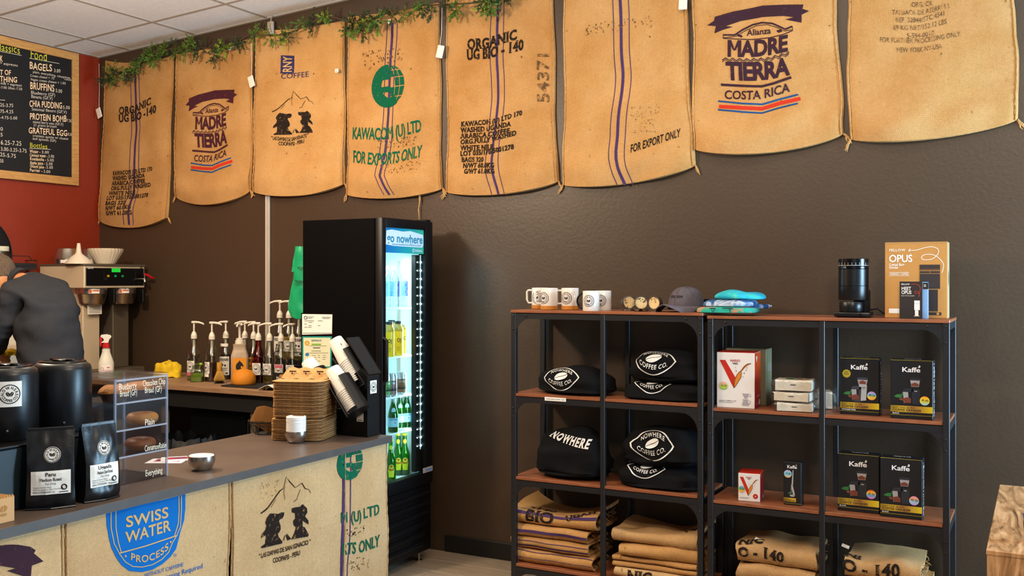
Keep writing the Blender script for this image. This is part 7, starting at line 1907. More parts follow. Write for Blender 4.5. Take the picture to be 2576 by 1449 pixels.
mk('bench_front', MB().box(0.56, 0.575, 0.02, 2.18, 0.08, BZ - 0.03), 'black_matte', t)
mk('bench_side', MB().box(0.01, 0.56, 0.02, 0.035, 0.0, BZ - 0.03), 'black_matte', t)
t = thing('under_bench_cabinet', 'black cabinet standing in the dark under the back bench', 'cabinet', (-4.45, 4.30, 0.0))
mk('cabinet_body', MB().box(0, 0.9, 0, 0.46, 0.28, 0.78, 0.004, 1), 'black_matte', t); mk('cabinet_door', MB().box(0.01, 0.44, -0.012, 0, 0.29, 0.77, 0.003, 1), 'black_gloss', t); mk('cabinet_door', MB().box(0.46, 0.89, -0.012, 0, 0.29, 0.77, 0.003, 1), 'black_gloss', t)
# bin with a black liner bag behind the counter
p = PD(470, 1085, 5.2)
t = thing('lined_bin', 'black waste bin with shiny crumpled liner bag behind the counter', 'bin', (p.x, p.y, 0))
mk('bin_body', MB().lathe([(0.001, 0), (0.15, 0), (0.18, 0.66), (0.175, 0.66)], 28), 'black_plastic', t, 40)
mk('liner_bag', MB().grid(60, 12, lambda u, v: (lambda a, n: Vector(((0.19 + 0.012 * n - 0.05 * v * v) * math.cos(a), (0.19 + 0.012 * n - 0.05 * v * v) * math.sin(a), 0.48 + 0.25 * v + 0.03 * n)))(2 * PI * u, noise.noise(Vector((math.cos(2 * PI * u) * 6, math.sin(2 * PI * u) * 6, v * 4))))), mat('bag_film', '#040404', 0.55, spec=0.3), t, 25)

# ------------------------------------------------------------------ coffee brewer
bx0, bx1, bY0, bY1 = -5.775, -5.348, 4.275, 4.755
t = thing('coffee_brewer', 'stainless twin coffee brewer with black control panel in the corner', 'coffee brewer', (bx0, bY0, BZ))
hz0, hz1 = 1.492 - BZ, 1.645 - BZ; bw, bd_ = bx1 - bx0, bY1 - bY0
mk('head', MB().box(0, bw, 0, bd_, hz0, hz1, 0.004, 1), 'steel_flat', t)
mk('head_lip', MB().box(-0.002, bw + 0.006, -0.004, bd_ + 0.004, hz1 - 0.012, hz1 + 0.002, 0.002, 1), 'steel_dark', t)
cp = mk('control_panel', MB().box(bw, bw + 0.006, 0.012, bd_ - 0.012, hz0 + 0.016, hz1 - 0.024, 0.001, 1), 'black_gloss', t)
def onp(art, m, nm, l=0.0068, parent=None): return mk(nm, art.mesh(lambda x, y: Vector((bw + l, x, y))), m, parent or t)
mat('lcd_green', '#1ca030', 0.4, emit='#20e040', estr=0.5); mat('btn_yellow', '#c89a1c', 0.4); mat('btn_green', '#0f9a50', 0.4); mat('handle_red', '#c8141c', 0.35)
onp(Art().rect(0.205, 0.665, 0.275, 0.690).rect(0, 0, 0, 0), 'lcd_green', 'display', 0.0068, cp)
onp(Art().text('Curtis', 0.018, 0.686, 0.016, 'b', w=0.045, shear=0.2), 'white_print', 'brand_script', 0.0068, cp)
for y, m_ in ((0.178, 'btn_yellow'), (0.235, 'btn_green'), (0.292, 'btn_green')):
    onp(Art().ell(y, 0.640, 0.011, 0.0075, 14), m_, 'button', 0.0072, cp)
onp(Art().line([(0.145, 0.612), (0.145, 0.702), (0.40, 0.702), (0.40, 0.612)], 0.0012).rect(0.152, 0.62, 0.172, 0.6225).rect(0.437, 0.69, 0.455, 0.70), 'steel_dark', 'panel_outline', 0.0068, cp)
mk('faucet', MB().tube([(bw + 0.004, bd_ - 0.045, 0.62), (bw + 0.05, bd_ - 0.045, 0.62), (bw + 0.055, bd_ - 0.045, 0.60)], 0.009, 10), 'steel', t, 50)
mk('faucet_handle', MB().tube([(bw + 0.05, bd_ - 0.05, 0.655), (bw + 0.055, bd_ - 0.02, 0.645), (bw + 0.055, bd_ + 0.005, 0.630), (bw + 0.055, bd_ + 0.03, 0.625)], [0.006, 0.008, 0.009, 0.005], 8), 'handle_red', t, 50)
mk('faucet_stem', MB().tube([(bw + 0.05, bd_ - 0.045, 0.62), (bw + 0.05, bd_ - 0.047, 0.655)], 0.005, 8), 'steel', t)
for i, y in enumerate((0.125, 0.36)):
    q = mk('brew_basket', MB().lathe([(0.001, 0.0), (0.070, 0.0), (0.078, 0.012), (0.092, 0.066), (0.096, 0.070), (0.096, 0.104), (0.001, 0.104)], 40, (bw - 0.085, y, hz0 - 0.106)), 'steel', t, 40)
    mk('basket_handle', MB().box(bw - 0.02, bw + 0.035, y + 0.075, y + 0.095, hz0 - 0.10, hz0 - 0.01, 0.004, 1), 'black_plastic', q)
    a0 = -0.5
    mk('warning_label', Art().rect(-0.035, 0, 0.03, 0.026).mesh(lambda x, v: Vector((bw - 0.085 + 0.0966 * math.cos(a0 + x / 0.096), y + 0.0966 * math.sin(a0 + x / 0.096), hz0 - 0.034 + v)), 0.01), 'label_white', q)
    mk('warning_print', Art().rect(-0.034, 0.002, -0.016, 0.024).rect(-0.012, 0.013, 0.028, 0.022).mesh(lambda x, v: Vector((bw - 0.085 + 0.0970 * math.cos(a0 + x / 0.096), y + 0.0970 * math.sin(a0 + x / 0.096), hz0 - 0.034 + v)), 0.01), mat('warn_orange', '#b8562a', 0.5) if True else None, q)
    mk('column', MB().box(0.02 + 0.10, bw - 0.10, y - 0.055, y + 0.075, 0.03, hz0, 0.004, 1), 'steel_flat' if i == 0 else 'steel_dark', t)
mk('rear_column', MB().box(0.02, 0.12, 0.03, bd_ - 0.03, 0.03, hz0), 'steel_dark', t)
mk('instruction_card', MB().box(bw - 0.07, bw - 0.0685, 0.08, 0.19, hz0 - 0.17, hz0 - 0.108), 'label_white', t)
a = Art()
for k in range(5): a.rect(0.09, hz0 - 0.16 + k * 0.01, 0.18, hz0 - 0.1575 + k * 0.01)
mk('card_text', a.mesh(lambda x, y: Vector((bw - 0.0682, x, y))), 'steel_dark', t)
mk('base_plate', MB().box(0.0, bw, 0.0, bd_, 0.0, 0.03, 0.003, 1), 'steel_dark', t)
topb = 1.6472
for (px, yy, lab) in [(170, 4.40, 'upturned steel brew basket behind the white funnel'), (232, 4.58, 'steel brew basket half hidden behind the paper filters')]:
    q = PY(px, 640, yy)
    t = thing('spare_basket', lab, 'brew basket', (max(bx0 + 0.1, min(q.x, bx1 - 0.1)), yy, topb), 0.0, 'spare brew baskets on the brewer')
    mk('basket', MB().lathe([(0.082, 0.0), (0.084, 0.002), (0.084, 0.035), (0.080, 0.038), (0.066, 0.098), (0.062, 0.104), (0.001, 0.104)], 40), 'steel', t, 40)
    mk('basket_lug', MB().lathe([(0.009, 0), (0.009, 0.012), (0.003, 0.014)], 12).xf(Matrix.Translation((0.055, 0.05, 0.085))), 'black_plastic', t)
    mk('basket_label', Art().rect(-0.02, 0.008, 0.02, 0.028).mesh(lambda x, v: Vector((0.0846 * math.cos(FA - 0.1 + x / 0.084), 0.0846 * math.sin(FA - 0.1 + x / 0.084), v)), 0.01), 'label_white', t)
q = PX(198, 662, bx1 - 0.09)
t = thing('plastic_funnel', 'white plastic funnel standing upside down on the brewer', 'funnel', (bx1 - 0.09, q.y, topb))
mk('cone', MB().lathe([(0.082, 0.0), (0.083, 0.004), (0.080, 0.010), (0.052, 0.040), (0.022, 0.064), (0.017, 0.075), (0.010, 0.132), (0.009, 0.132)], 40), mat('funnel_white', '#d8cbb6', 0.45), t, 50)
q = PX(266, 662, bx1 - 0.085)
t = thing('filter_stack', 'stack of white fluted paper coffee filters on the brewer', 'paper filters', (bx1 - 0.085, q.y, topb))
mat('filter_white', '#e0d4bf', 0.85)
for k in range(6):
    mk('paper_filter', MB().lathe([(0.001, 0.001), (0.058, 0.001), (0.062, 0.006), (0.108, 0.088), (0.1065, 0.088), (0.060, 0.007), (0.001, 0.003)], 108, (0, 0, 0.003 * k), ripple=lambda a, z, k=k: 1 + (0.028 * z / 0.088) * math.sin(a * 27 + k * 0.2)), 'filter_white', t, 70)

# ------------------------------------------------------------------ spray bottle, cloths
mat('spray_body', '#d8d2c2', 0.4); mat('spray_red', '#c01818', 0.35)
q = PD(267, 930, 6.22)
t = thing('spray_bottle', 'white spray bottle with red trigger beside the brewer', 'spray bottle', (q.x, q.y, BZ), math.radians(55))
mk('body', MB().lathe([(0.001, 0), (0.042, 0), (0.046, 0.005), (0.046, 0.095), (0.040, 0.115), (0.030, 0.145), (0.024, 0.165), (0.0245, 0.18), (0.019, 0.182), (0.019, 0.19)], 32, sy=0.75), 'spray_body', t, 50)
mk('collar', MB().lathe([(0.022, 0.19), (0.022, 0.212), (0.014, 0.214), (0.014, 0.222)], 24), 'spray_red', t, 40)
mk('sprayer_head', MB().prism([(-0.030, 0.222), (0.012, 0.222), (0.016, 0.24), (0.030, 0.258), (0.026, 0.268), (0.005, 0.275), (-0.028, 0.272), (-0.034, 0.26), (-0.02, 0.252), (-0.012, 0.238)], -0.009, 0.009, lambda x, y, d: (x, d, y)), 'white_plastic', t)
mk('trigger', MB().prism([(-0.034, 0.268), (-0.026, 0.262), (-0.024, 0.24), (-0.028, 0.205), (-0.036, 0.195), (-0.036, 0.24)], -0.007, 0.007, lambda x, y, d: (x, d, y)), 'spray_red', t)
mk('label', Art().rect(-0.035, 0.025, 0.035, 0.085).mesh(lambda x, v: Vector((0.0465 * math.sin(x / 0.05), -0.0465 * 0.75 * math.cos(x / 0.05), v)), 0.01), 'label_white', t)
mk('label_print', Art().rect(-0.02, 0.05, 0.03, 0.053).rect(0.0, 0.065, 0.02, 0.072).rect(-0.02, 0.035, 0.03, 0.038).ring(-0.028, 0.06, 0.008, 0.011, 14).mesh(lambda x, v: Vector((0.047 * math.sin(x / 0.05), -0.047 * 0.75 * math.cos(x / 0.05), v)), 0.01), mat('label_pink', '#c05a70', 0.5), t)
mat('cloth_yellow', '#d9b41a', 0.9, var=0.12, vscale=30, bump=0.3, bscale=200)
def rag(name, label, loc, w, d, h, seed):
    def f(u, v):
        a = 2 * PI * u; r = math.cos(PI / 2 * v) ** 0.6
        n = noise.noise(Vector((math.cos(a) * 1.6 + seed, math.sin(a) * 1.6, v * 2.5))); n2 = noise.noise(Vector((math.cos(a) * 4, math.sin(a) * 4 + seed, v * 6)))
        return Vector((w * r * math.cos(a) * (1 + 0.24 * n), d * r * math.sin(a) * (1 + 0.24 * n), max(0.0, h * math.sin(PI / 2 * v) * (1 + 0.5 * n) + 0.012 * n2 * math.cos(PI / 2 * v * 0.9))))
    o = mk(name, MB().grid(60, 18, f), 'cloth_yellow', None, 60); o.location = loc; return tag(o, label, 'cloth')
q = PZ(416, 948, BZ); rag('cleaning_cloth', 'crumpled yellow cloth on the back bench behind the pastry case', (q.x, q.y + 0.02, BZ), 0.10, 0.075, 0.085, 2.0)
# espresso machine the man wipes
t = thing('espresso_machine', 'low steel espresso machine at the left edge, in front of the man', 'espresso machine', (WX + 0.03, 3.05, BZ))
mk('drip_deck', MB().box(0.27, 0.54, 0, 1.06, 0.04, 0.215, 0.006, 2), 'steel_flat', t); mk('boiler_body', MB().box(0, 0.27, 0, 1.06, 0.04, 0.36, 0.01, 2), 'steel_flat', t); mk('feet', MB().box(0.03, 0.5, 0.03, 1.02, 0.0, 0.04), 'black_matte', t)

# ------------------------------------------------------------------ syrup bottles
mat('pump_white', '#ded4c4', 0.4); mat('syrup_clear', '#8a8258', 0.3); mat('syrup_dark', '#22100a', 0.3); mat('syrup_brown', '#3a1d0c', 0.3); mat('syrup_black', '#0c0a10', 0.3); mat('syrup_olive', '#5a4a1c', 0.3); mat('syrup_amber', '#7a3208', 0.3); mat('syrup_gold', '#a8862c', 0.3)
clear('amber_glass', '#b85a24', 0.15, 0.05); mat('monin_cream', '#d9d0c4', 0.6); mat('monin_yellow', '#d8a81c', 0.6); mat('label_orange', '#d88a1c', 0.6); mat('label_red', '#b82a2a', 0.6)
SG = 'pump syrup bottles on the back bench'
def syrup(px, Y, label, fill, level, lab='logo', yaw=0.0, z=BZ, glass='clear_glass', h=0.268, r=0.0415, la=0.0, note=None):
    X = PY(px, 900, Y).x
    t = thing('syrup_bottle', label, 'syrup bottle', (X, Y, z), 0, SG)
    k = h / 0.268
    pf = [(0.001, 0), (r * 0.96, 0), (r, 0.004), (r, 0.128 * k), (r * 1.02, 0.132 * k), (r, 0.137 * k), (r, 0.152 * k), (r * 0.86, 0.172 * k), (r * 0.58, 0.20 * k), (r * 0.44, 0.225 * k), (r * 0.40, 0.262 * k), (r * 0.42, 0.268 * k)]
    mk('glass', MB().lathe(pf, 28), glass, t, 40)
    lv = level * k
    inn = [(max(0.001, q - 0.003), zz + (0.004 if zz < 0.01 else 0)) for q, zz in pf if zz < lv]
    rl = interp([(zz, q - 0.003) for q, zz in pf[1:]], lv)
    mk('syrup', MB().lathe(inn + [(max(0.004, rl), lv), (0.001, lv)], 24), fill, t, 50)
    mk('dip_tube', MB().lathe([(0.0085, 0.155 * k), (0.0085, 0.27 * k)], 12).lathe([(0.0035, 0.01), (0.0035, 0.155 * k)], 8), 'pump_white', t, 50)
    mk('pump_collar', MB().lathe([(0.0185, 0.254 * k), (0.0185, 0.275 * k), (0.0165, 0.277 * k), (0.0155, 0.285 * k), (0.009, 0.296 * k), (0.0065, 0.299 * k)], 24), 'pump_white', t, 40)
    mk('pump_stem', MB().lathe([(0.0055, 0.297 * k), (0.0055, 0.350 * k)], 12), 'pump_white', t)
    m = MB().box(-0.014, 0.014, -0.011, 0.011, 0.348 * k, 0.362 * k, 0.004, 2).tube([(0.008, 0, 0.355 * k), (0.03, 0, 0.354 * k), (0.055, 0, 0.347 * k), (0.062, 0, 0.340 * k)], [0.0075, 0.0065, 0.0055, 0.004], 10)
    mk('pump_head', m.xf(rotz(yaw)), 'pump_white', t, 50)
    a0 = -1.05 + la
    rr = r + 0.0008
    C = lambda off, l: (lambda x, y: Vector(((rr + l) * math.cos(a0 + x / rr), (rr + l) * math.sin(a0 + x / rr), y + off)))
    if lab == 'logo':
        q = mk('paper_label', Art().rect(-0.028, 0.0, 0.028, 0.070).mesh(C(0.05, 0), 0.01), 'label_white', t)
        mk('logo', Art().join(LOGO, lambda x, y: (x * 0.0265, y * 0.030 + 0.035)).mesh(C(0.05, 0.0006), 0.012), 'logo_black', q)
    elif lab:
        q = mk('paper_label', Art().rect(-0.032, 0.0, 0.032, 0.115).mesh(C(0.028, 0), 0.01), lab, t)
        a = Art().text('MONIN', 0, 0.088, 0.014, 's', w=0.055, align='c').rect(-0.02, 0.04, 0.02, 0.043).rect(-0.015, 0.03, 0.015, 0.032)
        mk('label_word', a.mesh(C(0.028, 0.0006), 0.012), 'logo_black', q)
        mk('label_picture', Art().ell(-0.01, 0.064, 0.006, 0.006, 10).ell(0.006, 0.060, 0.006, 0.006, 10).ell(0.016, 0.012, 0.008, 0.005, 10).mesh(C(0.028, 0.0007), 0.012), 'logo_navy' if lab == 'monin_cream' else 'label_red', q)
    if note:
        mk('paper_note', Art().rect(-0.024, 0.0, 0.024, 0.018).mesh(C(note[0], 0.0012), 0.01), note[1], t)
    return t
RT = math.radians
syrup(488, 4.47, 'clear syrup bottle at the left end of the row', 'syrup_clear', 0.10, yaw=RT(25), la=-0.35, note=(0.03, 'label_pink'))
syrup(533, 4.46, 'half-full dark syrup bottle behind the bamboo whisk', 'syrup_dark', 0.115, yaw=RT(20), la=-0.75, note=(0.03, 'label_white'))
syrup(568, 4.60, 'nearly black berry syrup bottle with cream MONIN label', 'syrup_black', 0.150, 'monin_cream', yaw=RT(205), note=(0.205, 'label_white'))
syrup(616, 4.66, 'clear syrup bottle mostly hidden behind the chai jug', 'syrup_gold', 0.06, None, yaw=RT(215))
syrup(638, 4.63, 'syrup bottle with yellow label behind the amber one', 'syrup_olive', 0.11, 'monin_yellow', yaw=RT(205))
syrup(650, 4.53, 'amber-stained caramel syrup bottle', 'syrup_brown', 0.10, glass='amber_glass', yaw=RT(205), la=-0.15)
syrup(678, 4.53, 'clear syrup bottle with logo label, right of the amber one', 'syrup_olive', 0.075, yaw=RT(205), la=-0.25)
syrup(707, 4.52, 'logo syrup bottle in the wire rack with a red sticker', 'syrup_brown', 0.105, yaw=RT(210), la=-0.2, note=(0.10, 'label_pink'))
syrup(736, 4.52, 'logo syrup bottle in the wire rack nearest the fridge', 'syrup_brown', 0.115, yaw=RT(250), la=-0.3)
syrup(704, 4.68, 'upper tier syrup bottle with cream MONIN label', 'syrup_clear', 0.12, 'monin_cream', yaw=RT(205), z=BZ + 0.13)
syrup(727, 4.68, 'upper tier syrup bottle with yellowish syrup', 'syrup_gold', 0.14, yaw=RT(205), z=BZ + 0.13)
syrup(752, 4.68, 'upper tier syrup bottle half hidden by the fridge', 'syrup_gold', 0.14, 'monin_cream', yaw=RT(205), z=BZ + 0.13)
# wire rack around the bottles
xl, xr2 = PY(655, 900, 4.47).x, PY(765, 900, 4.47).x
t = thing('bottle_rack', 'black two-tier wire rack holding the syrup bottles', 'rack', (xl, 4.46, BZ))
Wd = xr2 - xl
for z, y, nm in ((0.055, 0.0, 'front_wire'), (0.185, 0.13, 'tier_wire'), (0.20, 0.29, 'back_wire')):
    mk(nm, MB().tube([(0, y + 0.02, z + 0.035), (0.01, y, z), (Wd, y, z)], 0.003, 6), 'black_metal', t)
mk('tier_shelf', MB().box(0.04, Wd, 0.155, 0.29, 0.118, 0.129), 'black_metal', t)
mk('tier_riser', MB().box(0.04, Wd, 0.155, 0.16, 0.0, 0.118), 'black_matte', t)
for x in (0.01, Wd): mk('side_wire', MB().tube([(x, 0.0, 0.0), (x, 0.0, 0.055), (x, 0.13, 0.185), (x, 0.29, 0.20), (x, 0.29, 0.0)], 0.003, 6), 'black_metal', t)
# chai jug
X = PY(603, 900, 4.545).x
t = thing('chai_jug', 'squat chai syrup jug with orange horse-head label and pump', 'jug', (X, 4.545, BZ), math.radians(42))
mat('chai_mix', '#a8927c', 0.5, var=0.15, vscale=12, stretch=(1, 1, 6))
jr = rsq(0.052, 0.018, 4)
def jug(rows):
    m = MB(); n = len(jr); vs = []
    for s_, z in rows: vs += [(x * s_, y * s_, z) for x, y in jr]
    return m.add(vs, [(j * n + k, j * n + (k + 1) % n, (j + 1) * n + (k + 1) % n, (j + 1) * n + k) for j in range(len(rows) - 1) for k in range(n)] + [tuple(reversed(range(n))), tuple((len(rows) - 1) * n + k for k in range(n))])
mk('jug_body', jug([(0.96, 0), (1.0, 0.004), (1.0, 0.145), (0.97, 0.16), (0.80, 0.185), (0.72, 0.20), (0.74, 0.215), (0.74, 0.225), (0.4, 0.228)]), 'chai_mix', t, 40)
mk('pump_collar', MB().lathe([(0.027, 0.226), (0.027, 0.246), (0.022, 0.248), (0.022, 0.260), (0.008, 0.263)], 24), 'pump_white', t, 40)
mk('pump_stem', MB().lathe([(0.0075, 0.26), (0.0075, 0.338)], 12), 'pump_white', t)
mk('pump_head', MB().box(-0.018, 0.018, -0.016, 0.016, 0.336, 0.352, 0.005, 2).tube([(0, -0.01, 0.346), (-0.01, -0.035, 0.346), (-0.014, -0.055, 0.340), (-0.015, -0.060, 0.332)], [0.008, 0.007, 0.006, 0.005], 8), 'pump_white', t, 50)
q = mk('orange_label', MB().box(-0.040, 0.040, -0.0535, -0.0525, 0.015, 0.145), 'label_orange', t)
horse = [(-0.012, 0.075), (-0.006, 0.092), (-0.012, 0.098), (-0.020, 0.090), (-0.024, 0.098), (-0.014, 0.116), (-0.004, 0.124), (0.0, 0.132), (0.004, 0.122), (0.016, 0.112), (0.022, 0.095), (0.020, 0.078), (0.008, 0.070)]
mk('horse_head', Art().poly([(-x, y) for x, y in horse]).text('Chai', 0, 0.048, 0.016, 'r', w=0.04, align='c', shear=0.2).rect(-0.02, 0.036, 0.02, 0.038).rect(-0.015, 0.03, 0.015, 0.0315).mesh(lambda x, y: Vector((x, -0.0542, y))), 'logo_black', q)
# small things on the bench
q = PZ(497, 960, BZ)
t = thing('matcha_jar', 'square glass jar of bright green matcha powder', 'jar', (q.x, q.y, BZ), 0.5)
mat('matcha', '#6f8a1a', 0.9, var=0.15, vscale=30); jr = rsq(0.036, 0.010, 4)
mk('jar_glass', jug([(0.97, 0), (1, 0.003), (1, 0.062), (0.9, 0.074), (0.72, 0.080), (0.74, 0.10)]), 'clear_glass', t, 40)
mk('powder', jug([(0.9, 0.003), (0.93, 0.006), (0.93, 0.045), (0.5, 0.052)]), 'matcha', t, 40)
mk('scoop', MB().tube([(0.0, 0, 0.03), (0.012, 0, 0.085), (0.018, 0, 0.10)], 0.003, 6).lathe([(0.001, -0.008), (0.010, -0.003), (0.011, 0.003), (0.006, 0.008), (0.001, 0.009)], 14, (0.02, 0, 0.105)), mat('scoop_green', '#8fb030', 0.5), t, 50)
q = PZ(552, 964, BZ)
t = thing('bamboo_whisk', 'golden bamboo tea whisk standing on a small black holder', 'whisk', (q.x, q.y, BZ))
mat('bamboo', '#b07f22', 0.6, var=0.15, vscale=40, stretch=(6, 6, 1)); mat('bamboo_dark', '#4a3a14', 0.7)
mk('holder', MB().lathe([(0.030, 0), (0.031, 0.003), (0.022, 0.010), (0.026, 0.018), (0.02, 0.018)], 24), 'black_gloss', t, 40)
mk('handle', MB().lathe([(0.001, 0.070), (0.015, 0.070), (0.016, 0.074), (0.0155, 0.122), (0.014, 0.124), (0.001, 0.124)], 24), 'bamboo', t, 40)
tn = MB()
for k in range(40):
    a = 2 * PI * k / 40; c_, s_ = math.cos(a), math.sin(a)
    tn.tube([(0.014 * c_, 0.014 * s_, 0.074), (0.020 * c_, 0.020 * s_, 0.056), (0.030 * c_, 0.030 * s_, 0.030), (0.033 * c_, 0.033 * s_, 0.020), (0.028 * c_, 0.028 * s_, 0.014)], [0.0016, 0.0016, 0.0015, 0.0013, 0.0008], 4)
o = mk('tines', tn, 'bamboo', t); o['kind'] = 'stuff'
mk('inner_core', MB().lathe([(0.012, 0.072), (0.016, 0.055), (0.022, 0.03), (0.02, 0.018)], 20), 'bamboo_dark', t, 50)
q0 = PZ(560, 972, BZ); q1 = PZ(692, 976, BZ)
o = mk('bar_mat', MB().box(0, 0.50, 0, 0.19, 0, 0.008, 0.002, 1), 'black_matte'); o.location = (PY(566, 970, 4.30).x, 4.265, BZ); tag(o, 'black rubber bar mat under the orange dome', 'mat')
q = PZ(613, 962, BZ)
mat('orange_clay', '#c87a10', 0.75, bump=0.25, bscale=60)
t = thing('orange_dome', 'matte orange dome lying on the black bar mat', 'dome', (PY(613, 950, 4.37).x, 4.37, BZ + 0.0082))
mk('shell', MB().lathe([(0.064, 0.0), (0.068, 0.006), (0.070, 0.03), (0.063, 0.058), (0.043, 0.079), (0.02, 0.087), (0.001, 0.088)], 40), 'orange_clay', t, 60)
q = PZ(684, 978, BZ)
t = thing('sign_holder', 'small white folded card on a thin wire stand at the bench edge', 'card stand', (PY(684, 960, 4.245).x, 4.245, BZ))
mk('wire_stem', MB().tube([(0, 0, 0.028), (0.002, 0, 0.12), (0, 0, 0.15)], 0.0014, 6), 'steel', t)
mk('folded_card', MB().sheet(16, 3, lambda u, v: Vector(((u - .5) * 0.15, (v - .5) * 0.07 - 0.002, 0.004 + 0.03 * (1 - abs(2 * u - 1) ** 1.3))), lambda u, v: Vector((0, 0, 1)), 0.0015), 'white_paper', t, 50)
mk('wire_foot', MB().tube([(-0.02, -0.03, 0.002), (-0.012, -0.035, 0.012), (0, 0, 0.028)], 0.0015, 5), 'bamboo', t)
q = PZ(722, 975, BZ)
t = thing('spice_jar', 'clear jar with orange lid in front of the syrup rack', 'jar', (PY(722, 950, 4.31).x, 4.31, BZ))
mk('jar_glass', MB().lathe([(0.001, 0), (0.038, 0), (0.04, 0.004), (0.04, 0.055), (0.038, 0.062), (0.038, 0.078)], 28), 'clear_glass', t, 40)
mk('jar_lid', MB().lathe([(0.041, 0.066), (0.042, 0.068), (0.042, 0.082), (0.040, 0.085), (0.001, 0.085)], 28), mat('lid_orange', '#a8682a', 0.5), t, 40)
q = PZ(706, 970, BZ)
t = thing('flavor_sign', 'small black sign with white words behind the orange-lid jar', 'sign', (PY(706, 940, 4.40).x, 4.40, BZ))
mk('sign_board', MB().box(-0.055, 0.055, -0.002, 0.002, 0.0, 0.082, 0.001, 1), 'black_matte', t)
mk('sign_words', Art().text('Monthly', -0.03, 0.045, 0.016, 'b', w=0.07).text('Flavors', -0.03, 0.024, 0.010, 'r', w=0.045).mesh(lambda x, y: Vector((x, -0.0028, y))), 'white_print', t)

# ------------------------------------------------------------------ papers on the fridge side, green bag
t = thing('document_holder', 'clear holder with a licence and a certificate on the fridge side', 'document holder', PY(798, 945, FY0 - 0.004))
def fr2(px, py): q = PY(px, py, FY0 - 0.004) - t.location; return q.x, q.z
mk('holder_back', Art(-1).poly([(757, 787), (839, 788), (838, 945), (757, 945)]).mesh(lambda x, y: (lambda q: Vector((q[0], 0.002, q[1])))(fr2(x, y))), 'black_gloss', t)
dl = lambda l: (lambda x, y: (lambda q: Vector((q[0], -l, q[1])))(fr2(x, y)))
t.location = PY(798, 945, FY0 - 0.004)
q = mk('licence_sheet', Art(-1).poly([(760, 790), (836, 791), (835, 840), (760, 842)]).mesh(dl(0.0)), 'white_paper', t)
a = Art(-1).ring(769, 799, 3.0, 4.5, 14)
for (x0, x1, y) in [(774, 790, 797), (774, 786, 800), (810, 832, 798), (812, 830, 801), (766, 776, 807), (776, 790, 807), (776, 786, 811), (800, 812, 807), (766, 772, 815), (776, 784, 819), (800, 806, 819), (766, 774, 823), (776, 784, 823), (762, 834, 838)]: a.rect(x0, y - 0.5, x1, y + 0.5)
mk('licence_text', a.mesh(dl(0.0012)), 'pic_grey', q)
q = mk('certificate_sheet', Art(-1).poly([(760, 846), (835, 846), (834, 926), (760, 926)]).mesh(dl(0.0)), mat('cert_teal', '#1a8a80', 0.5), t)
mk('certificate_paper', Art(-1).poly([(763.5, 849.5), (831.5, 849.5), (830.5, 922), (763.5, 922)]).mesh(dl(0.0008)), mat('cert_cream', '#d9d6b4', 0.6), q)
mk('certificate_title', Art(-1).text('CERTIFICATE', 783, 859, 4.6, 'b', w=26).mesh(dl(0.0016)), mat('cert_navy', '#1c4a5c', 0.5), q)
a = Art(-1).rect(788, 874, 806, 876).text('Food Protection Manager', 784, 884, 3, 'r', w=24)
for (x0, x1, y) in [(778, 822, 870), (770, 826, 888), (785, 795, 894), (800, 806, 894), (812, 820, 894), (785, 796, 899), (800, 806, 899), (785, 796, 904), (812, 822, 899), (800, 806, 908), (812, 820, 904)]: a.rect(x0, y - 0.4, x1, y + 0.4)
mk('certificate_text', a.mesh(dl(0.0016)), 'pic_grey', q)
mk('gold_seal', Art(-1).ring(773, 863, 3.6, 6.2, 20).text('CE', 773, 865, 4, 'b', align='c').mesh(dl(0.0016)), mat('seal_gold', '#d09a20', 0.5), q)
mk('green_ribbon', Art(-1).rect(784, 864.5, 808, 868).mesh(dl(0.0016)), mat('ribbon_green', '#6fa832', 0.5), q)
mk('blue_seal', Art(-1).ell(773, 892, 5, 4, 16).mesh(dl(0.0016)), mat('seal_blue', '#2a78b0', 0.5), q)
mat('bag_green', '#12a06a', 0.4, bump=0.3, bscale=25)
q = PY(752, 700, 4.45)
t = thing('green_plastic_bag', 'green plastic carrier bag hanging behind the fridge', 'carrier bag', PY(750, 795, 4.45))
bo = t.location.copy()
def gb(u, v):
    L = interp([(0, 742), (0.22, 737), (0.45, 738), (0.75, 727), (0.9, 724), (1, 732)], v); Rr = interp([(0, 770), (0.5, 776), (1, 782)], v); y = 620 + 176 * v + 6 * math.sin(u * 3) * v
    b_ = PY(L + (Rr - L) * u, y, 4.45) - bo
    return b_ + Vector((0, -0.02 * math.sin(PI * min(1, max(0, u))) - 0.008 * noise.noise(Vector((u * 3, v * 6, 2))), 0))
mk('bag_film', MB().slab(14, 30, gb, lambda u, v: gb(u, v) + Vector((0, 0.03 * math.sin(PI * u) * math.sin(PI * min(1, v + 0.02)) + 0.003, 0))), 'bag_green', t, 50)
mk('handle_strap', MB().slab(4, 12, lambda u, v: (PY(736 + 12 * u - 3 * v + 6 * (1 - v), 632 + 52 * v, 4.44) - bo), lambda u, v: (PY(736 + 12 * u - 3 * v + 6 * (1 - v), 632 + 52 * v, 4.446) - bo)), 'bag_green', t, 50)
mk('bag_print', Art(-1).text('THANK', 742, 712, 7, 'b', w=26).text('YOU', 748, 678, 7, 'b', w=18).rect(742, 715, 762, 716).mesh(lambda x, y: PY(x, y, 4.418) - bo), 'logo_black', t)
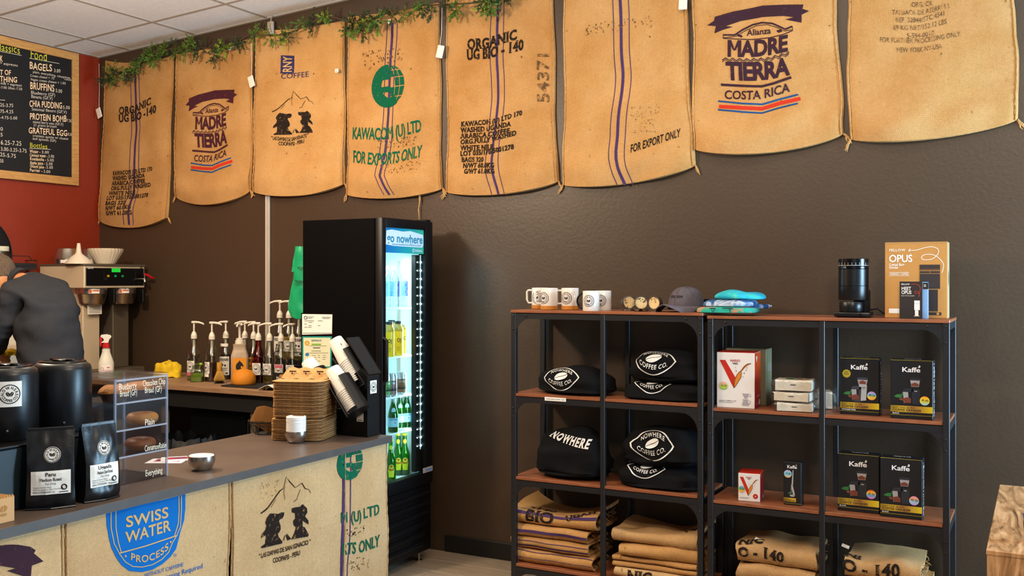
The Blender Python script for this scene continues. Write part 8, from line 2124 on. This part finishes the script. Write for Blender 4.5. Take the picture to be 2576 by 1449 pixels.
# ------------------------------------------------------------------ the man at the espresso machine
mat('skin_tone', '#b0764e', 0.55, var=0.06, vscale=20); mat('shirt_charcoal', '#26272b', 0.92, var=0.10, vscale=30, bump=0.12, bscale=250, spec=0.2); mat('trousers', '#17181c', 0.9); mat('hair_grey', '#4a3a2c', 0.85, var=0.4, vscale=120, bump=0.5, bscale=260)
mat('shoe_black', '#0c0b0b', 0.5); mat('eye_white', '#d8d4cc', 0.3); mat('lip', '#8a4a3a', 0.5)
fv = Vector((math.cos(RT(158)), math.sin(RT(158)), 0)); rv = Vector((fv.y, -fv.x, 0)); uv_ = Vector((0, 0, 1))
J = dict(pelvis=PD(140, 1000, 5.00), waist=PD(133, 900, 5.02), chest=PD(112, 795, 5.08), upper=PD(86, 716, 5.16), neck=PD(44, 706, 5.22), skull=PD(2, 706, 5.27),
         ls=PD(34, 752, 5.00), le=PD(-8, 848, 4.98), lw=PD(-2, 892, 5.20), rs=PD(142, 736, 5.26), re=PD(180, 792, 5.36), rw=PD(110, 872, 5.52))
gx, gy = J['pelvis'].x, J['pelvis'].y
hipL = J['pelvis'] - rv * 0.095 - uv_ * 0.07; hipR = J['pelvis'] + rv * 0.095 - uv_ * 0.07
J.update(hl=hipL, hr=hipR, kl=Vector((hipL.x, hipL.y, 0.50)) + fv * 0.03, kr=Vector((hipR.x, hipR.y, 0.50)) + fv * 0.03, al=Vector((hipL.x, hipL.y, 0.085)) - fv * 0.02, ar=Vector((hipR.x, hipR.y, 0.085)) - fv * 0.02)
J['tl'] = Vector((J['al'].x, J['al'].y, 0.03)) + fv * 0.16; J['tr'] = Vector((J['ar'].x, J['ar'].y, 0.03)) + fv * 0.16
def skinned(verts, edges, root):
    """connected joints grown to one surface"""
    names = list(verts); idx = {n: i for i, n in enumerate(names)}
    me = bpy.data.meshes.new('skeleton'); me.from_pydata([verts[n][0] for n in names], [(idx[a], idx[b]) for a, b in edges], [])
    o = bpy.data.objects.new('skeleton', me); COL.objects.link(o)
    sk = o.modifiers.new('Skin', 'SKIN'); sk.use_smooth_shade = True
    for i, n in enumerate(names):
        r = verts[n][1]; me.skin_vertices[0].data[i].radius = r if isinstance(r, tuple) else (r, r)
        me.skin_vertices[0].data[i].use_root = (n == root)
    sb = o.modifiers.new('Sub', 'SUBSURF'); sb.levels = 2; sb.render_levels = 2
    dg = bpy.context.evaluated_depsgraph_get(); dg.update()
    m2 = bpy.data.meshes.new_from_object(o.evaluated_get(dg))
    mb = MB(); mb.v = [tuple(v.co) for v in m2.vertices]; mb.f = [tuple(p.vertices) for p in m2.polygons]
    bpy.data.objects.remove(o); bpy.data.meshes.remove(me); bpy.data.meshes.remove(m2)
    return mb
def hand(V, E, w, d, side, wr, pre):
    """palm with five bent fingers; d = pointing, side = toward the thumb"""
    d = d.normalized(); side = (side - d * side.dot(d)).normalized(); nrm = d.cross(side)
    if nrm.z > 0: nrm = -nrm
    V[pre + 'p'] = (w + d * 0.05, (0.030, 0.018)); E.append((wr, pre + 'p'))
    for k, (o_, L) in enumerate(((0.033, 0.068), (0.011, 0.078), (-0.011, 0.073), (-0.032, 0.058))):
        b = w + d * 0.085 + side * o_
        V[pre + 'f%da' % k] = (b, 0.0098); V[pre + 'f%db' % k] = (b + d * L * 0.5 + nrm * 0.010, 0.0088); V[pre + 'f%dc' % k] = (b + d * L * 0.8 + nrm * 0.034, 0.0078)
        E += [(pre + 'p', pre + 'f%da' % k), (pre + 'f%da' % k, pre + 'f%db' % k), (pre + 'f%db' % k, pre + 'f%dc' % k)]
    b = w + d * 0.035 + side * 0.040
    V[pre + 'ta'] = (b, 0.0115); V[pre + 'tb'] = (b + side * 0.02 + d * 0.035 + nrm * 0.01, 0.0100); V[pre + 'tc'] = (b + side * 0.018 + d * 0.062 + nrm * 0.02, 0.0085)
    E += [(pre + 'p', pre + 'ta'), (pre + 'ta', pre + 'tb'), (pre + 'tb', pre + 'tc')]
O = Vector((gx, gy, 0))
man = thing('person', 'man in charcoal long-sleeved shirt bending over the machine, seen from behind', 'person', O)
V = {n: (J[n] - O, r) for n, r in dict(pelvis=0.115, waist=0.12, chest=0.135, upper=0.07, neck=0.052, skull=0.055, ls=0.05, le=0.042, lw=0.028, rs=0.05, re=0.042, rw=0.028, hl=0.095, kl=0.062, al=0.04, tl=0.035, hr=0.095, kr=0.062, ar=0.04, tr=0.035).items()}
E = [('pelvis', 'waist'), ('waist', 'chest'), ('chest', 'upper'), ('upper', 'neck'), ('neck', 'skull'), ('upper', 'ls'), ('ls', 'le'), ('le', 'lw'), ('upper', 'rs'), ('rs', 're'), ('re', 'rw'), ('pelvis', 'hl'), ('hl', 'kl'), ('kl', 'al'), ('al', 'tl'), ('pelvis', 'hr'), ('hr', 'kr'), ('kr', 'ar'), ('ar', 'tr')]
hand(V, E, J['lw'] - O, (J['lw'] - J['le']).normalized() * 0.4 + rv * 0.5 + fv * 0.3 - uv_ * 0.25, rv * 0.3 + fv * 0.4 + uv_ * 0.2, 'lw', 'l'); hand(V, E, J['rw'] - O, (J['rw'] - J['re']), -rv, 'rw', 'r')
bm_ = skinned(V, E, 'pelvis')
# head: forward hd, up hu, side hs
hd = (fv * 0.62 - uv_ * 0.70 - rv * 0.35).normalized(); hs = rv - hd * rv.dot(hd); hs.normalize(); hu = hs.cross(hd); hu = hu if hu.z > 0 else -hu
HC = PD(-10, 694, 5.22) - O
def headpt(u, v, k=1.0):
    a = 2 * PI * u; e = PI * (v - 0.5)
    x, y, z = math.cos(e) * math.sin(a), math.cos(e) * math.cos(a), math.sin(e)    # y forward
    jaw = 1 - 0.22 * max(0, -z) * (0.6 + 0.4 * (1 - max(0, y)))
    px_, py_, pz = 0.084 * x * jaw, 0.110 * y * (1 - 0.12 * max(0, -z)), 0.125 * z
    nose = math.exp(-((x / 0.16) ** 2 + ((z + 0.12) / 0.2) ** 2)) * (0.024 if y > 0 else 0); brow = math.exp(-((z - 0.12) / 0.1) ** 2) * 0.004 * max(0, y)
    sock = -0.006 * sum(math.exp(-(((x - sx) / 0.16) ** 2 + (z / 0.12) ** 2)) for sx in (-0.38, 0.38)) * (1 if y > 0 else 0)
    return HC + (hs * px_ + hd * (py_ + nose + brow + sock) + hu * pz) * k
bm_.join(MB().grid(40, 28, headpt))
mk('body', bm_, 'skin_tone', man, 80)
for sx in (-1, 1):
    e = HC + hs * sx * 0.077 - hd * 0.008
    mk('ear', MB().grid(14, 10, lambda u, v: e + hs * sx * 0.010 * math.cos(PI * (v - .5)) * math.cos(2 * PI * u) + hd * 0.016 * math.cos(PI * (v - .5)) * math.sin(2 * PI * u) + hu * 0.030 * math.sin(PI * (v - .5))), 'skin_tone', man, 60)
    c_ = HC + hs * sx * 0.031 + hd * 0.088 + hu * 0.004
    mk('eye', MB().grid(12, 8, lambda u, v: c_ + (hs * math.cos(2 * PI * u) + hd * math.sin(2 * PI * u)) * 0.010 * math.cos(PI * (v - .5)) + hu * 0.007 * math.sin(PI * (v - .5))), 'eye_white', man, 60)
mk('mouth', MB().tube([HC + hs * x * 0.024 + hd * (0.086 - 0.012 * x * x) - hu * 0.052 for x in (-1, -0.5, 0, 0.5, 1)], [0.002, 0.005, 0.006, 0.005, 0.002], 8), 'lip', man, 60)
def hairpt(u, v):
    lo = 0.60 if math.cos(2 * PI * u) > 0.2 else 0.28 if math.cos(2 * PI * u) < -0.2 else 0.28 + 0.32 * (math.cos(2 * PI * u) + 0.2) / 0.4
    p_ = headpt(u, lo + (1 - lo) * v, 1.0); d_ = (p_ - HC).normalized()
    return p_ + d_ * (0.006 + 0.003 * noise.noise(p_ * 60)) 
mk('hair', MB().grid(44, 18, hairpt), 'hair_grey', man, 60)
# shirt
S = {n: (J[n] - O, r) for n, r in dict(hem=0.165, waist=0.165, chest=0.168, upper=0.120, collar=0.070, ls=0.085, lm=0.074, le=0.062, lc=0.040, rs=0.085, rm=0.070, re=0.058, rc=0.040).items() if n in J}
S['hem'] = (J['pelvis'] - O - uv_ * 0.12, 0.172); S['collar'] = (J['upper'].lerp(J['neck'], 0.62) - O + uv_ * 0.006, 0.068); S['lm'] = (J['ls'].lerp(J['le'], 0.5) - O, 0.072); S['lc'] = (J['le'].lerp(J['lw'], 0.75) - O, 0.038); S['rm'] = (J['rs'].lerp(J['re'], 0.5) - O, 0.066); S['rc'] = (J['re'].lerp(J['rw'], 0.85) - O, 0.040)
sm = skinned(S, [('hem', 'waist'), ('waist', 'chest'), ('chest', 'upper'), ('upper', 'collar'), ('upper', 'ls'), ('ls', 'lm'), ('lm', 'le'), ('le', 'lc'), ('upper', 'rs'), ('rs', 'rm'), ('rm', 're'), ('re', 'rc')], 'hem')
# finer mesh for creases
bmx = bmesh.new(); tmp = bpy.data.meshes.new('tmp'); tmp.from_pydata(sm.v, [], sm.f); bmx.from_mesh(tmp); bpy.data.meshes.remove(tmp)
bmesh.ops.recalc_face_normals(bmx, faces=bmx.faces); bmesh.ops.subdivide_edges(bmx, edges=list(bmx.edges), cuts=2, use_grid_fill=True, smooth=0.6); bmx.normal_update()
for v in bmx.verts:
    c = v.co; n1 = noise.noise(Vector((c.x * 6 + c.z * 5, c.y * 6, c.z * 10))); n2 = noise.noise(Vector((c.x * 5 - c.z * 13 + 3, c.y * 5, c.z * 22 + c.x * 14))); n3 = noise.noise(Vector((c.x * 14, c.y * 14 + 7, c.z * 38)))
    near = math.exp(-((c - (J['le'] - O)).length / 0.14) ** 2)
    v.co = c + v.normal * (0.012 * n1 + 0.011 * n2 + (0.003 + 0.012 * near) * n3)
sm2 = MB(); sm2.frombm(bmx); bmx.free()
mk('shirt', sm2, 'shirt_charcoal', man, 80)
cd_ = (J['neck'] - J['upper']).normalized(); cu, cv = frame_from(cd_); cc_ = J['upper'].lerp(J['neck'], 0.80) - O
def ringpt(rr, off): return lambda u, v: cc_ + cd_ * (off + 0.034 * v) + (cu * math.cos(2 * PI * u) + cv * math.sin(2 * PI * u)) * (rr + 0.006 * v)
mk('shirt_collar', MB().grid(28, 4, ringpt(0.064, -0.012)).grid(28, 4, ringpt(0.060, -0.012), True).grid(28, 1, lambda u, v: ringpt(0.064 - 0.004 * v, -0.012)(u, 1.0)), 'shirt_charcoal', man, 60)
T = {n: (J[n] - O, r) for n, r in dict(hl=0.105, kl=0.078, hr=0.105, kr=0.078).items()}
T['belt'] = (J['pelvis'] - O + uv_ * 0.03, 0.155); T['cl'] = (J['al'] - O + uv_ * 0.02, 0.062); T['cr'] = (J['ar'] - O + uv_ * 0.02, 0.062)
mk('trousers', skinned(T, [('belt', 'hl'), ('hl', 'kl'), ('kl', 'cl'), ('belt', 'hr'), ('hr', 'kr'), ('kr', 'cr')], 'belt'), 'trousers', man, 80)
for a_, t_ in (('al', 'tl'), ('ar', 'tr')):
    b = J[a_] - O; m = MB().grid(20, 12, lambda u, v: Vector((b.x, b.y, 0)) + fv * (0.06 + 0.145 * math.sin(PI * (v - .5))) + rv * 0.05 * math.cos(PI * (v - .5)) * math.cos(2 * PI * u) + uv_ * max(0.0, 0.045 + 0.05 * math.cos(PI * (v - .5)) * math.sin(2 * PI * u)))
    mk('shoe', m, 'shoe_black', man, 60)
q = PD(12, 902, 5.26)
rag('cleaning_cloth', 'yellow cloth under the man\'s hand on the espresso machine', (q.x, q.y, BZ + 0.216), 0.085, 0.06, 0.03, 5.0)
